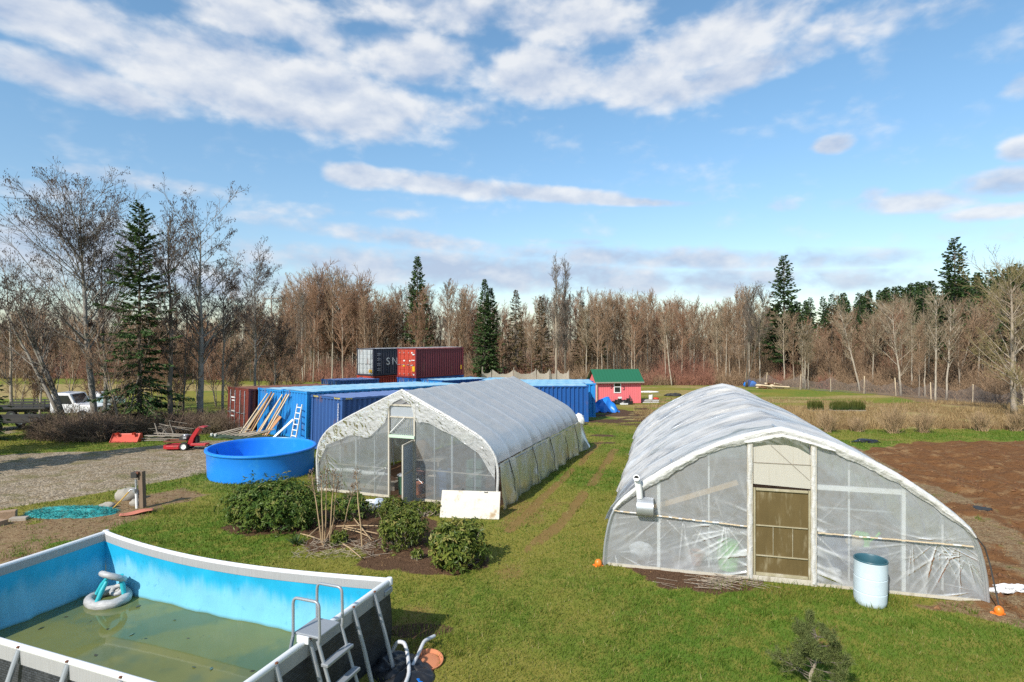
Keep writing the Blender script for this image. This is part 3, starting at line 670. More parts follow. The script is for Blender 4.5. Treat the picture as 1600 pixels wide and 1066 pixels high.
MB().box(((D0 + D1) / 2, .02, 2.81), (D1 - D0 - .04, .02, .34)).build('gable_vent', M['doorgrey'], gh)
MB().bar((D0 + .04, -.05, DT + .16), ((D0 + D1) / 2 + .12, -.05, 2.62), .03, .02).build('vent_stay', M['white'], gh)
# the open leaf
leaf = empty('door', (D1 - .01, -.06, .02)); leaf.parent = gh; leaf.rotation_euler = (0, 0, R(279))
b = MB()
for (c, s) in (((.03, 0, .95), (.05, .04, 1.9)), ((.87, 0, .95), (.05, .04, 1.9)), ((.45, 0, 1.88), (.79, .04, .05)), ((.45, 0, .03), (.79, .04, .05)), ((.45, 0, .98), (.79, .034, .05))): b.box(c, s)
b.build('door_rail', M['weathered'], leaf)
MB().box((.45, .0, .955), (.79, .012, 1.8)).build('door_sheet', M['doorgrey'], leaf)
# crinkled film hanging from the front hoop over the gable
u = np.linspace(.0, Wl, 220); zt = np.interp(u, PRL[:, 0], PRL[:, 1]); low = np.interp(u, [0, .35, 1.3, 2.0, 2.62, 2.75, 2.95, 3.2, 3.55, 3.75, 4.2, 5.2, 5.9, Wl], [.9, 1.55, 1.94, 1.9, 2.42, 2.9, 3.1, 3.2, 3.05, 2.5, 2.5, 2.06, 1.65, .9]) + .06 * (fbm(u * 5, u * 0, 7, 3) - .45)
T = np.linspace(0, 1, 34)[None, :]; Z = low[:, None] + (np.maximum(zt - .01 - low, .01))[:, None] * T; U = np.repeat(u[:, None], 34, 1)
Y = -.05 - .04 * fbm(U * 5, Z * 5, 77, 4) - .03 * fbm(U * 20 + Z * 10, Z * 14, 78, 2)
fl = np.clip((fbm(U * 22 + Z * 14, Z * 18 - U * 8, 79, 3) - .5) * 5, 0, 1)
MB().grid(np.stack([U, Y, Z], -1)).build('gable_flap', M['film_crinkle'], gh, True, 180, attrs={'fold': fl * .12})
MB().tube([(p[0], -.03, p[1]) for p in PRL + nrm2(PRL) * .015], .04, 8).build('front_hoop_wrap', M['film_white'], gh, True)
wall_film('back_wall_film', PRL, .02, Wl - .02, [(3.2, 1, .8, 8, .5)], 71, M['film_wall_l'], gh, y0=Ll, nu=60, nv=30).location.z = slope_l(Ll)
def inside(g, x, y, z=0):
    c, s = math.cos(g['rz']), math.sin(g['rz']); X, Y = g['o'][0] + x * c - y * s, g['o'][1] + x * s + y * c
    return (X, Y, gz(X, Y) + z)

# ---- the right tunnel
PRR = profile([(0, -.05), (.06, .62), (.25, 1.28), (.68, 1.74), (1.35, 2.25), (2.15, 2.71), (2.87, 3.02), (3.5, 3.2), (3.725, 3.25)], 73)
gr = thing_at('greenhouse', 'wide white polytunnel greenhouse with a brown door panel and wrinkled film, near the blue barrel', 'greenhouse', RGH)
Wr, Lr = RGH['W'], RGH['L']
def slope_r(y): return base_z(RGH, Wr / 2, y)
hyr = np.array([0, 1.35, 2.6, 3.9, 5.2, 6.5, 7.7, 9.0, 10.3, 11.5, 12.7, Lr])
P3, fo = roof_sheet(PRR, 7, 66, Lr, hyr, .10, 13, sl=slope_r, slack=.035, waves=.095, ny_=260)
MB().grid(P3).build('roof_cover', M['film_roof_r'], gr, True, 180, attrs={'fold': fo})
for sgn in (0, 1):                                                     # lower skirts either side
    P = PRR[:9] if sgn == 0 else PRR[-9:]; N = nrm2(PRR)[:9] if sgn == 0 else nrm2(PRR)[-9:]
    ys = np.linspace(0, Lr, 160); Uq, Yq = np.meshgrid(np.arange(9) * .12, ys, indexing='ij'); d = .01 + .05 * (fbm(Uq, Yq * .9, 33, 3) - .45)
    X = P[:, 0][:, None] + N[:, 0][:, None] * d; Z = P[:, 1][:, None] + N[:, 1][:, None] * d + np.array([slope_r(v) for v in ys])[None, :]
    MB().grid(np.stack([X, Yq, Z], -1)).build('side_skirt', M['film_wall_r'], gr, True, 180)
for y in hyr:
    h_ = hoop_tube(PRR, y, .026, -.035); h_.v[0][:, 2] += slope_r(y); h_.build('hoop', M['galv'], gr, True)
for (uu_, z) in ((Wr / 2, 3.19), (1.5, 2.28), (Wr - 1.5, 2.28)):
    MB().tube([(uu_, 0, z + slope_r(0)), (uu_, Lr, z + slope_r(Lr))], .024, 6).build('purlin', M['galv'], gr, True)
E0, E1 = 3.17, 4.30
anl = [(1.3, 1.22, .5, 13, 1.1), (1.75, 1.2, .5, 15, 1.2), (2.2, 1.18, .6, 15, 1.4), (2.6, 1.16, .5, 15, 1.2), (E0, 1.15, .8, 17, 1.5), (.25, .3, .6, 12, .8), (.9, .1, .4, 12, .7)]
wall_film('end_wall_film', PRR, .03, E0 - .1, anl, 101, M['film_wall_r'], gr, nu=190, nv=150, jambs=[(E0 - .1, -1, .42, 1.6, .35), (E0 - .1, -1, .5, .3, -.25)])
anr = [(E1, 1.15, .7, 17, 1.5), (5.6, 1.14, .3, 13, .9), (6.15, 1.13, .5, 15, 1.3), (6.6, 1.13, .6, 16, 1.5), (6.95, 1.12, .6, 15, 1.3), (7.3, .2, .9, 12, 1.0), (7.1, .9, .5, 12, .9)]
wall_film('end_wall_film', PRR, E1 + .1, Wr - .03, anr, 131, M['film_wall_r'], gr, nu=190, nv=150, jambs=[(E1 + .1, 1, .42, .9, -.4), (E1 + .1, 1, .5, .4, -.4)])
def batten(a, bb, seed):
    m_ = MB(); n = 40
    for k in range(n):
        t0, t1 = k / n, (k + .97) / n; p = Vector(a).lerp(Vector(bb), t0); q_ = Vector(a).lerp(Vector(bb), t1); j = Vector((0, 0, .012 * (vnoise(k * .9, seed) - .5)))
        m_.bar(p + j, q_ + j, .02, .03, up=(0, 1, 0), mi=0 if vnoise(k * 1.7, seed + 3) > .3 else 1)
    m_.build('batten', [M['woodpale'], M['white']], gr)
batten((.24, -.075, 1.27), (E0 - .12, -.075, 1.15), 1); batten((E1 + .12, -.075, 1.13), (7.18, -.075, 1.10), 2)
b = []
for u_ in (1.22, 6.02):
    zt = float(np.interp(u_, PRR[:, 0], PRR[:, 1])); b.append(MB().box((u_, .06, zt / 2), (.07, .06, zt - .1)))
for u_ in (2.3, 5.1, 6.8):
    zt = float(np.interp(u_, PRR[:, 0], PRR[:, 1])); b.append(MB().box((u_, .3, zt / 2), (.035, .035, zt - .1)))
for st_ in b: st_.build('end_wall_stud', M['white'], gr)
MB().box((5.15, .05, 2.05), (1.65, .05, .10)).build('cross_rail', M['white'], gr); MB().box((5.15, .35, 1.55), (1.6, .03, .03)).build('cross_rail', M['galv'], gr)
b = MB(); b.bar((.9, .4, 1.2), (2.9, .25, 2.0), .08, .10); b.build('diagonal_brace', M['wood'], gr)
for (x_, w_) in ((1.6, 3.0), (5.85, 2.95)): MB().box((x_, .0, .025), (w_, .04, .06)).build('base_board', M['weathered'], gr)
b = MB(); zt = 2.95
for u_ in (E0 - .06, E1 + .05): b.box((u_, -.02, zt / 2), (.11, .10, zt))
b.box(((E0 + E1) / 2, -.02, .06), (E1 - E0, .09, .11)); b.build('door_frame', M['weathered'], gr, bevel=.006)
for u_ in (E0 - .06, E1 + .05):                                        # film stapled round the posts
    zz = np.linspace(.05, 2.9, 90); rr = .05 + .018 * (fbm(zz * 9, zz * 0 + u_, 3, 3) - .4)
    MB().tube([(u_ + .012 * math.sin(z * 11), -.045, z) for z in zz], list(rr), 8).build('post_wrap', M['film_white'], gr, True)
# door: brown lower part in a light frame, cream twin-wall panel above
dr = empty('door', (E0, -.03, .12)); dr.parent = gr; Wd = E1 - E0
b = MB()
for (c, s) in (((.03, -.005, .93), (.04, .045, 1.86)), ((Wd - .03, -.005, .93), (.04, .045, 1.86)), ((Wd / 2, -.005, .03), (Wd - .12, .05, .06)), ((Wd / 2, -.005, 1.83), (Wd - .12, .05, .05)), ((Wd / 2, .0, 1.06), (Wd - .12, .035, .022)), ((Wd / 2, .0, .42), (Wd - .12, .035, .022)), ((.40, .0, .73), (.012, .03, .62)), ((.78, .0, .73), (.012, .03, .62))): b.box(c, s)
b.build('door_rail', M['dullrail'], dr, bevel=.004)
MB().box((Wd / 2, .02, .93), (Wd - .1, .012, 1.78)).build('door_panel', M['brownpanel'], dr)
pts = [(E0 + .01, 2.06), (E1 - .01, 2.02), (E1 - .01, 2.72), (E1 - .25, 2.86), ((E0 + E1) / 2 + .1, 2.91), (E0 + .3, 2.90), (E0 + .01, 2.84)]
MB().prism([(p[0], -.05, p[1]) for p in pts], (0, .014, 0)).build('transom_panel', M['polycarb'], gr)
b = MB(); b.box(((E0 + E1) / 2, -.06, 2.52), (Wd - .03, .012, .012)); b.bar((E0 + .35, -.065, 2.9), (E1 - .03, -.065, 2.2), .006, .006); b.build('transom_bead', M['woodgrey'], gr)
# white film folded over the front hoop: a pleated band with a ragged lower edge
def band_film(prof, n, up, down, seed, y0, thick):
    t = np.linspace(0, len(prof) - 1, n); P = np.stack([np.interp(t, np.arange(len(prof)), prof[:, k]) for k in (0, 1)], -1); N = nrm2(P); k_ = 26; V = []; fo_ = []
    for i in range(n):
        e = min(1., 6. * min(i, n - 1 - i) / n) ** .6; s = i * .018
        lo = down * e * (.55 + 1.0 * float(fbm(s * 1.3, 2, seed, 3))) + .02; ed = .05 * (float(fbm(s * 9, 4, seed + 1, 3)) - .45)
        for j in range(k_):
            v = j / (k_ - 1)                                           # 0 on the roof behind the hoop, 1 at the lower edge
            f1 = float(fbm(s * 2.2 + v * 1.2, v * 5.5, seed + 2, 3)); f2 = abs(float(fbm(s * 7 - v * 1.5, v * 3 + s, seed + 3, 2)) - .375) * 2
            bulge = thick * (.35 + 1.3 * f1) * math.sin(math.pi * min(1, v * 1.15) ** .8 if v < .87 else math.pi) + .02 * (f2 - .3)
            if v < .35: a = v / .35; y = y0 + .09 * (1 - a) - .02 * a; r = up * (.4 + .6 * math.sin(math.pi / 2 * a)) + bulge * .7
            else: a = (v - .35) / .65; y = y0 - .02 - .035 * math.sin(math.pi * a) - bulge; r = up * (1 - a) - (lo + ed) * a
            V.append((P[i, 0] + N[i, 0] * r, y, P[i, 1] + N[i, 1] * r)); fo_.append(max(0., 1 - f2 * 3.2) * .5)
    return MB().grid(np.array(V).reshape(n, k_, 3)), fo_
for (pr_, n_, up_, dn_, sd_, y_, th_) in ((PRR[9:-9], 420, .03, .125, 5, -.03, .036), (PRR[31:44] - np.array([0, .12]), 130, .015, .05, 9, -.06, .025)):
    m_, fo_ = band_film(pr_, n_, up_, dn_, sd_, y_, th_); m_.build('film_band', M['film_white'], gr, True, 180, attrs={'fold': fo_})
MB().tube([(p[0], -.02, p[1]) for p in PRR + nrm2(PRR) * .0], .032, 8).build('front_hoop', M['galv'], gr, True)
# vent cowl and its pipe on the left panel
vt = empty('vent', (.93, -.05, 1.14)); vt.parent = gr; vt.scale = (1.3, 1.2, 1.3)
xs = [(-.155 * math.cos(a), -.20 * math.sin(a)) for a in np.linspace(0, math.pi, 14)]
b = MB(); b.grid([[(p[0] * .0 - .14, p[1], .2 + p[0] * 1.05) for p in xs], [(.14, p[1], .2 + p[0] * 1.05) for p in xs]])
b.prism([(-.14, p[1], .2 + p[0] * 1.05) for p in xs], (.004, 0, 0)); b.prism([(.136, p[1], .2 + p[0] * 1.05) for p in xs], (.004, 0, 0)); b.build('cowl', M['galv'], vt, True)
MB().tube([(-.09, -.05, .36), (-.10, -.08, .5), (-.13, -.08, .66), (-.14, -.09, .70), (-.14, -.20, .73)], .055, 12).build('pipe', M['white'], vt, True)
MB().lathe([(.0, 0), (.04, 0)], (-.14, -.202, .73), 12, M=Matrix.Rotation(R(90), 3, 'X')).build('pipe_mouth', M['black'], vt)
wall_film('back_wall_film', PRR, .03, Wr - .03, [(3.2, 1, .8, 8, .5)], 171, M['film_wall_r'], gr, y0=Lr, nu=60, nv=30).location.z = slope_r(Lr)
# ------------------------------------------------------------------ frame pool
pl = thing('swimming_pool', 'rectangular blue lined above ground pool with a sagging white rail, holding shallow green water', 'pool', (POOL['p'][0], POOL['p'][1], gz(-5, 9)), POOL['rz'])
PW, PD, PH = POOL['W'], POOL['D'], 1.2
def liner_mat():
    m = bpy.data.materials.new('vinyl_liner'); m.use_nodes = True; q = NT(m.node_tree); m.node_tree.nodes.clear()
    tc = q.n('ShaderNodeTexCoord').outputs['Object']; s = q.n('ShaderNodeSeparateXYZ'); q.put(s.inputs[0], tc)
    mp = q.n('ShaderNodeMapping'); q.put(mp.inputs[0], tc); mp.inputs['Scale'].default_value = (1, 1, .18)
    c = q.mix(q.noise(mp.outputs[0], 3, 5, .6), (.014, .37, .62), (.024, .48, .76))
    fade = q.m('MULTIPLY', q.ramp(q.m('MULTIPLY_ADD', q.noise(mp.outputs[0], 2.2, 6, .65), -.9, s.outputs[2]), .36, .02), .55)
    c = q.mix(fade, c, (.33, .62, .75))                                 # bleached lower band of the vinyl
    c = q.mix(q.m('MULTIPLY', q.ramp(q.noise(tc, 9, 7, .75), .56, .72), .45), c, (.03, .20, .30))
    c = q.mix(q.ramp(s.outputs[2], .14, .04), c, (.10, .19, .13))       # tide mark of algae
    p = q.n('ShaderNodeBsdfPrincipled', ins={'Base Color': c, 'Roughness': .45, 'Specular IOR Level': .35})
    b = q.n('ShaderNodeBump', ins={'Strength': .6, 'Distance': .04, 'Height': q.noise(mp.outputs[0], 4.5, 5, .6)}); q.put(p.inputs['Normal'], b.outputs[0])
    o = q.n('ShaderNodeOutputMaterial'); q.put(o.inputs[0], p.outputs[0]); return m
M['liner'] = liner_mat()
def weave_mat():
    m = bpy.data.materials.new('woven_print'); m.use_nodes = True; q = NT(m.node_tree); m.node_tree.nodes.clear()
    tc = q.n('ShaderNodeTexCoord').outputs['Object']; s = q.n('ShaderNodeSeparateXYZ'); q.put(s.inputs[0], tc)
    h_ = q.m('ADD', s.outputs[0], s.outputs[1])
    br = q.n('ShaderNodeTexBrick', ins={'Vector': q.comb(h_, s.outputs[2]), 'Color1': (.045, .052, .062), 'Color2': (.022, .026, .032), 'Mortar': (.006, .007, .008), 'Scale': 1.0, 'Mortar Size': .004})
    br.inputs['Brick Width'].default_value = .075; br.inputs['Row Height'].default_value = .028
    c = q.mix(q.m('MULTIPLY', q.ramp(q.noise(tc, 2.5, 6, .65), .5, .7), .5), br.outputs[0], (.075, .08, .085))
    p = q.n('ShaderNodeBsdfPrincipled', ins={'Base Color': c, 'Roughness': .5})
    b = q.n('ShaderNodeBump', ins={'Strength': .4, 'Distance': .01, 'Height': br.outputs[1]}); b.invert = True; q.put(p.inputs['Normal'], b.outputs[0])
    o = q.n('ShaderNodeOutputMaterial'); q.put(o.inputs[0], p.outputs[0]); return m
M['weave'] = weave_mat()
M['skirt'] = mat('grey_pleated_band', (.36, .36, .355), .7, var=.2, streak=(22, 22, .6), scale=3, bump=.3, bscale=9)
def rim(t, side):
    """rail position along each side; the back rail sags and bows inward"""
    if side == 0: s = math.sin(math.pi * t ** .85); return (PW * t, -.10 * s, PH - .15 * s)
    if side == 1: return (PW, -PD * t, PH)
    if side == 2: return (PW * (1 - t), -PD, PH - .01)
    return (0, -PD * (1 - t), PH - .02 * math.sin(math.pi * t))
NRM = [(0, 1), (1, 0), (0, -1), (-1, 0)]
def band(side, off, z0, zt_off, n=90, m_=14, bulge=0, seed=0, wr=.0):
    rows = []
    for i in range(n):
        t = i / (n - 1); x, y, z = rim(t, side); nx_, ny_ = NRM[side]; top = z + zt_off; r = []
        for j in range(m_):
            s = j / (m_ - 1); zz = z0(z) + (top - z0(z)) * s; o = off + bulge * math.sin(math.pi * s) + wr * (float(fbm(t * 14, s * 1.2, seed + side, 3)) - .45) * (1 - s ** 4)
            r.append((x + nx_ * o, y + ny_ * o, zz))
        rows.append(r)
    return rows
b = MB()
for sd in range(4): b.grid(band(sd, -.045, lambda z: .0, -.12, bulge=.05, seed=40, wr=.13))
b.add([(0, 0, .012), (PW, 0, .012), (PW, -PD, .012), (0, -PD, .012)], [(0, 1, 2, 3)]); b.build('liner', M['liner'], pl, True, 60)
b = MB()
for sd in range(4): b.grid(band(sd, .0, lambda z: -.03, -.10, bulge=.06, seed=44, wr=.03))
b.build('outer_wall', M['weave'], pl, True, 60)
for sd in range(4):
    b = MB(); b.grid(band(sd, -.05, lambda z: z - .145, -.01, m_=4, seed=48, wr=.012)); b.grid(band(sd, .035, lambda z: z - .20, -.01, m_=4, seed=52, wr=.012)); b.build('rail_skirt', M['skirt'], pl, True, 60)
    MB().tube([rim(i / 40, sd) for i in range(41)], .042, 12).build('top_rail', M['rail'], pl, True, 60)
for c in ((0, 0), (PW, 0), (PW, -PD), (0, -PD)):
    MB().lathe([(.0, .05), (.05, .045), (.062, .02), (.062, -.06), (.045, -.075), (0, -.075)], (c[0], c[1], PH), 14).build('corner_joint', M['rail'], pl, True)
MB().box((PW + .02, -.10, PH - .13), (.10, .22, .09)).build('corner_plate', M['greytube'], pl, bevel=.015)
def leg(side, t):
    x, y, z = rim(t, side); nx_, ny_ = NRM[side]
    MB().tube([(x + nx_ * .03, y + ny_ * .03, z - .02), (x + nx_ * .06, y + ny_ * .06, z - .1), (x + nx_ * .22, y + ny_ * .22, .62), (x + nx_ * .40, y + ny_ * .40, .0)], .034, 9).build('leg', M['greytube'], pl, True)
    MB().lathe([(0, .02), (.022, .015), (.022, 0), (0, 0)], (x + nx_ * .04, y + ny_ * .04, z + .015), 8).build('rail_clip', M['rust'], pl)
for t in (.14, .30, .58, .76): leg(1, t)
for t in (.06, .22, .36, .50, .62, .74, .84, .94): leg(2, t)
for t in (.15, .5, .85): leg(0, t)
for t in (.2, .6): leg(3, t)
# maker's oval badge on the front wall
Mx = Matrix.Translation((PW * .338, -PD - .075, .60)) @ Matrix.Rotation(R(90), 4, 'X')
bd = MB(); pts = [(math.cos(a) * .21, math.sin(a) * .085) for a in np.linspace(0, 2 * math.pi, 33)[:-1]]
bd.tube([tuple(Mx @ Vector((p[0], p[1], .004))) for p in pts], .008, 5, closed=True); bd.build('badge_outline', M['galv'], pl, True)
text_mesh('Coleman', .11, 'badge_lettering', M['galv'], pl, Mx @ Matrix.Translation((0, -.005, .004)), shear=.25)
# water
def water_mat():
    m = bpy.data.materials.new('green_pool_water'); m.use_nodes = True; q = NT(m.node_tree); m.node_tree.nodes.clear()
    tc = q.n('ShaderNodeTexCoord').outputs['Object']
    c = q.mix(q.noise(tc, 1.2, 5, .6), (.115, .130, .036), (.18, .19, .056)); c = q.mix(q.m('MULTIPLY', q.ramp(q.noise(tc, .55, 4, .6), .5, .62), .8), c, (.085, .125, .06))
    c = q.mix(q.m('MULTIPLY', q.ramp(q.noise(tc, 6, 6, .7), .64, .72), .55), c, (.10, .19, .15)); c = q.mix(q.ramp(q.noise(tc, 3.2, 3, .5), .70, .74), c, (.03, .028, .012))
    p = q.n('ShaderNodeBsdfPrincipled', ins={'Base Color': c, 'Roughness': .05, 'Specular IOR Level': .55, 'IOR': 1.33})
    b = q.n('ShaderNodeBump', ins={'Strength': .04, 'Distance': .01, 'Height': q.noise(tc, 4, 2, .5)}); q.put(p.inputs['Normal'], b.outputs[0])
    o = q.n('ShaderNodeOutputMaterial'); q.put(o.inputs[0], p.outputs[0]); return m
b = MB(); b.grid([[(x, y, 0) for y in np.linspace(-PD + .02, -.02, 12)] for x in np.linspace(.02, PW - .02, 20)])
w = b.build('pool_water', water_mat(), None, True, 180); w.location = pl.location + Vector((0, 0, .075)); w.rotation_euler = pl.rotation_euler; tag(w, kind='structure')
gl_ = np.random.default_rng(6); nl = 24; lx = gl_.uniform(.3, PW - .3, nl); ly = -gl_.uniform(.2, PD - .2, nl); la = gl_.uniform(0, 6.28, nl); ls = gl_.uniform(.02, .07, nl); dxy = np.stack([np.cos(la), np.sin(la)], -1); per_ = np.stack([-dxy[:, 1], dxy[:, 0]], -1); cc_ = np.stack([lx, ly], -1)
V = np.stack([np.c_[c_, np.full(nl, .004 + .004 * k)] for k, c_ in enumerate((cc_ - dxy * ls[:, None], cc_ + per_ * ls[:, None] * .4, cc_ + dxy * ls[:, None], cc_ - per_ * ls[:, None] * .4))], 1).reshape(-1, 3)
fl_ = npmesh('floating_leaves', V, np.arange(4 * nl).reshape(-1, 4), mat('wet_leaf', (.05, .05, .03), .4, var=.5, scale=2, col2=(.12, .20, .16), thr=(.5, .55), scale2=1.5)); fl_.location = w.location; fl_.rotation_euler = w.rotation_euler; fl_['kind'] = 'stuff'
def pool_pt(x, y, z=0):
    c, s = math.cos(POOL['rz']), math.sin(POOL['rz']); return Vector((POOL['p'][0] + x * c - y * s, POOL['p'][1] + x * s + y * c, pl.location.z + z))
# ladder over the right rail
ld = thing('pool_ladder', 'grey A-frame pool ladder with two hooped handrails straddling the right rail of the pool', 'ladder', pool_pt(PW, -1.78), POOL['rz'])
for sy in (-.24, .24):
    hp = [(-.20, sy, 1.22), (-.20, sy, 1.62)] + [(-.14 + .06 * math.cos(a) * -1, sy, 1.66 + .09 * math.sin(a)) for a in np.linspace(0, math.pi / 2, 5)] + [(.12, sy, 1.75)] + [(.15 + .07 * math.sin(a), sy, 1.68 + .07 * math.cos(a)) for a in np.linspace(0, math.pi / 2, 5)] + [(.23, sy, 1.3), (.22, sy, 1.2)]
    MB().tube(hp, .02, 10).build('handrail', M['greytube'], ld, True, 60)
    MB().tube([(.20, sy, 1.24), (.42, sy, .62), (.66, sy, 0)], .024, 9).build('outer_leg', M['greytube'], ld, True)
    MB().tube([(-.20, sy, 1.24), (-.34, sy, .62), (-.46, sy, .03)], .024, 9).build('inner_leg', M['greytube'], ld, True)
MB().box((.0, 0, 1.262), (.40, .44, .04)).build('platform', M['greytube'], ld, bevel=.012)
MB().box((.0, -.285, 1.245), (.19, .03, .10)).build('warning_plate', M['rail'], ld, bevel=.01)
for z in (.96, .66, .36):
    MB().box((.20 + (1.24 - z) * .37 + .03, 0, z), (.11, .56, .045)).build('step', M['greytube'], ld, bevel=.01)
for z in (.9, .6): MB().box((-.20 - (1.24 - z) * .215, 0, z), (.09, .5, .035)).build('step', M['greytube'], ld, bevel=.01)
# floating ring toy
ty = thing('pool_float', 'inflatable ring toy with turquoise legs and a small upper hoop floating in the pool corner', 'pool toy', (-7.86, 11.22, pl.location.z + .075), R(-25))
M['greyvinyl'] = mat('grey_vinyl', (.42, .42, .42), .5, var=.5, scale=9, streak=(1, 1, 4), bump=.4, bscale=10)
M['teal'] = mat('teal_vinyl', (.03, .42, .48), .4, var=.12, bump=.2)
def ring(rad, tr, c, tilt, squash=1, seed=1):
    m_ = MB(); V = []
    for i in range(48):
        a = 2 * math.pi * i / 48
        for j in range(12):
            q_ = 2 * math.pi * j / 12; r = tr * (.85 + .35 * float(fbm(math.cos(a) * 3 + 5, math.sin(a) * 3 + j * .3, seed, 3)))
            p = Vector(((rad + r * math.cos(q_)) * math.cos(a), (rad + r * math.cos(q_)) * math.sin(a) * squash, r * math.sin(q_) * .9)); p = Matrix.Rotation(tilt, 3, 'X') @ p; V.append(tuple(p + Vector(c)))
    V = np.array(V).reshape(48, 12, 3); V = np.concatenate([V, V[:1]], 0); return m_.grid(V, loop=True)
ring(.36, .105, (0, 0, .06), R(4), .8, 3).build('base_ring', M['greyvinyl'], ty, True, 180)
ring(.195, .062, (.06, .05, .47), R(-32), 1, 8).build('hoop_ring', M['greyvinyl'], ty, True, 180)
for (a, c) in (((-.28, -.06), (-.09, .05)), ((.10, -.27), (.12, -.10)), ((.30, .12), (.23, .10)), ((-.02, .26), (.05, .22))):
    MB().tube([(a[0], a[1], .10), ((a[0] + c[0]) / 2, (a[1] + c[1]) / 2, .29), (c[0], c[1], .44)], [.04, .046, .034], 10).build('support_tube', M['teal'], ty, True)
ring(.12, .05, (.12, .10, .20), R(30), .8, 12).build('inner_ring', M['greyvinyl'], ty, True, 180)

# ------------------------------------------------------------------ round tank, barrel and near clutter
tk = thing('water_tank', 'large round open blue plastic stock tank with a rolled rim', 'tank', (-9.75, 22.45, gz(-9.75, 22.45) - .02), 0)
r = 1.98
pr = [(0, .03), (r - .14, .03), (r - .13, .06), (r - .075, .86), (r - .075, .93), (r - .06, .955), (r + .0, .96), (r + .045, .945), (r + .055, .915), (r + .045, .885), (r + .01, .87), (r - .01, .84), (r - .03, .45), (r - .06, .02), (r - .08, 0)]
t_ = MB().lathe(pr, n=96).build('tank_shell', M['tank'], tk, True, 35); t_.rotation_euler = (R(.2), R(.6), 0); t_.scale = (.99, .97, 1.13)
MB().tube([(-1.88, .2, .93), (-1.75, .25, .6), (-1.7, .3, .12)], .03, 8).build('filler_pipe', M['tank'], tk, True)
MB().lathe([(0, .07), (.09, .07), (.10, .03), (.10, 0)], (0, 0, .035), 16).build('drain_cap', M['tank'], tk, True)
pb = G(1362, 944)
br_ = thing('barrel', 'pale blue plastic barrel with open top standing before the right greenhouse', 'barrel', (pb.x, pb.y + .05, gz(pb.x, pb.y) - .03), 0)
M['barrel'] = mat('pale_blue_drum', (.56, .66, .72), .38, var=.06, col2=(.46, .55, .60), thr=(.55, .78), scale2=4, bump=.06)
br_.rotation_euler = (0, R(1.0), .3)
q_ = [(0, .02), (.25, .02), (.272, .05), (.284, .12), (.287, .27), (.280, .277), (.280, .287), (.287, .294), (.289, .55), (.282, .557), (.282, .567), (.289, .574), (.287, .80), (.29, .845), (.293, .87), (.288, .885), (.272, .88), (.268, .86), (.262, .7), (.255, .08), (0, .06)]
MB().lathe(q_, n=48).build('barrel_body', M['barrel'], br_, True, 35)
MB().lathe([(.255, .60), (.262, .868), (.274, .894), (.290, .898), (.297, .885), (.297, .872)], n=48).build('rim', mat('drum_rim', (.03, .10, .13), .4), br_, True, 50)
for (px, py, lab) in ((935, 884, 'small orange plastic anchor foot at the near left corner of the right greenhouse'), (1561, 960, 'orange plastic anchor foot with a rope at the right corner of the right greenhouse')):
    p = G(px, py); o = thing('anchor_foot', lab, 'anchor', (p.x, p.y, gz(p.x, p.y)), R(20))
    MB().blob((0, 0, .06), (.085, .075, .10), 3, .12).build('cap', M['orange'], o, True); MB().box((0, .02, .01), (.2, .16, .03)).build('flange', M['orange'], o, bevel=.01)
p = G(1561, 958); e = Vector(inside(RGH, Wr - .25, -.05, 1.30))
mid = (Vector(p) + e) / 2 + Vector((.16, .1, .1))
tag(MB().tube([e, e.lerp(mid, .5) + Vector((.05, 0, .05)), mid, Vector((p.x, p.y, .12))], .014, 6).build('guy_rope', M['dark'], None, True), 'dark grey rope from the right corner of the right greenhouse down to the orange foot', 'rope')
# white sheet scrap at the right edge
p = G(1585, 921); tag(MB().blob((p.x, p.y, gz(p.x, p.y) + .03), (.45, .13, .07), 4, .9, 40, 16, fr=4).build('plastic_scrap', M['bagwhite'], None, True), 'crumpled strip of white plastic on the soil right of the right greenhouse', 'plastic scrap')
# leaning board and bag at the left tunnel
p0, p1 = G(687, 809), G(780, 812); a = math.atan2(p1.y - p0.y, p1.x - p0.x); Lb = (p1 - p0).length
bo = thing('board', 'stained off-white board leaning on the front of the left greenhouse', 'board', ((p0.x + p1.x) / 2, (p0.y + p1.y) / 2, gz(p0.x, p0.y) - .01), a); bo.rotation_euler = (R(-24), 0, a)
M['board'] = mat('stained_board', (.60, .56, .48), .6, var=.10, scale=3, col2=(.34, .24, .13), thr=(.52, .70), scale2=2.4)
MB().box((0, 0, .39), (Lb, .025, .78)).build('panel', M['board'], bo, bevel=.01)
MB().tube([(-.28, -.02, .79), (-.24, -.03, .83), (-.2, -.02, .80)], .012, 6).build('hook', M['dark'], bo, True); MB().tube([(.38, .02, .78), (.40, -.03, .74), (.48, -.03, .74), (.5, .02, .78)], .012, 6).build('clip', M['dark'], bo, True)
p = G(578, 797); sk = thing('feed_bag', 'slumped white and grey printed sack on the ground by the open greenhouse door', 'sack', (p.x, p.y, gz(p.x, p.y)), .2)
MB().blob((0, 0, .13), (.50, .2, .19), 8, .3, 34, 18, fr=2.2).build('sack_body', M['bagwhite'], sk, True)
MB().blob((.24, -.03, .17), (.23, .19, .17), 9, .2, 24, 14).build('printed_panel', mat('grey_blue_print', (.42, .48, .56), .5, var=.2), sk, True); MB().blob((-.30, -.02, .22), (.16, .12, .14), 19, .35, 24, 14, fr=3).build('sack_mouth', M['bagwhite'], sk, True)
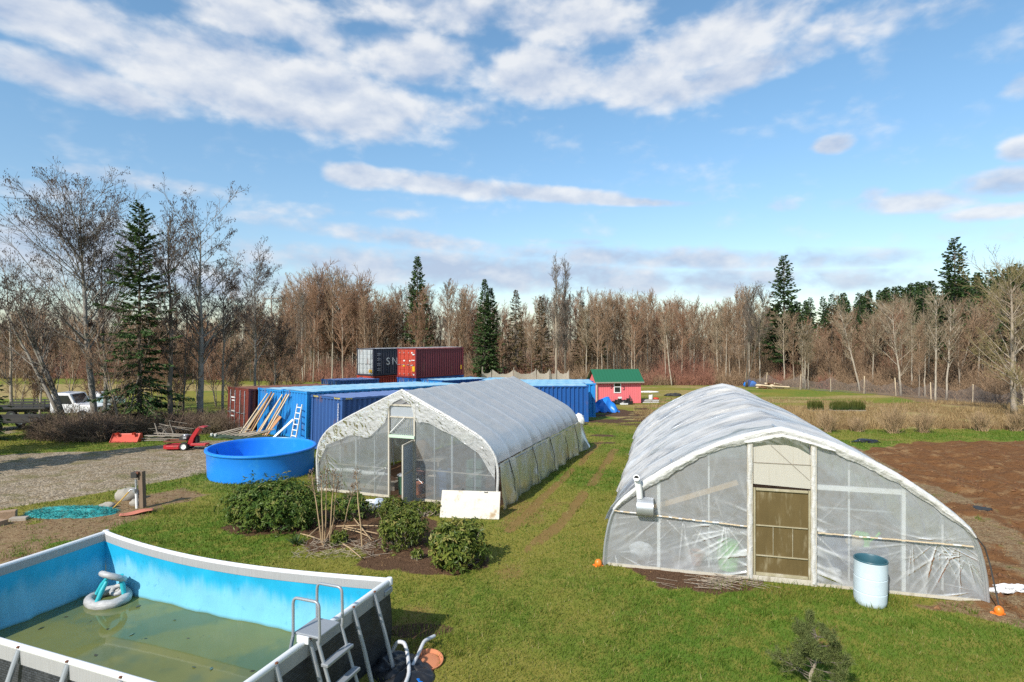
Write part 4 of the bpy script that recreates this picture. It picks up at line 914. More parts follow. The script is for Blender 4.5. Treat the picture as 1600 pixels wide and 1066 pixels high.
# contents glimpsed inside the tunnels
def prop(name, label, cat, g, x, y, z=0, rz=0): return thing(name, label, cat, inside(g, x, y, z), g['rz'] + rz)
t = prop('potting_bench', 'grey potting bench inside the open door of the left greenhouse', 'bench', LGH, 3.0, 1.9)
MB().box((0, 0, .98), (1.5, .7, .05)).build('bench_top', M['woodgrey'], t)
for (sx, sy) in ((-1, -1), (1, -1), (-1, 1), (1, 1)): MB().box((sx * .68, sy * .3, .48), (.07, .07, .95)).build('leg', M['woodgrey'], t)
MB().box((0, 0, .45), (1.4, .6, .04)).build('shelf', M['woodgrey'], t)
t = prop('burlap_sack', 'lumpy brown sack on the bench seen through the open greenhouse door', 'sack', LGH, 2.95, 1.8, 1.0); MB().blob((0, 0, .26), (.33, .25, .36), 14, .3, 28, 18).build('sack_body', mat('burlap', (.32, .22, .13), .9, bump=.5), t, True); MB().box((-.1, -.22, .2), (.3, .02, .16), rx=.3).build('sack_tag', M['woodpale'], t)
t = prop('bucket', 'brown bucket on the floor inside the open greenhouse door', 'bucket', LGH, 3.32, .75); MB().lathe([(0, .01), (.15, .01), (.2, .36), (.215, .38), (.19, .38), (.14, .05), (0, .05)]).build('bucket_body', M['terracotta'], t, True); MB().tube([(-.2, 0, .37), (0, .05, .5), (.2, 0, .37)], .008, 6).build('handle', M['galv'], t, True)
t = prop('bin', 'dark green bin just inside the open greenhouse door', 'bin', LGH, 2.90, .55); MB().lathe([(0, .01), (.13, .01), (.17, .62), (.185, .64), (.16, .64), (.12, .05), (0, .05)]).build('bin_body', mat('dark_green', (.05, .12, .08), .4), t, True); MB().lathe([(0, .70), (.12, .68), (.19, .64), (.19, .62)]).build('lid', M['galv'], t, True)
t = prop('basin', 'shallow pinkish basin on the lower shelf inside the left greenhouse', 'basin', LGH, 3.05, 1.65, .47); MB().lathe([(0, .01), (.2, .01), (.3, .15), (.32, .16), (.28, .15), (.19, .04), (0, .04)]).build('basin_bowl', mat('pink_plastic', (.45, .25, .2), .5), t, True); MB().box((0, .1, .24), (.3, .06, .18)).build('basin_rack', M['black'], t)
t = prop('water_drum', 'tall dark blue drum standing behind the film right of the left greenhouse door', 'drum', LGH, 4.25, .9); MB().lathe([(0, .02), (.26, .02), (.28, .3), (.27, .32), (.28, .34), (.28, .8), (.26, .86), (0, .86)]).build('drum_body', mat('navy_plastic', (.03, .07, .16), .4), t, True); MB().lathe([(0, .90), (.1, .9), (.1, .86)]).build('cap', M['black'], t, True)
t = prop('crate_stack', 'stack of dark green nursery crates behind the film of the left greenhouse', 'crates', LGH, 5.2, 1.3)
for k in range(4): MB().box((.01 * k, 0, .16 + .3 * k), (.55, .4, .26)).build('crate', mat('crate_green', (.05, .10, .07), .6) if k == 0 else bpy.data.materials['crate_green'], t, bevel=.01)
t = prop('planter_bed', 'low planted bed along the left end wall of the left greenhouse', 'planter', LGH, 1.3, 1.2); MB().box((0, 0, .15), (2.2, .7, .3)).build('planter_side', M['woodgrey'], t); MB().blob((0, 0, .3), (1.0, .3, .16), 3, .4, 40, 12).build('planter_soil', M['soilmat'], t, True)
t = prop('sheet_roll', 'pale roll of plastic sheet on a rail behind the left film of the left greenhouse', 'plastic roll', LGH, 1.3, .28, .68); MB().tube([(-1.1, 0, 0), (-.2, 0, .06), (.4, .02, .0), (1.1, 0, .03)], [.06, .09, .07, .06], 10).build('roll_body', M['film_white'], t, True); MB().tube([(-1.3, 0, 0), (1.3, 0, .03)], .02, 6).build('roll_core', M['galv'], t, True)
t = prop('garden_bin', 'lime green bin behind the left film of the right greenhouse', 'bin', RGH, 2.72, .42); MB().lathe([(0, .02), (.2, .02), (.235, .25), (.225, .27), (.235, .29), (.23, .58), (.2, .62), (0, .62)]).build('bin_body', M['greenpl'], t, True); MB().lathe([(0, .67), (.15, .66), (.225, .62), (.225, .6)]).build('lid', M['greenpl'], t, True)
t = prop('flower_pot', 'terracotta pot behind the film beside the lime green bin', 'pot', RGH, 2.05, .5); MB().lathe([(0, .01), (.11, .01), (.16, .24), (.18, .24), (.18, .3), (.15, .3), (.13, .2), (0, .2)]).build('pot_body', M['terracotta'], t, True); MB().lathe([(0, .26), (.14, .25)]).build('pot_soil', M['soilmat'], t)
for (x, y, s, lab, mm) in ((.8, .75, .26, 'whitish sack behind the left corner film of the right greenhouse', 'bagwhite'), (2.35, .75, .22, 'small cream bag next to the terracotta pot in the right greenhouse', 'bagwhite'), (4.85, .55, .17, 'pinkish white bag behind the film left of the pale blue barrel', 'bagwhite'), (5.35, .8, .18, 'tan sack behind the film above the pale blue barrel', 'woodpale')):
    t = prop('soil_bag', lab, 'sack', RGH, x, y, .62 if 'tan' in lab else 0); MB().blob((0, 0, s * .6), (s, s * .6, s * .7), int(x * 10), .25, 24, 14).build('sack_body', M[mm], t, True); MB().blob((s * .5, -.05, s * 1.0), (s * .4, s * .3, s * .25), int(x * 11), .3, 16, 10).build('sack_neck', M[mm], t, True)
t = prop('cabinet', 'dark blue cabinet behind the right film of the right greenhouse', 'cabinet', RGH, 5.3, 1.1); MB().box((0, .1, .31), (1.5, .6, .6)).build('cabinet_body', mat('dark_blue_paint', (.03, .05, .13), .5), t, bevel=.02); MB().box((0, -.21, .31), (1.3, .02, .5)).build('cabinet_door', mat('mid_blue_paint', (.05, .07, .16), .5), t, bevel=.01)
t = prop('watering_can', 'lime green watering can on the blue cabinet inside the right greenhouse', 'watering can', RGH, 5.55, .95, .62); MB().lathe([(0, 0), (.14, 0), (.13, .26), (0, .28)]).build('can_body', M['greenpl'], t, True); MB().tube([(.1, 0, .06), (.26, 0, .2), (.34, 0, .3)], [.03, .02, .03], 8).build('spout', M['greenpl'], t, True); MB().tube([(-.12, 0, .05), (-.22, 0, .15), (-.1, 0, .3)], .015, 8).build('handle', M['greenpl'], t, True)
t = prop('red_tub', 'reddish tub behind the brown door panel of the right greenhouse', 'tub', RGH, 3.7, .7); MB().lathe([(0, .01), (.28, .01), (.36, .5), (.38, .52), (.34, .52), (.27, .06), (0, .06)]).build('tub_body', M['red'], t, True); MB().blob((0, 0, .48), (.3, .3, .12), 4, .3).build('tub_soil', M['soilmat'], t, True)
# heap of pool kit at the near corner
p = G(628, 1040)
t = thing('liner_heap', 'heap of crumpled black plastic sheet at the foot of the pool corner', 'plastic sheet', (-1.75, 9.0, gz(-1.75, 9)), R(-40))
b = MB(); V = []
for i in range(60):
    for j in range(44):
        u_, v_ = i / 59 * 2 - 1, j / 43 * 2 - 1; e = max(0, 1 - (u_ * u_ + v_ * v_)); hh = float(e ** .5 * (.05 + .42 * fbm(u_ * 2.2 + 5, v_ * 2.2 + 3, 5, 4) + .15 * abs(math.sin(u_ * 7 + 4 * vnoise(v_ * 2, u_ * 2, 4)))))
        V.append((u_ * .66, v_ * .44, hh * .42 - .03))
MB().grid(np.array(V).reshape(60, 44, 3)).build('sheet', M['black'], t, True, 50)
for (pts, lab) in ((((632, 1040), (638, 1066), (622, 1095)), 'curved pale grey pool hose arching over the black plastic heap'), (((679, 1008), (655, 1032), (636, 1060)), 'straight pale grey pool hose resting on the orange brown saucer')):
    A, Bm, Cc = [G(*q_) for q_ in pts]
    if 'curved' in lab: path = [A + Vector((-.22, .1, .18)), A + Vector((-.12, .06, .36)), A + Vector((.0, .02, .36)), A + Vector((.06, -.05, .22)), Bm + Vector((.02, 0, .12)), Cc + Vector((0, 0, .05))]
    else: path = [A + Vector((0, 0, .16)), A.lerp(Bm, .5) + Vector((-.05, 0, .2)), Bm + Vector((0, 0, .14)), Cc + Vector((0, 0, .05)), Cc + Vector((-.2, -.1, .04))]
    # smooth
    P = np.array([tuple(v) for v in path]); tt = np.linspace(0, len(P) - 1, 40); Ps = np.stack([np.interp(tt, np.arange(len(P)), P[:, k]) for k in range(3)], -1)
    for _ in range(6): Ps[1:-1] = (Ps[:-2] + 2 * Ps[1:-1] + Ps[2:]) / 4
    rr = [.028 + .003 * (k % 2) for k in range(40)]
    tag(MB().tube([Vector(v) for v in Ps], rr, 10).build('pool_hose', mat('pale_grey_hose', (.55, .56, .57), .45, var=.15) if 'pale_grey_hose' not in bpy.data.materials else bpy.data.materials['pale_grey_hose'], None, True), lab, 'hose', 'hoses at the pool corner')
p = G(668, 1040); t = thing('plant_saucer', 'orange brown clay saucer lying in the grass by the pool hoses', 'saucer', (p.x, p.y + .1, gz(p.x, p.y)), 0); t.rotation_euler = (R(10), 0, .4)
MB().lathe([(0, .03), (.19, .03), (.22, .075), (.235, .075), (.235, .05), (.2, .0), (0, 0)], n=28).build('dish', M['terracotta'], t, True); MB().blob((0, 0, .035), (.18, .18, .02), 3, .3).build('dried_mud', M['terracotta'], t, True)
p = G(648, 1066); tag(MB().blob((p.x, p.y, gz(p.x, p.y) + .03), (.15, .11, .04), 6, .5, 30, 12, fr=3).build('tarp_scrap', M['tarp'], None, True), 'crumpled scrap of blue sheet beside the pool hoses', 'sheet scrap')
# ------------------------------------------------------------------ shipping containers
def paint(name, c, c2=(.2, .09, .05), thr=(.58, .76)): return mat(name, c, .5, var=.12, scale=1.2, streak=(1, 1, .3), col2=c2, thr=thr, scale2=1.9, bump=.06)
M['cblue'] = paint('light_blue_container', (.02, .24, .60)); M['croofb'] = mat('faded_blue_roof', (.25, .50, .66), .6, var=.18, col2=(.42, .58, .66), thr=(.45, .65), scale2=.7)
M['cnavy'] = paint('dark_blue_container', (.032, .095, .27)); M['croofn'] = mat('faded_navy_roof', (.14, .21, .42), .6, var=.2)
M['cbrown'] = paint('brown_red_container', (.16, .035, .025), (.06, .03, .02), (.5, .7)); M['cmaroon'] = paint('maroon_container', (.165, .022, .030)); M['cred'] = paint('orange_red_container', (.46, .06, .035))
M['cgrey'] = paint('pale_grey_container', (.42, .45, .46)); M['cslate'] = paint('slate_container', (.055, .055, .075), (.10, .09, .09))
M['cdeep'] = paint('deep_blue_container', (.012, .085, .30)); M['yellow'] = mat('yellow_sticker', (.75, .42, .02), .5); M['hazard'] = mat('hazard_yellow', (.70, .55, .05), .5); M['sticker'] = mat('white_sticker', (.72, .72, .70), .5)
def corr(m_, a, b, z0, z1, out, pitch=.29, dep=.09, mi=0):
    """trapezoid corrugated sheet from a to b (xy), pressed inward"""
    a = np.array(a, float); b = np.array(b, float); L = np.linalg.norm(b - a); d = (b - a) / L; o = np.array(out, float); n = max(2, int(L / pitch)); p = L / n
    pts = []
    for k in range(n):
        for (f, e) in ((0, 0), (.25, 0), (.5, 1), (.75, 1)): pts.append(a + d * p * (k + f) - o * dep * e)
    pts.append(b); P = np.array(pts)
    m_.grid(np.stack([np.c_[P, np.full(len(P), z)] for z in (z0, z1)], 1), mi)
def container(label, loc, az, L, wall, roof, front='wall', endmat=None, z=None, group='shipping containers in the yard', slope=True, hh=2.59, frame=None):
    d = Vector((math.sin(R(az)), math.cos(R(az)))); x, y = loc; Wc = 2.44
    base = gz(x, y) if z is None else z
    t = thing('shipping_container', label, 'container', (x, y, base), R(90 - az), group)
    if slope: t.rotation_euler = (0, math.atan2(gz(x, y) - gz(x + d.x * L, y + d.y * L), L), R(90 - az))
    em = endmat or wall; fm_ = frame or wall
    w = MB(); corr(w, (.1, .02), (L - .1, .02), .16, hh - .1, (0, -1)); w.build('side_wall', wall, t)
    w = MB(); corr(w, (.1, Wc - .02), (L - .1, Wc - .02), .16, hh - .1, (0, 1)); w.build('side_wall', wall, t)
    w = MB(); corr(w, (L - .02, .1), (L - .02, Wc - .1), .16, hh - .1, (1, 0)); w.build('end_wall', em, t)
    if front == 'wall':
        w = MB(); corr(w, (.02, .1), (.02, Wc - .1), .16, hh - .1, (-1, 0), .25); w.build('end_wall', em, t)
    else:
        for k in (0, 1):
            y0 = .09 + k * 1.135; dd = MB(); dd.box((.05, y0 + .56, hh / 2 + .02), (.05, 1.12, hh - .28)); 
            for j in range(5): dd.box((.022, y0 + .56, .42 + j * .44), (.03, .98, .30))
            do = dd.build('door', em, t, bevel=.008)
            for yy in (.3, .84):
                MB().tube([(-.03, y0 + yy, .18), (-.03, y0 + yy, hh - .14)], .022, 6).build('lock_rod', M['galv'] if wall is not M['cmaroon'] else em, do)
                hb = MB()
                for z_ in (.35, 1.15, 2.2): hb.box((-.02, y0 + yy, z_), (.06, .1, .07))
                hb.bar((-.055, y0 + yy, 1.15), (-.055, y0 + yy + .3, 1.12), .03, .03); hb.build('handle', M['galv'], do)
    r = MB(); n = 40; rows = []
    for i in range(2 * int(L / .35) + 1):
        xx = .06 + (L - .12) * i / (2 * int(L / .35)); rows.append([(xx, yy, hh - .035 + (.016 if i % 4 < 2 else 0) + .01 * math.sin(math.pi * yy / Wc)) for yy in np.linspace(.05, Wc - .05, 6)])
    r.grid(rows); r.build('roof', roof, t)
    f = MB()
    for (cx, cy) in ((.055, .055), (L - .055, .055), (.055, Wc - .055), (L - .055, Wc - .055)):
        f.box((cx, cy, hh / 2), (.12, .12, hh - .24))
        for cz in (.06, hh - .06): f.box((cx, cy, cz), (.18, .17, .12))
    for yy in (.04, Wc - .04): f.box((L / 2, yy, hh - .07), (L - .2, .075, .085)); f.box((L / 2, yy, .09), (L - .2, .075, .14))
    for xx in (.045, L - .045): f.box((xx, Wc / 2, hh - .07), (.075, Wc - .2, .085)); f.box((xx, Wc / 2, .09), (.075, Wc - .2, .14))
    f.build('frame', fm_, t); return t
A = 38.0
ca = Vector((-10.95, 30.6)); dr_ = Vector((math.sin(R(A)), math.cos(R(A)))); lf = Vector((-math.cos(R(A)), math.sin(R(A))))
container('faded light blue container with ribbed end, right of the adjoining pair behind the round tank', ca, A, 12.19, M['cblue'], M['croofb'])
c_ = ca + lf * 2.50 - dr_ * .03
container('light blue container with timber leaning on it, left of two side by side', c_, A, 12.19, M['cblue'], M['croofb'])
cb = c_ + lf * 2.62 - dr_ * .5
t = container('brown red container with two pale lock rods, beside the brush', cb, A, 6.06, M['cbrown'], mat('brown_roof', (.20, .08, .05), .8), 'doors')
b = MB()
for (zz, w_) in ((2.0, .5), (1.82, .34), (1.2, .42), (.9, .5)): b.box((-.012, 1.75, zz), (.012, w_, .07))
b.build('marking', M['sticker'], t)
cn = Vector((-7.8, 26.3))
t = container('dark blue container with hazard striped corners, behind the left greenhouse', cn, A, 6.06, M['cnavy'], M['croofn'])
for (yy, xx) in ((.35, -.012), (2.1, -.012)):
    b = MB()
    for k in range(5): b.add([(xx, yy - .22 + .1 * k, 2.50), (xx, yy - .17 + .1 * k, 2.50), (xx, yy - .12 + .1 * k, 2.57), (xx, yy - .17 + .1 * k, 2.57)], [(0, 1, 2, 3)])
    b.build('hazard_stripe', M['hazard'], t)
b = MB()
for k in range(5): b.add([(.05 + .1 * k, -.012, 2.50), (.1 + .1 * k, -.012, 2.50), (.15 + .1 * k, -.012, 2.57), (.1 + .1 * k, -.012, 2.57)], [(0, 1, 2, 3)])
b.build('hazard_stripe', M['hazard'], t)
b = MB()                                                               # column of small white characters, too small to read
for k in range(11):
    z = 2.30 - k * .12
    for (yy, zz, w_, h_) in ((.30, z, .07, .015), (.30, z - .07, .07, .015), (.275 if k % 2 else .325, z - .035, .015, .07), (.30, z - .035, .05, .014)): b.box((-.008, yy, zz), (.012, w_, h_))
b.build('marking', M['sticker'], t)
# the stacked ones further back
mr = Vector((-8.33, 50.0)); bz = gz(*mr)
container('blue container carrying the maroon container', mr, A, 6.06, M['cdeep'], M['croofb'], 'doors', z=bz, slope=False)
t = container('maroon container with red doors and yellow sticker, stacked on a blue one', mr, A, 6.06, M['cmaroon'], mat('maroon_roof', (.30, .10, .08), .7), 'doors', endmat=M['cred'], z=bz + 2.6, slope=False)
b = MB(); b.box((-.035, .30, .80), (.02, .34, .45)); b.box((-.035, 1.55, 1.05), (.02, .24, .14)); b.build('yellow_sticker', M['yellow'], t)
b = MB()
for (yy, zz, w_, h_) in ((.45, 2.2, .22, .12), (.30, 2.05, .3, .1), (.35, 1.55, .4, .08), (.75, 1.5, .16, .12), (1.5, 1.5, .22, .12), (.55, 1.1, .25, .06), (.25, .3, .12, .12)): b.box((-.035, yy, zz), (.02, w_, h_))
b.build('white_sticker', M['sticker'], t); b = MB(); b.box((5.7, -.03, .75), (.14, .02, .4)); b.build('yellow_sticker', M['yellow'], t)
gy_ = Vector((-13.0, 54.0)); bz2 = gz(*gy_)
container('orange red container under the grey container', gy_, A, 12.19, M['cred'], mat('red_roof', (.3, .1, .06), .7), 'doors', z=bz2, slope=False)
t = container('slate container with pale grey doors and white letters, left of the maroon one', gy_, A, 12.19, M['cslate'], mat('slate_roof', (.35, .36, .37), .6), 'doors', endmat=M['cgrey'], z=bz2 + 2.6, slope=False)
Mt = lambda x, z: Matrix.Translation((x, -.03, z)) @ Matrix.Rotation(R(90), 4, 'X')
text_mesh('S', 1.0, 'lettering', M['sticker'], t, Mt(1.75, 1.3)); text_mesh('N', 1.0, 'lettering', M['sticker'], t, Mt(2.6, 1.3))
b = MB()
for k in range(4): b.box((.65, -.03, 2.1 - .48 * k), (.38, .02, .06)); b.box((.65, -.03, 1.95 - .48 * k), (.38, .02, .06)); b.box((.65, -.03, 2.03 - .48 * k), (.07, .02, .26))
b.build('marking', mat('faded_lettering', (.30, .30, .33), .6), t); b = MB(); b.box((-.035, .4, .45), (.02, .45, .28)); b.build('orange_sticker', M['yellow'], t)
container('blue container with faded roof in front of the maroon stack', (-5.6, 46.0), A, 6.06, M['cdeep'], M['croofb'], 'doors', endmat=M['cblue'])
container('small dark blue container left of the stacked containers', (-13.9, 46.2), A, 4.0, M['cnavy'], M['croofn'], 'doors')
container('deep blue ribbed container behind the left greenhouse, next to the blue tarpaulin', (5.25, 42.0), -90, 6.06, M['cdeep'], M['croofb'])
container('blue container in the second row behind the deep blue ribbed one', (6.2, 45.2), -90, 6.06, M['cblue'], M['croofb'])
container('blue container in the last row beside the red shed', (6.5, 48.6), -90, 6.06, M['cdeep'], M['croofb'])
container('dark blue container just behind the ridge of the left greenhouse', (-.2, 46.0), 5, 6.06, M['cnavy'], M['croofb'])

# ------------------------------------------------------------------ timber, ladder and clutter by the containers
face = lambda s, h, out=0.: Vector((*(ca + lf * s - dr_ * (.04 + out)), 0)) + Vector((0, 0, h))
def lean(s_foot, foot_out, s_top, ztop, w_, th, m_, lab):
    a = face(s_foot, 0, foot_out); a.z = gz(a.x, a.y) + .02; e = face(s_top, 0, .02); e.z = gz(e.x, e.y) + ztop
    o = MB().bar(a, e, w_, th, up=(-dr_.x, -dr_.y, .3)).build('plank', m_, None, bevel=.006); tag(o, lab, 'plank', 'timber leaning on the light blue containers'); return o
for (sf, st, zt_, w_, m_, lab) in ((4.9, 3.75, 2.35, .07, 'woodpale', 'pale narrow plank at the left edge of the leaning timber'), (4.6, 3.5, 2.2, .22, 'woodgrey', 'wide weathered board in the leaning timber stack'), (4.4, 3.45, 2.3, .09, 'wood', 'yellow plank beside the wide weathered board'),
                               (3.95, 3.30, 2.45, .11, 'woodbrown', 'brown plank in the left bunch of leaning timber'), (3.75, 3.05, 2.4, .09, 'wood', 'right hand plank of the left bunch of leaning timber'), (3.2, 2.35, 2.2, .09, 'wood', 'left plank of the middle leaning pair'),
                               (3.0, 2.2, 2.35, .08, 'woodpale', 'right plank of the middle leaning pair'), (2.45, 1.75, 2.4, .10, 'wood', 'left plank of the right leaning pair'), (2.25, 1.52, 2.4, .08, 'woodpale', 'right plank of the right leaning pair')):
    lean(sf, 1.1, st, zt_, w_, .05, M[m_], lab)
lean(2.7, .9, 2.45, 1.15, .42, .03, mat('plywood', (.46, .24, .12), .8), 'short reddish plywood sheet between the leaning planks')
lean(1.75, .9, 1.1, 1.05, .14, .05, M['white'], 'short white board leaning on the light blue container')
a = face(.35, 0, .5); t = thing('ladder', 'white aluminium ladder standing against the light blue container by the dark blue one', 'ladder', (a.x, a.y, gz(a.x, a.y)), R(90 - A)); t.rotation_euler = (0, R(12), R(90 - A))
for y in (-.22, .22): MB().box((0, y, .98), (.06, .045, 1.96)).build('side_rail', M['white'], t)
for k in range(6): MB().box((0, 0, .28 + k * .3), (.05, .40, .045)).build('rung', M['white'], t)
a = face(3.4, 0, 1.6); t = thing('scrap_pile', 'low pile of dark green netting and poles under the leaning timber', 'pile', (a.x, a.y, gz(a.x, a.y)), R(-20))
MB().blob((0, 0, .06), (1.9, .55, .16), 5, .6, 60, 18, fr=5).build('netting_heap', mat('dark_green_net', (.035, .06, .04), .8, bump=.8), t, True); b = MB()
for k in range(9): b.tube([(-1.8 + .3 * k, -.3, .2), (-.6 + .32 * k, .2, .5 + .1 * math.sin(k))], .03, 6)
b.build('pole_bundle', M['woodgrey'], t)
for (x, y) in ((-1.9, -.35), (-1.55, -.42)): MB().lathe([(0, .0), (.05, .0), (.07, .12), (.06, .12), (.04, .03), (0, .03)], (x, y, .12), 12).build('white_pot', M['white'], t, True)
p = G(345, 667); t = thing('fuel_can', 'bright red fuel can lying by the brush left of the brown container', 'can', (p.x, p.y, gz(p.x, p.y)), .2)
MB().blob((0, 0, .16), (.42, .2, .2), 3, .1, 24, 14).build('can_body', M['red'], t, True); MB().tube([(.3, 0, .22), (.5, .0, .2), (.62, 0, .12)], [.09, .07, .05], 10).build('spout', M['red'], t, True); MB().tube([(-.15, 0, .33), (-.08, 0, .42), (.08, 0, .42), (.15, 0, .33)], .025, 8).build('handle', M['red'], t, True)
# orange red loader bucket
p = G(197, 691); t = thing('loader_bucket', 'orange red tractor bucket on the grass before the brown brush', 'bucket', (p.x, p.y, gz(p.x, p.y)), R(4))
sec = [(-.28, 0), (.28, 0), (.32, .08), (.2, .42), (.12, .44), (.10, .40), (-.22, .05), (-.28, .04)]
b = MB(); b.prism([(-.66, q_[0], q_[1]) for q_ in sec], (1.32, 0, 0)); b.build('bucket_shell', M['orangered'], t, bevel=.01)
for x in (-.68, .68): MB().prism([(x - .015, q_[0], q_[1]) for q_ in ((-.3, 0), (.3, 0), (.34, .09), (.2, .45), (.05, .45))], (.03, 0, 0)).build('side_plate', M['orangered'], t)
b = MB()
for x in (-.45, -.38, .38, .45): b.box((x, -.05, .44), (.03, .2, .1))
b.build('hitch_lug', M['orangered'], t); MB().box((0, -.3, .03), (1.36, .06, .03)).build('cutting_edge', M['rust'], t)
# walk-behind mower
p = G(292, 702); t = thing('walk_mower', 'red walk-behind mower with white wheels and a tall slanted handle beside the gravel', 'mower', (p.x, p.y, gz(p.x, p.y)), R(3)); t.scale = (1.0, 1.0, 1.0)
MB().prism([(-.95, -.3, .08), (-.75, -.42, .08), (-.2, -.42, .08), (-.05, -.3, .08), (-.05, .3, .08), (-.2, .42, .08), (-.75, .42, .08), (-.95, .3, .08)], (0, 0, .17)).build('cutting_deck', M['red'], t, bevel=.02)
b = MB(); b.bar((-.95, -.25, .42), (.1, -.25, .45), .05, .06); b.bar((-.95, .25, .42), (.1, .25, .45), .05, .06); b.bar((-.95, -.25, .42), (-.95, .25, .42), .05, .06); b.box((-.9, 0, .25), (.1, .5, .06)); b.build('front_frame', M['rust'], t)
b = MB(); b.lathe([(0, 0), (.2, 0), (.21, .16), (.17, .22), (.1, .26), (0, .27)], (-.05, 0, .45), 20); b.box((-.22, -.05, .55), (.14, .2, .18)); b.box((.12, .1, .58), (.12, .16, .2)); b.build('engine', M['dark'], t, True)
b = MB(); b.box((.02, -.23, .6), (.14, .06, .1)); b.lathe([(0, .28), (.12, .27), (.14, .22)], (-.05, 0, .45), 16); b.build('engine_cowl', M['galv'], t, True)
MB().prism([(.12, -.2, .22), (.34, -.2, .22), (.42, -.2, .55), (.72, -.2, 1.02), (.92, -.2, 1.06), (.92, -.2, 1.10), (.66, -.2, 1.12), (.5, -.2, 1.0), (.24, -.2, .6), (.12, -.2, .35)], (0, .4, 0)).build('control_tower', M['red'], t, bevel=.015)
b = MB(); b.tube([(.70, -.32, 1.04), (.74, -.32, 1.1), (.98, -.32, 1.05)], .02, 7); b.tube([(.70, .32, 1.04), (.74, .32, 1.1), (.98, .32, 1.05)], .02, 7); b.tube([(.72, -.32, 1.08), (.72, .32, 1.08)], .02, 7); b.build('handlebar', M['dark'], t, True)
b = MB(); b.box((.62, 0, .24), (.7, .44, .08)); b.bar((.3, -.2, .3), (1.0, -.2, .3), .04, .05); b.build('foot_platform', M['red'], t, bevel=.01)
b = MB(); b.lathe([(0, 0), (.12, 0), (.12, .3), (0, .3)], (.48, .0, .34), 16); b.build('fuel_tank', M['black'], t, True)
def wheel(par, c, rad, w_, rim_m, tyre='tyre'):
    Mx = Matrix.Rotation(R(90), 3, 'X'); o = empty('wheel', c); o.parent = par
    MB().lathe([(rad * .62, -w_ / 2), (rad * .92, -w_ / 2), (rad, -w_ * .3), (rad, w_ * .3), (rad * .92, w_ / 2), (rad * .62, w_ / 2)], n=24, M=Mx).build('tyre', M['rubber'], o, True)
    MB().lathe([(0, w_ * .38), (rad * .2, w_ * .38), (rad * .25, w_ * .3), (rad * .55, w_ * .36), (rad * .64, w_ * .5), (rad * .64, -w_ * .5), (rad * .5, -w_ * .36), (0, -w_ * .4)], n=24, M=Mx).build('rim', rim_m, o, True)
for y in (-.34, .34): wheel(t, (.03, y, .2), .2, .14, M['white'])
for y in (-.2, .2): wheel(t, (1.0, y, .1), .1, .07, M['galv'])
# grey timber heap beside the mower
p = G(235, 690); t = thing('timber_heap', 'heap of weathered grey boards and branches left of the red mower', 'wood pile', (p.x + .3, p.y + .3, gz(p.x, p.y)), .1)
rg = random.Random(4)
for k in range(9): MB().bar((-.9 + rg.random() * .5, rg.uniform(-.3, .5), .05 + .035 * k), (1.2 + rg.random() * .5, rg.uniform(-.4, .5), .06 + .03 * k), .16, .03).build('board', M['woodgrey'], t)
for k in range(6): MB().tube([(rg.uniform(-1, .6), .6, .1), (rg.uniform(-1, 1), .7, .5 + .5 * rg.random()), (rg.uniform(-1, 1.4), .8, .3 + .9 * rg.random())], [.03, .022, .012], 6).build('branch', M['woodgrey'], t, True)
p = G(262, 680); t = thing('metal_scrap', 'small dark tangle of scrap metal lying above the grey boards', 'scrap metal', (p.x, p.y, gz(p.x, p.y)), .2)
MB().blob((0, 0, .2), (.6, .25, .22), 6, .5, 26, 12, fr=3).build('scrap_heap', M['dark'], t, True); b = MB()
for k in range(6): b.tube([(-.7 + .2 * k, -.1, .1 + .06 * k), (.0 + .2 * k, .1, .45 - .04 * k)], .02, 5)
b.build('scrap_rod', M['galv'], t)

# ------------------------------------------------------------------ post, rocks, netting, blocks
p = G(219, 794); t = thing('water_post', 'short brown wooden post with a pipe, tap and rusty cap on the bare earth', 'post', (p.x, p.y, gz(p.x, p.y) - .02), R(-8)); t.rotation_euler = (0, R(-2), R(-8))
MB().box((.06, .03, .56), (.15, .14, 1.14)).build('post', mat('weathered_post', (.19, .135, .09), .85, var=.3, streak=(3, 3, .4), bump=.3), t, bevel=.008)
MB().tube([(-.05, -.07, 0), (-.05, -.07, .62), (-.055, -.07, .9)], .032, 10).build('pipe', M['galv'], t, True); MB().tube([(-.05, -.07, .0), (-.05, -.07, .5)], .04, 10).build('pipe_sleeve', M['white'], t, True)
b = MB(); b.box((-.08, -.04, 1.04), (.2, .18, .17)); b.build('meter_box', M['dark'], t, bevel=.01); MB().box((.0, -.06, 1.1), (.12, .12, .06)).build('cap', M['rust'], t, bevel=.01)
b = MB(); b.lathe([(0, -.05), (.05, -.05), (.05, .05), (0, .05)], (-.07, -.12, .58), 12); b.tube([(-.05, -.1, .6), (-.16, -.16, .62), (-.2, -.18, .56)], .028, 8); b.build('tap', M['galv'], t, True)
MB().tube([(-.2, -.18, .56), (-.4, -.3, .3), (-.6, -.45, .06), (-.72, -.6, .03), (-.6, -.9, .03)], .018, 7).build('yellow_hose', mat('yellow_hose', (.55, .33, .05), .5), t, True)
def rock(px, py, s, lab, seed, grp=None):
    p = G(px, py); o = MB().blob((0, 0, s[2] * .7), s, seed, .28, 24, 14, fr=1.9).build('rock', M['stone'], None, True, 30); o.location = (p.x, p.y, gz(p.x, p.y) - .03); tag(o, lab, 'rock', grp)
rock(199, 781, (.34, .26, .24), 'large pale rock just left of the brown water post', 5); rock(167, 794, (.22, .16, .12), 'small flat stone at the tip of the turquoise netting', 9); rock(212, 789, (.16, .14, .14), 'dark stone squeezed between the large rock and the water post', 12)
p = G(222, 803); t = thing('traffic_mat', 'faded orange red rubber mat lying below the water post', 'mat', (p.x - .12, p.y - .06, gz(p.x, p.y) + .03), R(28))
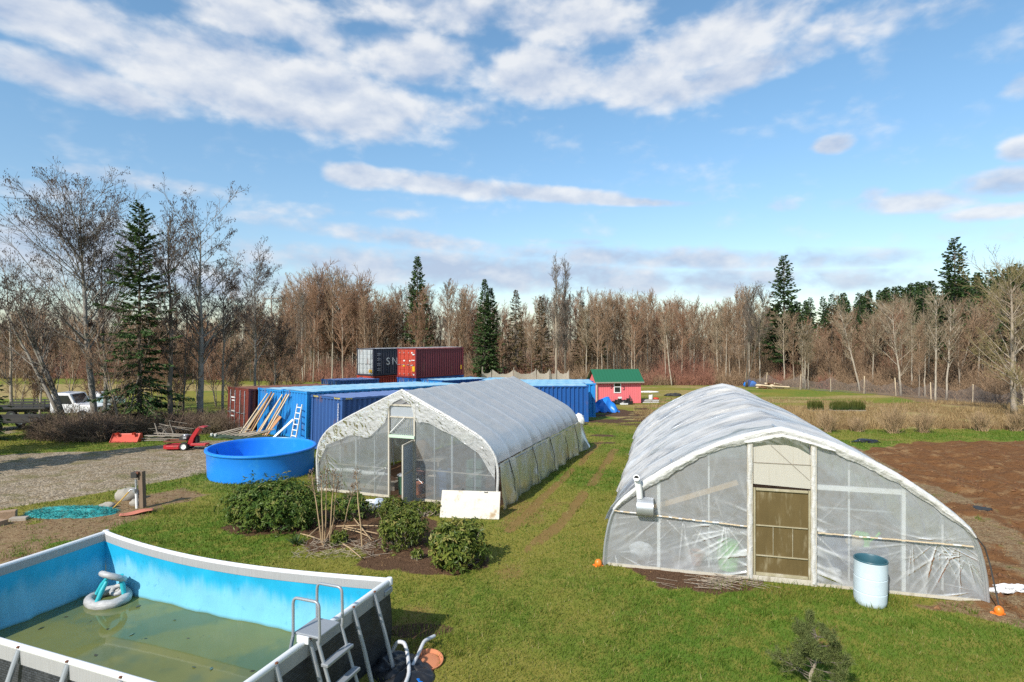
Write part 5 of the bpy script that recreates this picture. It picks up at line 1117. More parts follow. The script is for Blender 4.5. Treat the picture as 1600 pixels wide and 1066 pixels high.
b = MB(); b.grid([[(x, y, .02 + .03 * math.sin(x * 6 + y * 3)) for y in np.linspace(-.14, .14, 8)] for x in np.linspace(-.42, .42, 20)]); o_ = b.build('mat_sheet', mat('faded_orange', (.50, .17, .11), .7, var=.15), t, True); sm_ = o_.modifiers.new('s', 'SOLIDIFY'); sm_.thickness = .02
t = thing('turquoise_netting', 'flattened heap of turquoise netting on the bare ground left of the post', 'netting', (*tuple(G(112, 803))[:2], gz(*tuple(G(112, 803))[:2])), R(2))
M['netting'] = mat('turquoise_net', (.015, .27, .27), .7, var=.4, scale=14, col2=(.03, .12, .10), thr=(.5, .62), scale2=9, bump=.9, bscale=30)
ga = np.random.default_rng(3); V = []
for i in range(70):
    for j in range(34):
        u_, v_ = i / 69 * 2 - 1, j / 33 * 2 - 1; e = max(0., 1 - abs(u_) ** 2.2 - abs(v_) ** 2.2); a_ = fbm(u_ * 4 + 7, v_ * 4, 3, 4)
        V.append((u_ * 1.22 * (1 + .15 * float(fbm(v_ * 2, 1, 4, 2))), v_ * .46, float(-.02 + e ** .45 * (.05 + .24 * a_))))
MB().grid(np.array(V).reshape(70, 34, 3)).build('net_heap', M['netting'], t, True, 180)
n = 2600; u_ = ga.uniform(-1, 1, n); v_ = ga.uniform(-1, 1, n); k = np.abs(u_) ** 2.2 + np.abs(v_) ** 2.2 < 1; u_, v_ = u_[k], v_[k]; n = len(u_)
z_ = (np.maximum(0, 1 - np.abs(u_) ** 2.2 - np.abs(v_) ** 2.2)) ** .45 * .15; a_ = ga.uniform(0, 6.28, n); l_ = ga.uniform(.05, .16, n)
P0 = np.stack([u_ * 1.3, v_ * .5, z_], -1); P1 = P0 + np.stack([np.cos(a_) * l_, np.sin(a_) * l_, ga.uniform(.0, .07, n)], -1); P2 = P0 + np.array([.006, .006, .012])
npmesh('net_strand', np.stack([P0, P1, P2], 1).reshape(-1, 3), np.arange(3 * n).reshape(-1, 3), M['netting'], t)['kind'] = 'stuff'
M['block'] = mat('concrete_block', (.33, .22, .14), .95, var=.2, bump=.5, bscale=20); M['blockg'] = mat('grey_brown_block', (.36, .31, .25), .95, var=.2, bump=.5)
for (px, py, s, rz, lab, mm) in ((12, 811, (.40, .22, .26), .5, 'squarish brown block standing at the left edge above the others', 'block'), (30, 813, (.42, .2, .11), .25, 'low flat grey brown slab between the brown block and the netting', 'blockg'), (-2, 821, (.34, .24, .16), -.2, 'dark brown block at the very left edge below the squarish one', 'block')):
    p = G(px, py); o = MB().box((0, 0, s[2] / 2), s).build('building_block', M[mm], None, bevel=.015); o.location = (p.x, p.y, gz(p.x, p.y) - .02); o.rotation_euler = (0, 0, rz); tag(o, lab, 'block')

# ------------------------------------------------------------------ red shed and what lies round it
ps = G(931, 629); SD = 54.0; xs0 = (933 - 800) / F * SD; zs = gz(xs0, SD)
t = thing('garden_shed', 'small red wooden shed with a green roof and one white framed window', 'shed', (xs0, SD, zs - .02), R(7))
M['shedred'] = mat('shed_red', (.80, .17, .19), .7, var=.12, streak=(9, 9, .5), scale=2, bump=.15, col2=(.55, .16, .15), thr=(.5, .7), scale2=1.5); M['roofgreen'] = mat('green_metal_roof', (.02, .13, .065), .45, var=.15, streak=(4, 1, 1))
Ws, Ds, hs = 4.25, 2.6, 2.12
b = MB(); n = 21
for k in range(n): b.box((Ws * (k + .5) / n, 0, hs / 2 + .05), (Ws / n - .012, .03 + .004 * (k % 2), hs))
b.box((Ws / 2, .03, hs / 2), (Ws - .02, .02, hs)); b.build('front_wall', M['shedred'], t)
for x in (0, Ws):
    MB().prism([(x - .02, .02, .05), (x - .02, Ds, .05), (x - .02, Ds, hs), (x - .02, Ds / 2, hs + .95), (x - .02, .02, hs)], (.04, 0, 0)).build('side_wall', M['shedred'], t)
MB().box((Ws / 2, Ds, hs / 2 + .03), (Ws, .04, hs)).build('back_wall', M['shedred'], t)
for s in (-1, 1):
    b = MB(); y0, y1, z0, z1 = (Ds / 2, -.35, hs + 1.02, hs - .10) if s < 0 else (Ds / 2, Ds + .35, hs + 1.02, hs - .10)
    b.prism([(-.28, y0, z0), (-.28, y1, z1), (-.28, y1, z1 + .05), (-.28, y0, z0 + .05)], (Ws + .5, 0, 0))
    for k in range(16): b.bar((-.27 + k * (Ws + .46) / 15, y0, z0 + .06), (-.27 + k * (Ws + .46) / 15, y1, z1 + .06), .03, .03)
    b.build('roof', M['roofgreen'], t)
MB().box((Ws / 2 - .03, -.36, hs - .09), (Ws + .5, .04, .12)).build('gutter', M['woodgrey'], t)
wn = empty('window', (1.95, -.03, 1.08)); wn.parent = t
b = MB(); 
for (c, s) in (((-.31, 0, .5), (.08, .06, 1.12)), ((.31, 0, .5), (.08, .06, 1.12)), ((0, 0, 1.02), (.54, .06, .08)), ((0, 0, -.02), (.54, .06, .08)), ((0, 0, .52), (.54, .06, .07))): b.box(c, s)
b.build('window_frame', M['white'], wn); MB().box((0, .01, .5), (.54, .02, 1.0)).build('pane', M['glass'], wn)
b = MB(); b.tube([(1.38 + .06 * math.cos(a), -.04, 1.62 + .12 * math.sin(a)) for a in np.linspace(-2, 2, 9)], .03, 6); b.box((1.36, -.04, 1.5), (.16, .04, .05)); b.build('wall_ornament', M['dark'], t)
b = MB(); b.tube([(2.55 + .10 * math.cos(a), -.04, 1.46 + .14 * math.sin(a)) for a in np.linspace(-2.2, 2.2, 11)], .03, 6); b.build('wall_ornament', M['dark'], t)
b = MB(); b.box((-.1, -.2, 1.1), (.08, .08, 2.1)); b.build('corner_post', M['woodpale'], t)
def heap(name, label, cat, px, py, size, seed, m_, amp=.3, fr=2., zc=.5, rz=0., group=None, part='heap_body'):
    p = G(px, py); t = thing(name, label, cat, (p.x, p.y, gz(p.x, p.y) - .02), rz, group); MB().blob((0, 0, size[2] * zc), size, seed, amp, 36, 20, fr=fr).build(part, m_, t, True, 60); return t
# tarpaulin over a heap
p = G(939, 644); t = thing('tarpaulin', 'bright blue tarpaulin draped over a heap in front of the red shed', 'tarpaulin', (p.x, p.y + .4, gz(p.x, p.y)), R(4)); V = []
for i in range(70):
    for j in range(40):
        u_, v_ = i / 69 * 2 - 1, j / 39 * 2 - 1; prof_ = np.interp(u_, [-1, -.75, -.35, -.05, .25, .45, .7, 1], [.05, .34, .58, .90, 1.18, 1.15, .66, .02]); e = max(0, 1 - abs(v_) ** 2.4)
        f = .10 * math.sin(u_ * 16 + 5 * float(fbm(u_ * 2, v_ * 2, 4, 3))) * (1 - e * .6) + .12 * (float(fbm(u_ * 4, v_ * 4, 6, 3)) - .45)
        V.append((u_ * 1.5 + .06 * math.sin(v_ * 9), v_ * .75 * (1 + .15 * math.sin(u_ * 11)), max(0, prof_ * e ** .6 + f * (prof_ > .1))))
MB().grid(np.array(V).reshape(70, 40, 3)).build('sheet', M['tarp'], t, True, 60)
b = MB(); b.blob((0, 0, .2), (.9, .45, .5), 3, .2); b.build('covered_heap', M['woodgrey'], t, True)
heap('white_bag', 'crumpled bright white sacks piled at the far corner of the left greenhouse', 'sacks', 905, 664, (.34, .3, .42), 21, M['bagwhite'], .4, 2.6, .8)
heap('white_bag', 'crumpled white sheet hanging at the left corner of the red shed', 'sheet', 924, 621, (.5, .4, .8), 25, M['bagwhite'], .5, 2.4, .7)
t = heap('junk_pile', 'jumble of black pots and tools at the foot of the red shed', 'junk', 972, 632, (.9, .4, .3), 31, M['black'], .5, 3., .4)
for k in range(7):
    x = -.8 + .27 * k; MB().lathe([(0, 0), (.14, 0), (.18, .3 + .12 * (k % 3)), (.14, .3), (0, .28)], (x, -.2 + .1 * (k % 2), .05), 12).build('black_pot', M['black'], t, True)
b = MB(); b.box((.1, -.4, .12), (.7, .25, .12), rz=.3); b.box((-.2, 0, .6), (.3, .2, .25), rz=.2); b.build('pale_box', M['white'], t); b = MB()
for k in range(5): b.tube([(.6 + .08 * k, 0, .1), (.7 + .06 * k, .05, .9 - .1 * k)], .03, 6)
b.build('tool_handle', M['dark'], t)
heap('black_bag', 'black bag standing against the right end of the red shed', 'bag', 995, 628, (.32, .3, .55), 35, M['black'], .3, 2, .7)
p = G(1015, 629); t = thing('sheet_stack', 'pale flat sheets with a white tub and orange bag on top, right of the shed', 'sheets', (p.x, p.y, gz(p.x, p.y)), .1)
for k in range(4): MB().box((.05 * k, .04 * k, .05 + .07 * k), (1.6 - .1 * k, .8, .05), rz=.05 * k).build('sheet', M['stone'] if k % 2 else M['bagwhite'], t)
MB().lathe([(0, 0), (.18, 0), (.22, .42), (.18, .42), (.15, .05), (0, .05)], (.15, .1, .3), 16).build('tub', M['white'], t, True); MB().blob((.65, .05, .36), (.3, .2, .14), 4, .3).build('orange_bag', M['orangered'], t, True)
heap('plastic_sheet', 'flattened white plastic sheet on the grass beyond the right end of the shed', 'plastic sheet', 1014, 613, (1.1, .4, .12), 41, M['bagwhite'], .4, 3, .4)
heap('black_sheet', 'dark crumpled sheet on the grass right of the shed, near the greenhouse roof', 'sheet', 1052, 619, (.8, .4, .25), 43, M['dark'], .5, 3, .3)
heap('rubble_heap', 'small pinkish rubble heap at the wood edge right of the shed', 'rubble', 1035, 592, (.9, .5, .35), 45, M['woodpale'], .5, 3, .3)
heap('tarpaulin', 'round blue tarpaulin bundle behind the ridge of the right greenhouse', 'tarpaulin', 1172, 604, (.75, .5, .55), 47, M['tarp'], .35, 3, .5)
p = G(1200, 608); t = thing('log_pile', 'scattered pile of pale split boards and logs behind the right greenhouse', 'log pile', (p.x, p.y, gz(p.x, p.y)), 0)
rg = random.Random(9)
for k in range(16): MB().tube([(rg.uniform(-1.6, .6), rg.uniform(-.5, .5), .1 + .045 * k), (rg.uniform(.2, 2.6), rg.uniform(-.6, .6), .05 + .03 * k)], rg.uniform(.05, .1), 7).build('log', M['woodpale'] if k % 3 else M['woodbrown'], t)
p = G(1110, 596); t = thing('pallet_box', 'small pale wooden crate at the wood edge left of the right greenhouse ridge', 'crate', (p.x, p.y, gz(p.x, p.y)), .1)
for k in range(5): MB().box((0, -.5, .12 + .2 * k), (1.1, .04, .14)).build('slat', M['woodpale'], t)
MB().box((0, 0, .5), (1.0, .9, .9)).build('crate_body', M['woodgrey'], t)
heap('black_sheet', 'crumpled black ground sheet at the corner of the tilled field', 'ground sheet', 1353, 691, (.72, .4, .13), 51, M['black'], .5, 3, .3); heap('black_sheet', 'black sheet scrap lying on the rough edge of the tilled soil', 'ground sheet', 1528, 795, (.32, .25, .05), 53, M['dark'], .5, 3, .3)
# trays of dark green seedlings in the straw field
M['seedling'] = leafmat('seedling_leaf', (.02, .05, .012), (.16, .16, .03), .6, .2)
for (px, w_, lab) in ((1274, 1.1, 'narrow block of dark green seedlings, leftmost of the three in the straw field'), (1311, 1.3, 'middle block of dark green seedlings with yellow tips'), (1338, 1.2, 'rightmost block of dark green seedlings in the straw field')):
    p = G(px, 642); t = thing('seedling_tray', lab, 'plant tray', (p.x, p.y, gz(p.x, p.y)), R(3)); w_ *= 38 / 40
    MB().box((0, 0, .05), (w_ + .06, .7, .1)).build('tray', M['woodgrey'], t); ga = np.random.default_rng(px); n = 900
    x = ga.uniform(-w_ / 2, w_ / 2, n); y = ga.uniform(-.33, .33, n); h_ = ga.uniform(.35, .85, n); a_ = ga.uniform(0, 6.28, n); o1 = np.stack([np.cos(a_) * .035, np.sin(a_) * .035, 0 * a_], -1); P = np.stack([x, y, np.full(n, .1)], -1)
    npmesh('seedlings', np.stack([P - o1, P + o1, P + np.stack([ga.normal(0, .05, n), ga.normal(0, .05, n), h_], -1)], 1).reshape(-1, 3), np.arange(3 * n).reshape(-1, 3), M['seedling'], t, attrs={'tint': np.stack([np.zeros(n), np.zeros(n), np.ones(n)], 1).ravel() * .9})

# ------------------------------------------------------------------ fences and netting
def net_mat(name, col, cover, scale=9):
    m = bpy.data.materials.new(name); m.use_nodes = True; q = NT(m.node_tree); m.node_tree.nodes.clear(); tc = q.n('ShaderNodeTexCoord').outputs['Object']
    d = q.n('ShaderNodeBsdfDiffuse', ins={'Color': q.mix(q.noise(tc, 3, 5, .6), tuple(c * .7 for c in col), col)}); ts = q.n('ShaderNodeBsdfTransparent'); tl = q.n('ShaderNodeBsdfTranslucent', ins={'Color': col}); bd_ = q.n('ShaderNodeMixShader', ins={0: .35, 1: d.outputs[0], 2: tl.outputs[0]})
    s = q.n('ShaderNodeMixShader', ins={0: q.m('ADD', q.m('MULTIPLY_ADD', q.noise(tc, scale, 4, .6), .5, cover - .25), 0., clamp=True), 1: ts.outputs[0], 2: bd_.outputs[0]}); o = q.n('ShaderNodeOutputMaterial'); q.put(o.inputs[0], s.outputs[0]); return m
M['netwhite'] = net_mat('pale_bird_net', (.70, .63, .53), .8); M['netgrey'] = net_mat('grey_wire_net', (.30, .27, .26), .34, 4)
def fence(name, label, posts, ph, mt, pm, dip, seed, netn='net'):
    """posts: [(x, y)]; net sags between the tops"""
    P = [Vector((x, y, gz(x, y))) for x, y in posts]; t = thing(name, label, 'fence', P[0], 0); rg = random.Random(seed)
    for i, p in enumerate(P):
        h_ = ph * rg.uniform(.85, 1.15); l_ = p - P[0]; MB().tube([l_, l_ + Vector((rg.uniform(-.15, .15), 0, h_))], .05, 7).build('post', pm, t)
    m_ = MB()
    for a, b_ in zip(P[:-1], P[1:]):
        rows = []
        for i in range(14):
            s = i / 13; base = a.lerp(b_, s) - P[0]; tp = ph * (1 - dip * 4 * s * (1 - s) * rg.uniform(.85, 1.1)); rows.append([(base.x + .08 * math.sin(9 * s + v), base.y + .25 * (1 - v) * math.sin(5 * s) - .05, base.z + tp * v) for v in np.linspace(0, 1, 6)])
        m_.grid(rows)
    m_.build(netn, mt, t, True, 180); return t
D = 67.0; fence('net_fence', 'pale bird netting sagging between posts in front of the woods, left of the red shed', [((px - 800) / F * D, D + dy) for px, dy in ((752, 0), (768, .4), (802, -.3), (838, .2), (858, -.2), (870, .3), (889, 0))], 2.55, M['netwhite'], M['woodgrey'], .2, 2)
fence('net_fence', 'dark grey wire netting between the pale bird netting and the red shed', [((px - 800) / F * 66, 66) for px in (889, 908, 926)], 1.8, M['netgrey'], M['woodgrey'], .2, 3)
fence('wire_fence', 'grey wire fence sagging on thin leaning pale posts along the right wood edge', [((px - 800) / F * d, d) for px, d in ((1165, 73), (1197, 72), (1250, 69.5), (1298, 67), (1350, 64.5), (1400, 62), (1455, 58.5), (1520, 55), (1600, 51), (1680, 48))], 1.75, M['netgrey'], M['woodpale'], .42, 5)
# ------------------------------------------------------------------ truck, trailer and pole at the left
D = 41.0; c0 = at(96, D); t = thing('flatbed_truck', 'white cab truck with a dark flat deck half hidden behind the bare trees', 'truck', (c0.x, c0.y, gz(c0.x, c0.y)), R(4))
M['cabwhite'] = mat('cab_white', (.76, .76, .78), .3, var=.05, col2=(.5, .48, .46), thr=(.6, .8))
b = MB(); b.prism([(-.2, -.85, .55), (1.75, -.85, .55), (1.75, -.85, 1.15), (1.45, -.85, 1.25), (1.1, -.85, 1.9), (.0, -.85, 1.95), (-.2, -.85, 1.8)], (0, 1.7, 0)); b.prism([(1.75, -.82, .55), (2.9, -.82, .55), (2.95, -.82, 1.0), (1.75, -.82, 1.15)], (0, 1.64, 0)); b.build('cab', M['cabwhite'], t, bevel=.05)
b = MB(); b.prism([(.1, -.865, 1.2), (1.3, -.865, 1.2), (1.02, -.865, 1.78), (.1, -.865, 1.8)], (0, .01, 0)); b.build('side_window', M['glass'], t)
b = MB(); b.add([(1.47, -.72, 1.25), (1.47, .72, 1.25), (1.14, .66, 1.84), (1.14, -.66, 1.84)], [(0, 1, 2, 3)]); b.build('windscreen', M['glass'], t)
MB().box((-2.3, 0, .95), (3.9, 2.2, .14)).build('deck', M['dark'], t, bevel=.01); b = MB()
for y in (-1.08, 1.08): b.box((-2.3, y, 1.32), (3.9, .05, .06)); b.box((-2.3, y, 1.15), (3.9, .04, .12))
for k in range(6):
    for y in (-1.08, 1.08): b.box((-4.1 + k * .74, y, 1.18), (.06, .06, .36))
b.build('deck_rail', M['dark'], t); MB().box((-2.0, 0, .7), (4.0, .8, .2)).build('chassis', M['dark'], t)
for (x, y) in ((-2.7, -.85), (-2.7, .85), (1.95, -.8), (1.95, .8)): wheel(t, (x, y, .38), .38, .25, M['greytube'])
for y in (-.6, .6): MB().box((2.95, y, .85), (.04, .22, .16)).build('headlight', M['glass'], t)
c0 = at(160, 42.5); t = thing('boat', 'pale teal boat hull on a cradle behind the trees right of the white truck', 'boat', (c0.x, c0.y, gz(c0.x, c0.y)), R(3))
V = []
for i in range(20):
    s = i / 19; w_ = .75 * (1 - s ** 3) ** .6 + .02; r_ = []
    for a in np.linspace(-math.pi / 2, math.pi / 2, 11): r_.append((-1.6 + 3.2 * s, w_ * math.sin(a), .75 + .75 - .75 * math.cos(a) * (1 - .35 * s)))
    V.append(r_)
MB().grid(np.array(V)).build('hull', mat('teal_hull', (.38, .55, .56), .35), t, True, 180); MB().box((-.3, 0, 1.7), (.8, .7, .4)).build('cuddy', M['cabwhite'], t, bevel=.08); b = MB()
for x in (-1, .6): b.box((x, 0, .4), (.1, 1.1, .8))
b.build('cradle', M['dark'], t)
c0 = at(22, 35.5); t = thing('utility_trailer', 'low dark flat trailer with rusty sides at the left edge behind the brush', 'trailer', (c0.x, c0.y, gz(c0.x, c0.y)), R(5))
MB().box((0, 0, .55), (3.1, 1.7, .1)).build('trailer_bed', M['dark'], t); b = MB()
for y in (-.85, .85): b.box((0, y, .70), (3.1, .05, .26))
b.box((-1.55, 0, .78), (.05, 1.7, .4)); b.build('side_board', M['dark'], t); b = MB(); b.bar((1.5, 0, .5), (2.7, 0, .45), .1, .1); b.box((2.7, 0, .28), (.08, .08, .5)); b.build('drawbar', M['dark'], t)
for y in (-.95, .95): wheel(t, (-.3, y, .3), .3, .2, M['galv'])
for y in (-.8, .8): MB().box((-1.6, y, .6), (.04, .2, .12)).build('tail_light', M['red'], t)
D = 95.; c0 = at(424, D); t = thing('utility_pole', 'thin timber utility pole with a crossarm standing among the far trees', 'pole', (c0.x, c0.y, gz0(D)), 0)
hp = H + (HY - 462) * D / F - float(gz0(D)); MB().tube([(0, 0, 0), (0, 0, hp)], [.16, .11], 8).build('pole', M['woodgrey'], t, True); MB().box((0, -.1, hp - .5), (2.6, .12, .14)).build('crossarm', M['woodgrey'], t); b = MB()
for x in (-1.2, -.5, .5, 1.2): b.lathe([(0, 0), (.05, 0), (.07, .15), (0, .2)], (x, -.1, hp - .43), 8)
b.build('insulator', M['white'], t, True)
D = 26.; a_ = Vector(((-60 - 800) / F * D, D - 1, zat(296, D))); e_ = Vector(((60 - 800) / F * 45, 45, zat(310, 45)))
tag(MB().tube([a_ + (Vector((-20.2, 60, 8)) - a_) * 0 if k == 0 else a_.lerp(e_, k / 12) - Vector((0, 0, .25 * math.sin(math.pi * k / 12))) for k in range(13)], .012, 5).build('overhead_wire', M['dark'], None, True), 'single dark overhead wire entering at the upper left behind the alder', 'wire')
# ------------------------------------------------------------------ plants
def seg_tubes(P0, P1, R0, R1, n=3):
    d = P1 - P0; d = d / (np.linalg.norm(d, axis=1)[:, None] + 1e-9)
    a = np.cross(d, np.where(np.abs(d[:, 2:3]) < .9, [[0, 0, 1.]], [[1., 0, 0]])); a /= np.linalg.norm(a, axis=1)[:, None] + 1e-9; b = np.cross(d, a)
    an = 2 * np.pi * np.arange(n) / n; rg_ = np.cos(an)[None, :, None] * a[:, None] + np.sin(an)[None, :, None] * b[:, None]
    V = np.stack([P0[:, None] + rg_ * R0[:, None, None], P1[:, None] + rg_ * R1[:, None, None]], 1).reshape(-1, 3)
    k = np.arange(n); base = (np.arange(len(P0)) * 2 * n)[:, None, None]
    Fq = base + np.stack([k, (k + 1) % n, n + (k + 1) % n, n + k], -1)[None]
    return V, Fq.reshape(-1, 4)
def paths(S, D_, L, nseg, curve, wob, rng):
    t = np.linspace(0, 1, nseg + 1); P = S[:, None] + D_[:, None] * (L[:, None] * t)[..., None]
    P[..., 2] += (np.asarray(curve) * L)[:, None] * t ** 2
    w = rng.normal(0, 1, (len(S), nseg + 1, 3)) * (wob * L / nseg)[:, None, None]; w[:, 0] = 0
    return P + np.cumsum(w, 1) * .6
def kids(P, L, Rb, per, t0, t1, a0, a1, ratio, rng, up=0., taper=.6, tpow=1.):
    N, m, _ = P.shape; pi_ = np.repeat(np.arange(N), per); t = t0 + (t1 - t0) * rng.random(len(pi_)) ** tpow; f = t * (m - 1); i = np.minimum(f.astype(int), m - 2); s = (f - i)[:, None]
    S = P[pi_, i] * (1 - s) + P[pi_, i + 1] * s; T = P[pi_, i + 1] - P[pi_, i]; T /= np.linalg.norm(T, axis=1)[:, None] + 1e-9
    r = rng.normal(size=(len(pi_), 3)); r -= T * (r * T).sum(1)[:, None]; r /= np.linalg.norm(r, axis=1)[:, None]
    a = rng.uniform(a0, a1, len(pi_))[:, None]; Dn = np.cos(a) * T + np.sin(a) * r; Dn[:, 2] += up; Dn /= np.linalg.norm(Dn, axis=1)[:, None]
    Ln = L[pi_] * ratio * (1 - taper * t) * rng.uniform(.6, 1.25, len(pi_)); Rn = Rb[pi_] * (1 - .75 * t) * .36
    return S, Dn, Ln, Rn
def to_segs(P, R0, R1, rmin):
    N, m, _ = P.shape; t = np.linspace(0, 1, m); rr = np.maximum(R0[:, None] + (R1 - R0)[:, None] * t, rmin)
    return P[:, :-1].reshape(-1, 3), P[:, 1:].reshape(-1, 3), rr[:, :-1].ravel(), rr[:, 1:].ravel()
def barkmat(name, c, c2, thr=(.5, .65)): return mat(name, c, .9, var=.25, scale=2.5, streak=(1, 1, .6), col2=c2, thr=thr, scale2=2.2, bump=.6, bscale=18)
M['bark_grey'] = barkmat('grey_alder_bark', (.27, .245, .21), (.13, .125, .085)); M['bark_dark'] = barkmat('dark_bark', (.14, .115, .09), (.08, .08, .05)); M['bark_pale'] = barkmat('pale_alder_bark', (.40, .345, .27), (.21, .17, .125), (.52, .66))
M['bark_mid'] = barkmat('brown_grey_bark', (.32, .265, .20), (.19, .15, .11)); M['twig_brown'] = mat('brown_twig', (.30, .20, .125), .9, var=.25, scale=.8); M['twig_red'] = mat('reddish_twig', (.31, .18, .11), .9, var=.25, scale=.8)
M['twig_grey'] = mat('grey_twig', (.16, .13, .105), .9, var=.25, scale=.8); M['twig_pale'] = mat('pale_twig', (.31, .245, .16), .9, var=.25, scale=.8); M['twig_moss'] = mat('mossy_twig', (.27, .22, .10), .9, var=.35, scale=1.2)
M['twig_tan'] = mat('tan_twig', (.34, .235, .13), .9, var=.3, scale=1); M['catkin'] = mat('catkin_cluster', (.075, .045, .035), .9)
def bare_tree(seed, Ht, spread=.3, r0=.13, nprim=26, nsec=7, ntw=6, lean_=(0, 0), t0=.25, ang=(.5, .95), up=.25, bark='bark_mid', twig='twig_brown', catk=0, rtw=.011, stems=1, bend=.06, nq=0, limb='twig', slim=.35):
    """returns (trunk object, crown object), unlinked to any thing yet; built upright at the origin"""
    Hs = Ht; rng = np.random.default_rng(seed); S = np.zeros((stems, 3)); az_ = rng.uniform(0, 6.28, stems)
    Dr = np.stack([np.cos(az_) * (.22 if stems > 1 else .0) + lean_[0], np.sin(az_) * (.22 if stems > 1 else .0) + lean_[1], np.ones(stems)], -1); S[:, :2] += Dr[:, :2] * .4 if stems > 1 else 0
    L = Ht / Dr[:, 2] * (1 if stems == 1 else rng.uniform(.75, 1.0, stems)); T = paths(S, Dr / 1.0, L, 14, np.zeros(stems), bend, rng); T[:, :, 2] *= 1.0
    Rt = np.full(stems, r0) * (1 if stems == 1 else rng.uniform(.6, 1, stems)); m_ = MB()
    for k in range(stems):
        rad = Rt[k] * (1 - np.linspace(0, 1, 15)) ** .8 + .012; rad[0] *= 1.35; pth = [Vector(p) for p in T[k]]; pth[0].z -= .25; m_.tube(pth, list(rad), 8)
    tr = m_.build('trunk', M[bark], None, True, 180)
    S1, D1_, L1, R1 = kids(T, np.full(stems, Ht), Rt, nprim, t0, .98, ang[0], ang[1], spread, rng, up, slim, .85)
    tt = (S1[:, 2] / Ht); L1 *= np.clip(.45 + 1.6 * np.minimum((tt - t0 + .12) * 2.2, 1) * .5, .3, 1.1) 
    P1 = paths(S1, D1_, L1, 6, .10, .10, rng); sg = [to_segs(P1, np.maximum(R1, rtw * 1.8), np.full(len(L1), rtw), rtw)]
    S2, D2, L2, R2 = kids(P1, L1, R1, nsec, .15, 1., .35, .95, .48, rng, .12, .5); P2 = paths(S2, D2, L2, 4, .08, .10, rng)
    s2 = [to_segs(P2, np.maximum(R2, rtw * 1.2), np.full(len(L2), rtw * .8), rtw * .8)]
    S3, D3, L3, R3 = kids(P2, L2, R2, ntw, .1, 1., .3, .9, .5, rng, .06, .4); P3_ = paths(S3, D3, np.maximum(L3, .18), 2, .03, .10, rng); s2.append(to_segs(P3_, np.full(len(L3), rtw * .8), np.full(len(L3), rtw * .5), rtw * .45))
    if nq:
        S4, D4, L4, R4 = kids(P3_, np.maximum(L3, .2), R3, nq, .1, 1., .3, .8, .6, rng, .05, .3); P4 = paths(S4, D4, np.maximum(L4, .14), 1, 0., .1, rng); s2.append(to_segs(P4, np.full(len(L4), rtw * .6), np.full(len(L4), rtw * .4), rtw * .4))
    cat_ = lambda ls: [np.concatenate(x) for x in zip(*ls)]
    Va, Fa = seg_tubes(*cat_(sg), n=5); Vb, Fb = seg_tubes(*cat_(s2), n=3); V = [Va, Vb]; Fq = [Fa, Fb + len(Va)]; mi = [np.full(len(Fa), 0), np.full(len(Fb), 1)]
    if catk:
        E = P3_[:, -1]; E = E[rng.random(len(E)) < catk]; E = np.repeat(E, 3, 0) + rng.normal(0, .07, (len(E) * 3, 3)); hgt = rng.uniform(.05, .11, len(E)); a_ = rng.uniform(0, 6.28, len(E))
        Vc, Fc = seg_tubes(E, E - np.stack([np.cos(a_) * .02, np.sin(a_) * .02, hgt], -1), np.full(len(E), .026), np.full(len(E), .018), 3); Fq.append(Fc + len(Va) + len(Vb)); V.append(Vc); mi.append(np.full(len(Fc), 2))
    k_ = Hs / np.concatenate(V)[:, 2].max(); V = [v * k_ for v in V]; tv = np.empty(len(tr.data.vertices) * 3, np.float32); tr.data.vertices.foreach_get('co', tv); tr.data.vertices.foreach_set('co', tv * k_); tr.data.update()
    cr_ = npmesh('crown', np.concatenate(V), np.concatenate(Fq), [M[bark] if limb == 'bark' else M[twig], M[twig], M['catkin']], mi=np.concatenate(mi), smooth=True)
    return tr, cr_
def as_tree(parts, name, label, loc, rz=0, sc=1., group=None):
    t = thing(name, label, 'tree', loc, rz, group); t.scale = (sc, sc, sc)
    for o in parts: o.parent = t
    return t
M['needle'] = leafmat('fir_needle', (.034, .075, .024), (.12, .19, .055), .7, .22); M['needle_b'] = leafmat('brownish_conifer', (.10, .078, .034), (.21, .15, .07), .8, .15)
M['needle_p'] = leafmat('pine_needle', (.07, .095, .025), (.21, .24, .075), .7, .15)
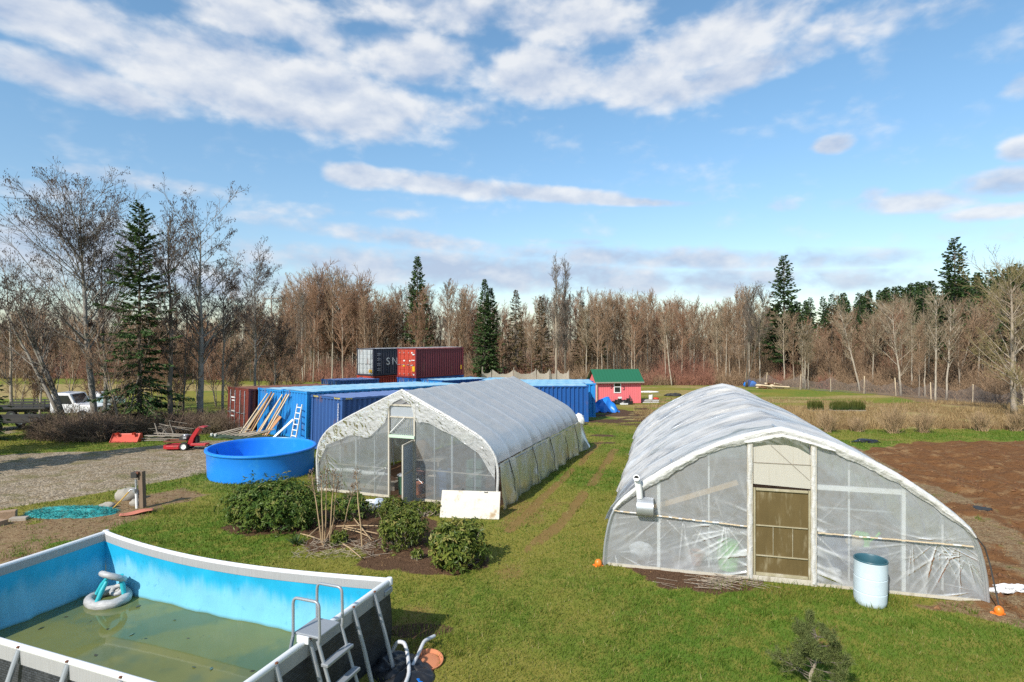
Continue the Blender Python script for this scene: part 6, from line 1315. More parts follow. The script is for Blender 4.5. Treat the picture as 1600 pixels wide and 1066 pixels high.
def conifer(seed, Ht, wid=.2, dens=1., nm='needle', bark='bark_dark', t0=.08, ragged=.25, droop=.35, spr=.5, sw=.09, up_top=.5, shape=.75, nspr=16, r0=.02, trunk_name='trunk'):
    rng = np.random.default_rng(seed); hs_ = []; z = Ht * t0
    while z < Ht * .985: hs_.append(z); z += Ht * .022 * (1.25 - .6 * z / Ht) / dens ** .5
    S, D_, L = [], [], []
    for z in hs_:
        t = z / Ht; full = wid * Ht * ((1 - t) / (1 - t0)) ** shape + .12
        for a in np.linspace(0, 6.283, max(4, int(6 * dens)) + 1)[:-1] + rng.uniform(0, 6.28):
            if rng.random() < ragged * .55: continue
            l = full * rng.uniform(1 - ragged, 1.08); a += rng.normal(0, .22); el_ = -droop * (1 - t) + up_top * t ** 1.5 + rng.normal(0, .1)
            S.append((0, 0, z)); D_.append((math.cos(a) * math.cos(el_), math.sin(a) * math.cos(el_), math.sin(el_))); L.append(l)
    S, D_, L = np.array(S), np.array(D_), np.array(L); P = paths(S, D_, L, 5, .10, .05, rng)
    Vb, Fb = seg_tubes(*to_segs(P, L * .012 + .008, np.full(len(L), .006), .006), n=4)
    k = np.maximum(4, (nspr * (L / L.max()) ** .7).astype(int)); pi_ = np.repeat(np.arange(len(L)), k); t = rng.uniform(.12, 1.0, len(pi_)) ** .8; f = t * 5; i = np.minimum(f.astype(int), 4); s = (f - i)[:, None]
    Q0 = P[pi_, i] * (1 - s) + P[pi_, i + 1] * s; T = P[pi_, i + 1] - P[pi_, i]; T /= np.linalg.norm(T, axis=1)[:, None]
    sd_ = np.cross(T, [0, 0, 1.]); sd_ /= np.linalg.norm(sd_, axis=1)[:, None] + 1e-9; sg = rng.choice([-1, 1], len(pi_))[:, None]
    ang_ = rng.uniform(.15, 1.05, len(pi_))[:, None]; d = np.cos(ang_) * T + np.sin(ang_) * sd_ * sg; d[:, 2] -= rng.uniform(-.25, .75, len(pi_)); d /= np.linalg.norm(d, axis=1)[:, None]
    ln = spr * rng.uniform(.55, 1.2, len(pi_)) * (1.15 - .7 * t) * np.clip(L[pi_] / L.max() + .35, .3, 1.1); w = np.cross(d, rng.normal(size=(len(pi_), 3)) * .5 + [0, 0, 1.]); w /= np.linalg.norm(w, axis=1)[:, None]; wd = (sw * rng.uniform(.7, 1.3, len(pi_)))[:, None]
    E = Q0 + d * ln[:, None]; mid_ = Q0 + d * ln[:, None] * .45; Vs = np.stack([Q0, mid_ + w * wd, E, mid_ - w * wd], 1).reshape(-1, 3); n = len(pi_)
    tint = np.repeat(np.clip(rng.normal(.4, .22, n) + .3 * (t - .5), 0, 1), 4)
    Fs = np.arange(4 * n).reshape(-1, 4) + len(Vb)
    m_ = MB(); zz = np.linspace(0, Ht, 12); off = np.cumsum(rng.normal(0, .012 * Ht / 12, (12, 2)), 0) * .5
    pth = [Vector((off[j, 0] * 0, off[j, 1] * 0, zz[j])) for j in range(12)]; pth[0].z = -.25; m_.tube(pth, [max(.012, Ht * r0 * .75 * (1 - v / Ht) ** .9) for v in zz], 8); tr = m_.build(trunk_name, M[bark], None, True, 180)
    cr_ = npmesh('crown', np.concatenate([Vb, Vs]), np.concatenate([Fb, Fs]), [M[bark], M[nm]], mi=np.r_[np.zeros(len(Fb), int), np.ones(n, int)], attrs={'tint': np.r_[np.full(len(Vb), .2), tint]})
    return tr, cr_

# ---- rhododendron bed
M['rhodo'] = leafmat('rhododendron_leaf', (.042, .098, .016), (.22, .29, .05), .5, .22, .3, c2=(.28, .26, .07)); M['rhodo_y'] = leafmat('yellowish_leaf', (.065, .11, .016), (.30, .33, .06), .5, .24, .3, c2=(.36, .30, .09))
def shrub(name, label, loc, size, seed, nros, m_, leaf=.12, lobes=6, per=9, gap=.0):
    t = thing(name, label, 'shrub', loc, 0, 'evergreen shrubs in the planting bed'); rng = np.random.default_rng(seed)
    cs = rng.normal(0, 1, (lobes, 3)); cs /= np.linalg.norm(cs, axis=1)[:, None]; cs[:, 2] = np.abs(cs[:, 2]) * .7; cen = cs * .42 * np.array(size) + np.array([0, 0, size[2] * .42]); rad = rng.uniform(.36, .68, lobes)
    n = nros; li = rng.integers(0, lobes, n); d = rng.normal(size=(n, 3)); d[:, 2] = d[:, 2] * .9 + .35; d /= np.linalg.norm(d, axis=1)[:, None]
    rr = rng.uniform(.55, 1.0, n) ** .45 * (1 + .12 * rng.normal(size=n)) * np.where(rng.random(n) < .07, rng.uniform(1.1, 1.35, n), 1); p = cen[li] + d * rad[li][:, None] * np.array(size) * rr[:, None]
    p[:, 2] = np.where(p[:, 2] < .06, rng.uniform(.06, .35, n) * size[2], p[:, 2]); 
    q_ = np.repeat(np.arange(n), per); N = len(q_); ax = d[q_] * .75 + [0, 0, .35] + rng.normal(0, .18, (N, 3)); ax /= np.linalg.norm(ax, axis=1)[:, None]
    a = np.cross(ax, [0.3, .1, 1.]); a /= np.linalg.norm(a, axis=1)[:, None]; b = np.cross(ax, a); th = rng.uniform(0, 6.28, N)[:, None]; out = np.cos(th) * a + np.sin(th) * b; el_ = rng.uniform(-.35, .75, N)[:, None]; dr_2 = out * np.cos(el_) + ax * np.sin(el_)
    side = np.cross(dr_2, ax); side /= np.linalg.norm(side, axis=1)[:, None]; ln = (leaf * rng.uniform(.5, 1.35, N))[:, None]; wd = ln * .19; o = p[q_] + rng.normal(0, .012, (N, 3)); up = np.cross(side, dr_2)
    V = np.stack([o, o + dr_2 * ln * .45 + side * wd + up * ln * .05, o + dr_2 * ln - up * ln * .16, o + dr_2 * ln * .45 - side * wd + up * ln * .05], 1).reshape(-1, 3)
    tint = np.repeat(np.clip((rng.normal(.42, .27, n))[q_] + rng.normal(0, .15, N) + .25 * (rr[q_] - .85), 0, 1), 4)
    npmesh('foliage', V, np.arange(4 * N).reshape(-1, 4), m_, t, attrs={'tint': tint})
    k = rng.choice(n, min(n, 140), replace=False); S0 = np.zeros((len(k), 3)) + rng.normal(0, .06, (len(k), 3)) * [1, 1, 0]; mid = (S0 + p[k]) / 2 + rng.normal(0, .05, (len(k), 3)) - [0, 0, .05]
    V1, F1 = seg_tubes(np.r_[S0, mid], np.r_[mid, p[k]], np.r_[np.full(len(k), .016), np.full(len(k), .010)], np.r_[np.full(len(k), .010), np.full(len(k), .005)], 4); npmesh('stem', V1, F1, M['bark_mid'], t)
    return t
def pg(px, py): p = G(px, py); return (p.x, p.y, gz(p.x, p.y) - .03)
shrub('rhododendron', 'largest dark green rhododendron, left in the bed below the blue tank', pg(428, 824), (1.38, .95, 1.10), 3, 2300, M['rhodo'], .10, 14)
shrub('rhododendron', 'mid sized rhododendron between the dead canes and the rightmost shrub', pg(630, 856), (.68, .52, .80), 5, 800, M['rhodo_y'], .085, 9)
shrub('rhododendron', 'loose yellowish rhododendron at the right end of the bed, casting shade on the lawn', pg(717, 884), (.80, .62, .92), 8, 720, M['rhodo_y'], .115, 9)
shrub('evergreen_shrub', 'low dark shrub directly behind the standing dead canes', pg(548, 812), (.62, .5, .62), 11, 380, M['rhodo'], .09, 5)
shrub('evergreen_shrub', 'low rounded shrub between the canes and the open greenhouse door', pg(608, 815), (.70, .5, .55), 13, 420, M['rhodo_y'], .085, 5)
shrub('evergreen_shrub', 'small green seedling bush among the fallen canes', pg(530, 850), (.24, .2, .32), 17, 60, M['rhodo_y'], .11, 3)
shrub('evergreen_shrub', 'tiny green plant on the bare mulch before the right shrubs', pg(652, 874), (.16, .14, .2), 19, 26, M['rhodo_y'], .10, 3)
shrub('evergreen_shrub', 'low sprawling green clump along the front of the left greenhouse right of its door', pg(664, 806), (.8, .3, .34), 23, 260, M['rhodo_y'], .08, 5)
def spiky(label, loc, n, L, seed):
    t = thing('yucca', label, 'plant', loc); rng = np.random.default_rng(seed); a = rng.uniform(0, 6.28, n); e = rng.uniform(.35, 1.45, n); l = L * rng.uniform(.6, 1.1, n); V = []; w = .012
    d = np.stack([np.cos(a) * np.cos(e), np.sin(a) * np.cos(e), np.sin(e)], -1); s_ = np.stack([-np.sin(a), np.cos(a), 0 * a], -1); m1 = d * l[:, None] * .5; tp = d * l[:, None]; tp[:, 2] -= .12 * l
    V = np.stack([-s_ * w * .6, s_ * w * .6, m1 + s_ * w, m1 - s_ * w], 1); V2 = np.stack([m1 - s_ * w, m1 + s_ * w, tp, tp], 1)
    npmesh('leaves', np.concatenate([V, V2]).reshape(-1, 3), np.arange(8 * n).reshape(-1, 4), leafmat('yucca_leaf', (.03, .07, .02), (.10, .16, .05), .45, .1), t, attrs={'tint': np.tile(np.repeat(rng.random(n), 4), 2)})
    m_ = MB(); m_.blob((0, 0, .03), (.07, .07, .05), 3, .3); m_.build('crown_base', M['litter'], t)
spiky('small spiky green rosette at the front edge of the planting bed', pg(462, 852), 55, .46, 3)
# dead flower canes
rg = random.Random(12); M['cane'] = mat('dead_cane', (.42, .30, .17), .85, var=.25, streak=(2, 2, .5)); M['canehead'] = mat('dead_flower_head', (.20, .14, .09), .95, var=.3)
def cane(b0, tp, D, lab):
    a = G(*b0); dz = zat(tp[1], D); top = Vector(((tp[0] - 800) / F * D, D, dz)); t = thing('dead_cane', lab, 'cane', (a.x, a.y, gz(a.x, a.y) - .05), 0, 'standing dead canes in the bed'); e = top - t.location
    k = [Vector((0, 0, 0)) + e * s + Vector((rg.uniform(-.02, .02), 0, 0)) * (0 < s < 1) for s in (0, .3, .6, .85, 1)]; MB().tube(k, [.017, .015, .013, .009, .006], 6).build('stalk', M['cane'], t, True)
    hm = MB()
    for _ in range(46):
        s = rg.uniform(.70, 1.02); p = e * s; d = Vector((rg.uniform(-1, 1), rg.uniform(-1, 1), rg.uniform(.1, 1))).normalized() * rg.uniform(.06, .20) * (1.25 - s) * 2.2; hm.tube([p, p + d * .6, p + d + Vector((0, 0, .02))], [.004, .003, .003], 3, cap=False); hm.blob(tuple(p + d), (.014, .014, .014), 1, .1, 5, 4)
    hm.build('flower_head', M['canehead'], t)
Dc = 14.4
for (b0, tp, lab) in (((503, 850), (487, 738), 'leftmost standing dead cane, leaning left'), ((504, 852), (502, 742), 'upright dead cane second from the left'), ((507, 846), (511, 735), 'dead cane in the middle of the upright clump'), ((515, 848), (522, 738), 'thin dead cane with a fluffy head right of the clump'), ((517, 836), (529, 744), 'dead cane leaning slightly right beside the clump'), ((532, 838), (554, 758), 'dead cane leaning far right'), ((566, 856), (556, 735), 'tall lone dead cane standing right of the others')): cane(b0, tp, Dc, lab)
for (a, b_, lab) in (((505, 856), (530, 805), 'fallen cane propped steeply at the left of the heap'), ((525, 825), (600, 832), 'long pale fallen cane lying across the top of the heap'), ((535, 828), (585, 848), 'fallen cane crossing below the long pale one'), ((549, 808), (580, 858), 'dark fallen cane pointing down towards the lawn'), ((530, 848), (564, 878), 'broken cane lying lowest, towards the pool'), ((480, 842), (512, 822), 'short broken cane left of the heap'), ((540, 826), (590, 842), 'thin cane lying parallel in the heap'), ((470, 836), (500, 850), 'grey stick lying left of the canes')):
    p, q_ = G(*a), G(*b_); p.z = gz(p.x, p.y) + .03; q_.z = gz(q_.x, q_.y) + rg.uniform(.06, .22); mdl = (p + q_) / 2 + Vector((0, 0, rg.uniform(.0, .06))); tag(MB().tube([p, mdl, q_], [.016, .015, .010], 6).build('fallen_cane', M['cane'], None, True), lab, 'cane', 'fallen canes in the bed')
P0 = np.stack([g.uniform(-5.2, -3.2, 150), g.uniform(13.4, 14.5, 150), np.zeros(150)], -1); a_ = g.uniform(0, 3.14, 150); l_ = g.uniform(.1, .5, 150); P0[:, 2] = zg(P0[:, 0], P0[:, 1]) + g.uniform(.0, .08, 150); P1 = P0 + np.stack([np.cos(a_) * l_, np.sin(a_) * l_ * .6, g.uniform(-.02, .10, 150)], -1)
V, Fq = seg_tubes(P0, P1, np.full(150, .006), np.full(150, .004), 3); npmesh('dead_twigs', V, Fq, M['bark_mid'])['kind'] = 'stuff'
c0 = G(1090, 905); P0 = np.stack([c0.x + g.normal(.3, .4, 90), c0.y + g.normal(-.1, .14, 90), np.zeros(90)], -1); P0[:, 2] = zg(P0[:, 0], P0[:, 1]) + g.uniform(0, .04, 90); a_ = g.normal(-.5, .35, 90); l_ = g.uniform(.1, .6, 90); P1 = P0 + np.stack([np.cos(a_) * l_, np.sin(a_) * l_, g.uniform(-.0, .05, 90)], -1)
V, Fq = seg_tubes(P0, P1, np.full(90, .006), np.full(90, .004), 3); npmesh('prunings', V, Fq, M['bark_mid'])['kind'] = 'stuff'

# small pine in the right foreground
p = G(1262, 1085); rngp = np.random.default_rng(4)
t = thing('pine_sapling', 'small sparse dark pine sapling with a crooked trunk at the bottom of the lawn', 'tree', (p.x, p.y, gz(p.x, p.y) - .03)); t.scale = (.9, .9, .95)
T = np.array([[(0, 0, 0), (.05, 0, .16), (.06, .02, .34), (.13, .0, .52), (.16, .02, .72), (.14, .0, .95)]], float); MB().tube([Vector(v) for v in T[0]], [.04, .034, .028, .02, .013, .006], 8).build('trunk', M['bark_mid'], t, True)
Lp = []
S1, D1_, L1, R1 = kids(T, np.array([.95]), np.array([.035]), 30, .22, 1., 1.2, 1.6, .62, rngp, .05, .55); S1 = np.asarray(S1); P1 = paths(S1, D1_, L1, 4, .1, .12, rngp); S2, D2, L2, R2 = kids(P1, L1, R1, 5, .3, 1., .4, 1., .5, rngp, .1, .4); P2 = paths(S2, D2, np.maximum(L2, .08), 2, .1, .1, rngp)
V, Fq = seg_tubes(*[np.concatenate(x) for x in zip(to_segs(P1, np.full(len(L1), .009), np.full(len(L1), .005), .004), to_segs(P2, np.full(len(L2), .005), np.full(len(L2), .003), .003))], n=4); npmesh('branch', V, Fq, M['bark_dark'], t)
ends = np.concatenate([P1[:, -1], P1[:, 3], P2[:, -1], P2[:, 1]]); q_ = np.repeat(np.arange(len(ends)), 48); d = rngp.normal(size=(len(q_), 3)) + [0, 0, .5]; d /= np.linalg.norm(d, axis=1)[:, None]; o = ends[q_] + rngp.normal(0, .02, (len(q_), 3)); s_ = np.cross(d, rngp.normal(size=(len(q_), 3))); s_ /= np.linalg.norm(s_, axis=1)[:, None]
l_ = rngp.uniform(.04, .085, len(q_))[:, None]; V = np.stack([o - s_ * .0045, o + s_ * .0045, o + d * l_], 1).reshape(-1, 3); npmesh('crown', V, np.arange(len(V)).reshape(-1, 3), M['needle_p'], t, attrs={'tint': np.repeat(rngp.random(len(q_)), 3)})

# ---- big trees on the left
def big(px, D, ytop, label, name='bare_tree', group='bare trees by the gravel drive', **kw):
    x = (px - 800) / F * D; z = gz(x, D); Ht = zat(ytop, D) - z; return as_tree(bare_tree(Ht=Ht, **kw), name, label, (x, D, z))
B = dict(catk=.5, rtw=.011, nprim=34, nsec=9, ntw=7, limb='bark')
big(150, 36.0, 252, 'tallest spreading alder at the left, leaning left above the white truck', seed=3, lean_=(-.085, 0), r0=.24, spread=.46, t0=.2, bark='bark_grey', twig='twig_grey', ang=(.65, 1.15), up=.18, **{**B, 'nprim': 52, 'nsec': 12, 'ntw': 8})
big(112, 34.5, 420, 'pale bare tree with several stems leaning far left over the trailer', seed=5, lean_=(-.30, .0), r0=.115, stems=3, spread=.34, t0=.2, bark='bark_grey', twig='twig_grey', **{**B, 'nprim': 12, 'nsec': 7, 'catk': .2})
big(165, 38, 332, 'slender bare alder between the tallest alder and the spruce', seed=7, lean_=(0, 0), r0=.14, spread=.22, t0=.3, bark='bark_grey', twig='twig_grey', **{**B, 'nprim': 28})
big(266, 35, 318, 'tall dark straight bare tree right of the spruce, top bent left', seed=9, lean_=(-.015, 0), r0=.17, spread=.24, t0=.3, bark='bark_dark', twig='twig_grey', **{**B, 'catk': .2})
big(313, 37, 280, 'thick grey trunked alder standing right of the spruce', seed=11, lean_=(.0, 0), r0=.26, spread=.32, t0=.28, bark='bark_grey', twig='twig_grey', ang=(.6, 1.1), up=.15, **{**B, 'nprim': 40})
big(347, 39, 385, 'bushy bare tree between the thick alder and the light blue container', seed=13, lean_=(.0, 0), r0=.12, spread=.30, t0=.25, bark='bark_mid', twig='twig_brown', **B)
big(398, 44, 372, 'round crowned bare alder behind the light blue container', seed=15, lean_=(.0, 0), r0=.15, spread=.32, t0=.3, bark='bark_grey', twig='twig_grey', **B)
big(430, 47, 470, 'low bare tree behind the left end of the light blue containers', seed=17, r0=.10, spread=.36, t0=.15, bark='bark_mid', twig='twig_brown', **B)
big(62, 40, 430, 'thin bare sapling beyond the flat deck of the truck', seed=19, lean_=(.05, 0), r0=.08, spread=.30, t0=.2, bark='bark_mid', twig='twig_brown', **{**B, 'nprim': 20, 'catk': .2})
big(20, 43, 395, 'bare tree at the far left edge above the trailer', seed=21, lean_=(-.05, 0), r0=.12, spread=.30, t0=.2, bark='bark_mid', twig='twig_grey', **{**B, 'nprim': 18, 'nsec': 7, 'catk': .2})
big(192, 33.5, 470, 'small many stemmed bare tree in the brush left of the spruce', seed=23, stems=3, r0=.06, spread=.30, t0=.15, bark='bark_mid', twig='twig_brown', **{**B, 'nprim': 12, 'catk': .1})
big(285, 36, 440, 'thin crooked bare tree in front of the thick grey alder', seed=25, lean_=(.04, 0), r0=.07, spread=.32, t0=.2, bark='bark_dark', twig='twig_brown', **{**B, 'nprim': 20, 'catk': .2})
x = at(218, 34.5); z = gz(x.x, 34.5); as_tree(conifer(21, zat(316, 34.5) - z, .225, 1.5, t0=.08, ragged=.72, droop=.45, spr=.55, sw=.06, nspr=60, shape=.6, r0=.014), 'spruce', 'ragged dark green spruce standing among the bare alders at the left', (x.x, 34.5, z))
x = at(-58, 30); as_tree(conifer(23, 9.0, .22, 1.3, t0=.05, ragged=.3, spr=.5, sw=.07, nspr=26), 'spruce', 'dark spruce whose branch tip shows at the left edge', (x.x, 30, gz(x.x, 30)))
# trees off the left edge whose shade lies on the gravel
for k, (x_, y_, hh) in enumerate(((-25.5, 17.0, 12.0), (-28.5, 21.0, 13.0))): as_tree(conifer(31 + k, hh, .22, 1.0, spr=.7, sw=.14, nspr=22), 'spruce', ('dark spruce left of the frame shading the gravel drive', 'second dark spruce left of the frame, further back along the gravel drive')[k], (x_, y_, gz(x_, y_)))
# bramble thicket round their feet
def thicket(name, lo, hi, n, Lr_, m_, seed, rad=.011, curve=-.55, hfun=None, nseg=4, spread_=.8):
    rng = np.random.default_rng(seed); S = []
    px = rng.uniform(lo[0], hi[0], n); py = rng.uniform(lo[1], hi[1], n)
    return rng, px, py
rng = np.random.default_rng(8); n = 5200; px = rng.uniform(48, 372, n); d0 = np.interp(px, [48, 100, 160, 184, 230, 372], [30.6, 29.8, 29.8, 31.2, 32.2, 33.4]); D = d0 + rng.uniform(0, 4.6, n); x = px / F * D - 800 / F * D
S = np.stack([x, D, zg(x, D)], -1); a_ = rng.uniform(0, 6.28, n); e_ = rng.uniform(.7, 1.45, n); Dd = np.stack([np.cos(a_) * np.cos(e_), np.sin(a_) * np.cos(e_), np.sin(e_)], -1); L = rng.uniform(.8, 1.9, n) * np.interp(px, [48, 75, 120, 180, 260, 372], [.5, .95, 1.15, 1.0, .95, .9])
P = paths(S, Dd, L, 4, rng.uniform(-.7, -.1, n), .22, rng); S2, D2, L2, R2 = kids(P, L, np.full(n, .01), 4, .3, 1., .4, 1.2, .35, rng, .0, .3); P2 = paths(S2, D2, np.maximum(L2, .12), 1, -.1, .1, rng)
V, Fq = seg_tubes(*[np.concatenate(v) for v in zip(to_segs(P, np.full(n, .012), np.full(n, .007), .006), to_segs(P2, np.full(len(L2), .008), np.full(len(L2), .005), .005))], n=3); npmesh('bramble_thicket', V, Fq, mat('bramble_cane', (.13, .088, .06), .9, var=.4, scale=.7, col2=(.16, .12, .07), thr=(.5, .6), scale2=.6))['kind'] = 'stuff'

# ---- the woods
bare = [bare_tree(seed=101 + k, Ht=1.0 * h_, spread=sp, r0=r_, nprim=np_, nsec=7, ntw=6, t0=t0_, ang=an, up=.25, bark=bk, twig=tw, rtw=.013, stems=st, limb='twig') for k, (h_, sp, r_, np_, t0_, an, bk, tw, st) in enumerate((
    (12, .24, .085, 38, .35, (.4, .8), 'bark_pale', 'twig_brown', 1), (11, .28, .075, 40, .25, (.4, .85), 'bark_mid', 'twig_red', 1), (13, .20, .085, 38, .4, (.35, .7), 'bark_pale', 'twig_grey', 1), (10, .32, .07, 24, .2, (.4, .9), 'bark_mid', 'twig_brown', 2),
    (12, .22, .075, 40, .3, (.35, .75), 'bark_mid', 'twig_brown', 1), (9, .36, .06, 20, .15, (.4, .9), 'bark_mid', 'twig_red', 3), (12, .26, .09, 38, .35, (.45, .85), 'bark_pale', 'twig_pale', 1), (11, .22, .075, 38, .3, (.3, .7), 'bark_dark', 'twig_brown', 1)))]
BH = (12, 11, 13, 10, 12, 9, 12, 11); proto = {}
def plant(kind, px, D, ytop, label, group=None, name='bare_tree', jit=1.):
    """one tree of the wood: copies share the mesh of the first of its kind"""
    x = (px - 800) / F * D; z = float(gz0(D)) - .05; Ht = zat(ytop, D) - z; src, h0 = (bare[kind], BH[kind]) if isinstance(kind, int) else (CON[kind][0], CON[kind][1]); s = Ht / h0; t = thing(name, label, 'tree', (x, D, z), rnd.uniform(0, 6.28), group); t.scale = (s * rnd.uniform(.85, 1.15) * jit, s * rnd.uniform(.85, 1.15) * jit, s)
    for o in src:
        if o.parent is None and o.name not in proto: c = o; proto[o.name] = 1
        else: c = o.copy(); C.objects.link(c)
        c.parent = t
    return t
CON = {'fir': (conifer(51, 15, .17, 1.3, spr=.75, sw=.13, nspr=20, t0=.12, ragged=.28), 15), 'fir2': (conifer(52, 14, .20, 1.1, spr=.8, sw=.13, nspr=18, t0=.15, ragged=.42, shape=.65), 14), 'larch': (conifer(53, 12, .15, 1.0, nm='needle_b', spr=.6, sw=.07, nspr=18, t0=.15, ragged=.3), 12), 'openfir': (conifer(54, 15, .21, 1.0, spr=.8, sw=.12, nspr=30, t0=.2, ragged=.35, shape=.7, droop=.3), 15)}
zones = [  # px range, depth range, number, treetop row at points across, kinds, label
    ((-30, 140), (84, 98), 22, [(-30, 480), (60, 470), (140, 480)], (0, 1, 3, 4, 7), 'bare tree in the brown wood beyond the far left meadow'),
    ((140, 440), (74, 96), 30, [(140, 470), (300, 480), (440, 455)], (1, 3, 4, 5, 7, 0), 'bare tree in the wood beyond the alders and the light blue containers'),
    ((440, 610), (78, 98), 42, [(440, 450), (490, 420), (520, 402), (560, 425), (610, 440)], (1, 3, 4, 5, 0, 2, 1), 'reddish brown bare tree in the wood behind the grey container'),
    ((610, 760), (78, 98), 30, [(610, 425), (640, 430), (690, 445), (712, 425), (760, 470)], (0, 1, 4, 5, 7, 2), 'bare tree in the wood behind the maroon container'),
    ((760, 910), (77, 98), 30, [(760, 470), (820, 470), (860, 440), (910, 455)], (0, 1, 4, 7, 2), 'bare tree in the wood behind the pale bird netting'),
    ((910, 1070), (75, 96), 48, [(910, 455), (960, 450), (1010, 452), (1070, 455)], (0, 0, 4, 2, 6, 1, 7), 'slim bare tree in the dense wood behind the red shed'),
    ((1070, 1215), (74, 94), 38, [(1070, 455), (1120, 460), (1160, 440), (1215, 470)], (0, 4, 2, 6, 6, 7), 'slim bare tree in the dense wood behind the right greenhouse'),
    ((1215, 1420), (67, 84), 32, [(1215, 480), (1270, 500), (1340, 470), (1420, 460)], (6, 1, 5, 0, 3, 4), 'bare tree at the wood edge behind the wire fence'),
    ((1420, 1640), (57, 74), 30, [(1420, 470), (1480, 465), (1560, 440), (1640, 430)], (6, 3, 6, 0, 4, 5), 'bare tree in the tangle at the right edge of the field')]
for (r_, dd, n, tops, kinds, lab) in zones:
    for k in range(n):
        px = r_[0] + (r_[1] - r_[0]) * (k + rnd.uniform(.05, .95)) / n; D = rnd.uniform(*dd); yt = np.interp(px, *zip(*tops)) + abs(rnd.gauss(0, 24)) - 6; plant(rnd.choice(kinds), px, D, yt, lab, lab.replace('bare tree', 'bare trees').replace('a slim', 'slim'))
for (kd, px, D, yt, lab, nm) in (('fir', 652, 84, 398, 'tall dark fir with a narrow point behind the maroon container', 'fir_tree'), ('fir', 757, 78, 434, 'dense dark green fir left of the pale bird netting', 'fir_tree'), ('fir', 766, 79, 448, 'second dense fir just right of the first, left of the bird netting', 'fir_tree'), ('larch', 806, 80, 452, 'small brownish conifer right of the pair of dark firs', 'larch_tree'), ('larch', 846, 79, 462, 'brown cone shaped conifer left of the tall bare poplars', 'larch_tree'), ('larch', 910, 80, 470, 'dull brown conifer right of the tall bare poplars', 'larch_tree'), ('fir2', 935, 82, 485, 'dull green conifer half hidden in the wood behind the shed', 'fir_tree'),
                                ('openfir', 1225, 77, 398, 'tall open branched fir standing alone above the wood right of centre', 'fir_tree'), ('openfir', 1492, 68, 370, 'tallest open branched fir above the wood near the right edge', 'fir_tree'), ('fir2', 1245, 80, 470, 'dark bushy fir low beside the tall open fir', 'fir_tree'), ('fir2', 1590, 64, 410, 'dark fir behind the mossy maple at the right edge', 'fir_tree'), ('fir2', 1535, 70, 445, 'dark fir filling the gap left of the mossy maple', 'fir_tree'), ('fir2', 1470, 74, 470, 'dark fir at the foot of the tallest open fir', 'fir_tree'),
                                ('fir2', 405, 88, 480, 'dark fir far behind the light blue containers', 'fir_tree'), ('fir2', 440, 92, 490, 'dark low fir right of the utility pole', 'fir_tree'), ('fir2', 590, 90, 470, 'dark fir far behind the grey container', 'fir_tree'), ('larch', 1300, 78, 475, 'brown larch in front of the fir hillside', 'larch_tree'), ('larch', 1382, 76, 480, 'brown larch behind the wire fence right of centre', 'larch_tree')): plant(kd, px, D, yt, lab, None, nm)
def wood(px, D, ytop, label, **kw):
    x = (px - 800) / F * D; z = float(gz0(D)) - .05; return as_tree(bare_tree(Ht=zat(ytop, D) - z, **kw), 'bare_tree', label, (x, D, z))
W_ = dict(nsec=8, ntw=6, rtw=.014, limb='bark')
wood(868, 77, 392, 'left of the two tall bare poplars rising above the wood', seed=201, r0=.2, spread=.2, nprim=44, t0=.25, ang=(.3, .6), bark='bark_mid', twig='twig_grey', **W_)
wood(884, 78, 394, 'right of the two tall bare poplars rising above the wood', seed=203, r0=.2, spread=.17, nprim=46, t0=.25, ang=(.3, .6), bark='bark_dark', twig='twig_grey', **W_)
wood(1408, 62, 452, 'bare tree with thick pale limbs leaning right behind the wire fence', seed=205, r0=.13, lean_=(-.10, 0), spread=.36, nprim=34, t0=.2, ang=(.6, 1.1), bark='bark_pale', twig='twig_pale', **W_)
wood(1462, 57, 445, 'white trunked alder, left of the pale pair by the right field edge', seed=207, r0=.10, spread=.2, nprim=30, t0=.3, bark='bark_pale', twig='twig_pale', **W_)
wood(1478, 57.5, 462, 'white trunked alder leaning right, right of the pale pair', seed=209, r0=.09, lean_=(.07, 0), spread=.2, nprim=30, t0=.3, bark='bark_pale', twig='twig_pale', **W_)
wood(1345, 67, 452, 'pale double trunked alder behind the wire fence', seed=211, stems=2, r0=.09, spread=.2, nprim=18, t0=.35, bark='bark_pale', twig='twig_pale', **W_)
wood(1255, 71, 500, 'thin white trunked tree with upswept branches below the tall open fir', seed=213, stems=2, r0=.075, spread=.24, nprim=20, t0=.3, ang=(.3, .6), bark='bark_pale', twig='twig_pale', **W_)
wood(1050, 75, 470, 'white leaning trunk at the wood edge right of the shed', seed=215, lean_=(-.12, 0), r0=.085, spread=.15, nprim=24, t0=.45, bark='bark_pale', twig='twig_brown', **W_)
wood(1165, 73, 440, 'dark twin forked bare tree behind the right greenhouse', seed=217, stems=2, r0=.11, spread=.24, nprim=24, t0=.4, bark='bark_dark', twig='twig_grey', **W_)
wood(1585, 46, 366, 'big spreading maple with mossy yellowish limbs at the right edge', seed=219, lean_=(-.03, 0), r0=.27, spread=.42, nprim=44, t0=.15, ang=(.7, 1.25), up=.15, bark='bark_mid', twig='twig_moss', **{**W_, 'nsec': 10, 'ntw': 7})
wood(1612, 42, 560, 'low mossy bare limbs reaching in at the right edge of the field', seed=221, lean_=(-.35, 0), r0=.12, spread=.5, nprim=26, t0=.15, ang=(.6, 1.2), up=.1, bark='bark_mid', twig='twig_moss', **W_)
for k in range(22):                                                       # young growth between the alders and the far meadow
    px = 20 + 21 * k + rnd.uniform(-9, 9); D = rnd.uniform(37, 56); plant((3, 5, 1, 5)[k % 4], px, D, rnd.uniform(470, 560), 'young bare tree in the strip behind the brown brush and alders', 'young bare trees behind the alders')
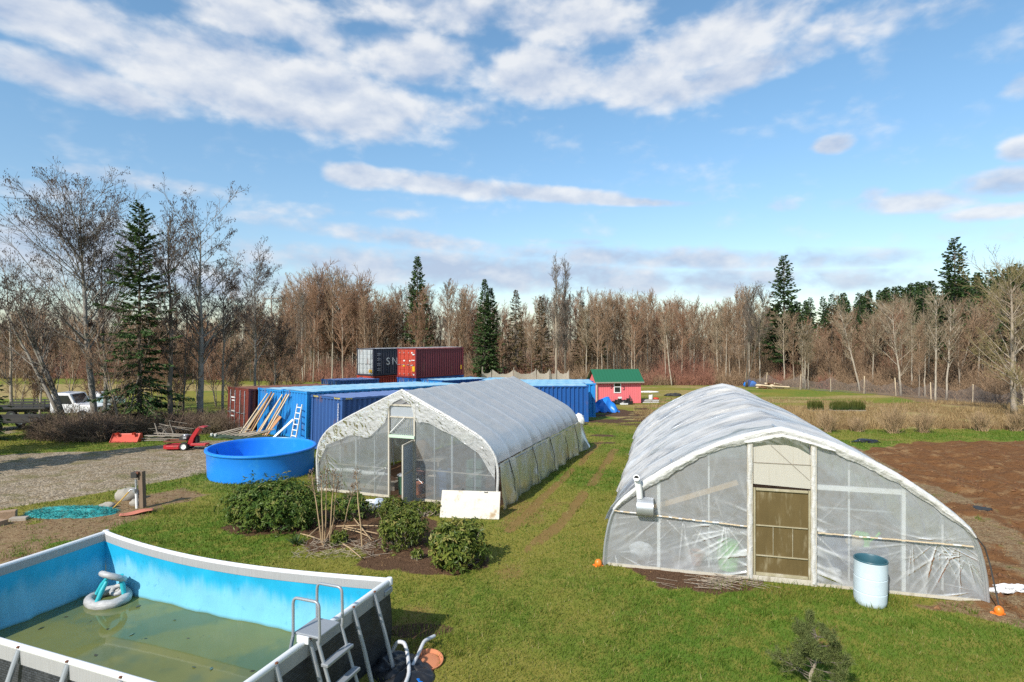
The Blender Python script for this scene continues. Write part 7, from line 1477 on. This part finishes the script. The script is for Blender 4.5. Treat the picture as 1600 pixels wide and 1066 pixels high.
# shrubs of the straw field
for (px, D, h_, lab) in ((1396, 33.5, 1.7, 'bare brown willow shrub in the dry grass, largest of the field'), (1443, 33.8, 1.35, 'bare dark shrub right of the largest willow shrub'), (1292, 34, 1.3, 'sparse bare shrub in the dry grass next to the greenhouse roof'), (1535, 34.5, 1.2, 'low bare shrub in the dry grass near the right edge'), (1590, 34.5, 1.3, 'bare shrub in the dry grass at the right edge'), (1340, 34.3, .9, 'smallest bare shrub in the dry grass')):
    x = (px - 800) / F * D; rng = np.random.default_rng(px); n = 90; t = thing('willow_shrub', lab, 'shrub', (x, D, gz(x, D) - .02), 0, 'bare shrubs in the dry grass'); a_ = rng.uniform(0, 6.28, n); e_ = rng.uniform(.8, 1.5, n); P = paths(np.stack([rng.normal(0, .12, n), rng.normal(0, .12, n), 0 * a_], -1), np.stack([np.cos(a_) * np.cos(e_), np.sin(a_) * np.cos(e_), np.sin(e_)], -1), h_ * rng.uniform(.5, 1.05, n), 4, .05, .12, rng)
    S2, D2, L2, R2 = kids(P, np.full(n, h_), np.full(n, .01), 6, .25, 1, .25, .7, .35, rng, .2, .4); P2 = paths(S2, D2, L2, 2, .05, .1, rng); V, Fq = seg_tubes(*to_segs(P, np.full(n, .012), np.full(n, .006), .006), n=3); npmesh('stem', V, Fq, M['twig_tan'], t); V, Fq = seg_tubes(*to_segs(P2, np.full(len(L2), .007), np.full(len(L2), .004), .004), n=3); npmesh('twigs', V, Fq, M['twig_tan'], t)
# undergrowth along the wood edge
rng = np.random.default_rng(18); n = 34000; px = np.r_[rng.uniform(-60, 1700, 22000), rng.uniform(880, 1700, 12000)]; e0 = np.interp(px, [-60, 200, 420, 620, 760, 930, 1100, 1200, 1400, 1500, 1600, 1700], [88, 86, 82, 77, 77, 75, 75, 74, 64, 58, 52, 49]); D = e0 + rng.exponential(5, n) + .3; x = (px - 800) / F * D; S = np.stack([x, D, gz0(D)], -1); a_ = rng.uniform(0, 6.28, n); e_ = rng.uniform(.75, 1.5, n)
L = rng.uniform(.5, 2.3, n) * (.6 + .8 * fbm(px * .02, D * .15, 9, 3)) * np.interp(D - e0, [0, 2, 5, 12], [.6, 1., 2.0, 3.0]); P = paths(S, np.stack([np.cos(a_) * np.cos(e_), np.sin(a_) * np.cos(e_), np.sin(e_)], -1), L, 3, rng.uniform(-.3, .1, n), .15, rng); S2, D2, L2, R2 = kids(P, L, np.full(n, .01), 3, .3, 1, .3, .9, .4, rng, .1, .4); P2 = paths(S2, D2, L2, 1, 0., .1, rng)
red = (fbm(px * .012, D * .1, 29, 3) > .47); sg = lambda m_: [np.concatenate(v) for v in zip(to_segs(P[m_], np.full(m_.sum(), .018), np.full(m_.sum(), .010), .008), to_segs(P2[np.repeat(m_, 3)], np.full(m_.sum() * 3, .012), np.full(m_.sum() * 3, .008), .006))]
for m_, mm in ((red, mat('red_osier', (.28, .13, .085), .9, var=.35, scale=.5)), (~red, mat('scrub_stem', (.28, .185, .11), .9, var=.35, scale=.5))): V, Fq = seg_tubes(*sg(m_), n=3); npmesh('undergrowth', V, Fq, mm)['kind'] = 'stuff'
# far wood: one brown mass of trunks and twigs, and the fir hillside on the right
def mass(name, src, places, mats, kind='stuff'):
    Vs, Fs, ms, ti = [], [], [], []; off = 0
    dat = []
    for parts in src:
        A_ = []
        for o in parts:
            me = o.data; v = np.empty(len(me.vertices) * 3, np.float32); me.vertices.foreach_get('co', v); v = v.reshape(-1, 3); q4 = np.array([tuple(p_.vertices) for p_ in me.polygons if len(p_.vertices) == 4], np.int32); pm = np.array([p_.material_index for p_ in me.polygons if len(p_.vertices) == 4]); tn = np.zeros(len(v), np.float32)
            if 'tint' in me.attributes: me.attributes['tint'].data.foreach_get('value', tn)
            A_.append((v, q4, pm, tn))
        dat.append(A_)
    for (k, x, y, z, s, a) in places:
        for j, (v, q4, pm, tn) in enumerate(dat[k]):
            c_, s_ = math.cos(a), math.sin(a); w = np.stack([(v[:, 0] * c_ - v[:, 1] * s_) * s + x, (v[:, 0] * s_ + v[:, 1] * c_) * s + y, v[:, 2] * s + z], -1); Vs.append(w); Fs.append(q4 + off); ms.append(np.full(len(q4), 0) if j == 0 else pm * 0 + np.where(pm == pm.max(), 1, 0)); ti.append(tn); off += len(v)
    o = npmesh(name, np.concatenate(Vs), np.concatenate(Fs), mats, mi=np.concatenate(ms), attrs={'tint': np.concatenate(ti)}); o['kind'] = kind; return o
thin = [bare_tree(seed=301 + k, Ht=12, spread=.22, r0=.12, nprim=16, nsec=5, ntw=3, t0=.2, bark='bark_mid', twig='twig_brown', rtw=.024) for k in range(3)]; small = [conifer(311 + k, 14, .18, .8, spr=.95, sw=.17, nspr=15, t0=.1, ragged=.2) for k in range(3)]
pl_ = []
for k in range(330):
    px = rnd.uniform(-80, 1450); D = rnd.uniform(96, 130); yt = np.interp(px, [-80, 200, 480, 620, 760, 900, 1100, 1250, 1450], [505, 500, 470, 462, 490, 482, 478, 500, 500]) + abs(rnd.gauss(0, 14)); z = float(gz0(D)); pl_.append((k % 3, (px - 800) / F * D, D, z, (zat(yt, D) - z) / 12, rnd.uniform(0, 6.28)))
mass('far_wood', thin, pl_, [M['bark_mid'], M['twig_brown']]); pl_ = []
for k in range(190):
    px = rnd.uniform(1170, 1720); D = rnd.uniform(100, 175); yt = np.interp(px, [1170, 1260, 1320, 1420, 1500, 1600, 1720], [492, 468, 462, 446, 432, 418, 400]) + abs(rnd.gauss(0, 12)) - 6; z = float(gz0(D)); pl_.append((k % 3, (px - 800) / F * D, D, z, (zat(yt, D) - z) / 14, rnd.uniform(0, 6.28)))
for k in range(50):
    px = rnd.uniform(-40, 700); D = rnd.uniform(130, 190); yt = np.interp(px, [-40, 300, 480, 700], [500, 498, 480, 490]) + abs(rnd.gauss(0, 10)); z = float(gz0(D)); pl_.append((k % 3, (px - 800) / F * D, D, z, (zat(yt, D) - z) / 14, rnd.uniform(0, 6.28)))
mass('far_fir_wood', small, pl_, [M['bark_dark'], M['needle']])
for ps_ in thin + small:
    for o in ps_: bpy.data.objects.remove(o)
for o in list(C.objects):
    if o.type == 'MESH' and o.name.split('.')[0] in ('trunk', 'crown') and o.parent is None: bpy.data.objects.remove(o)
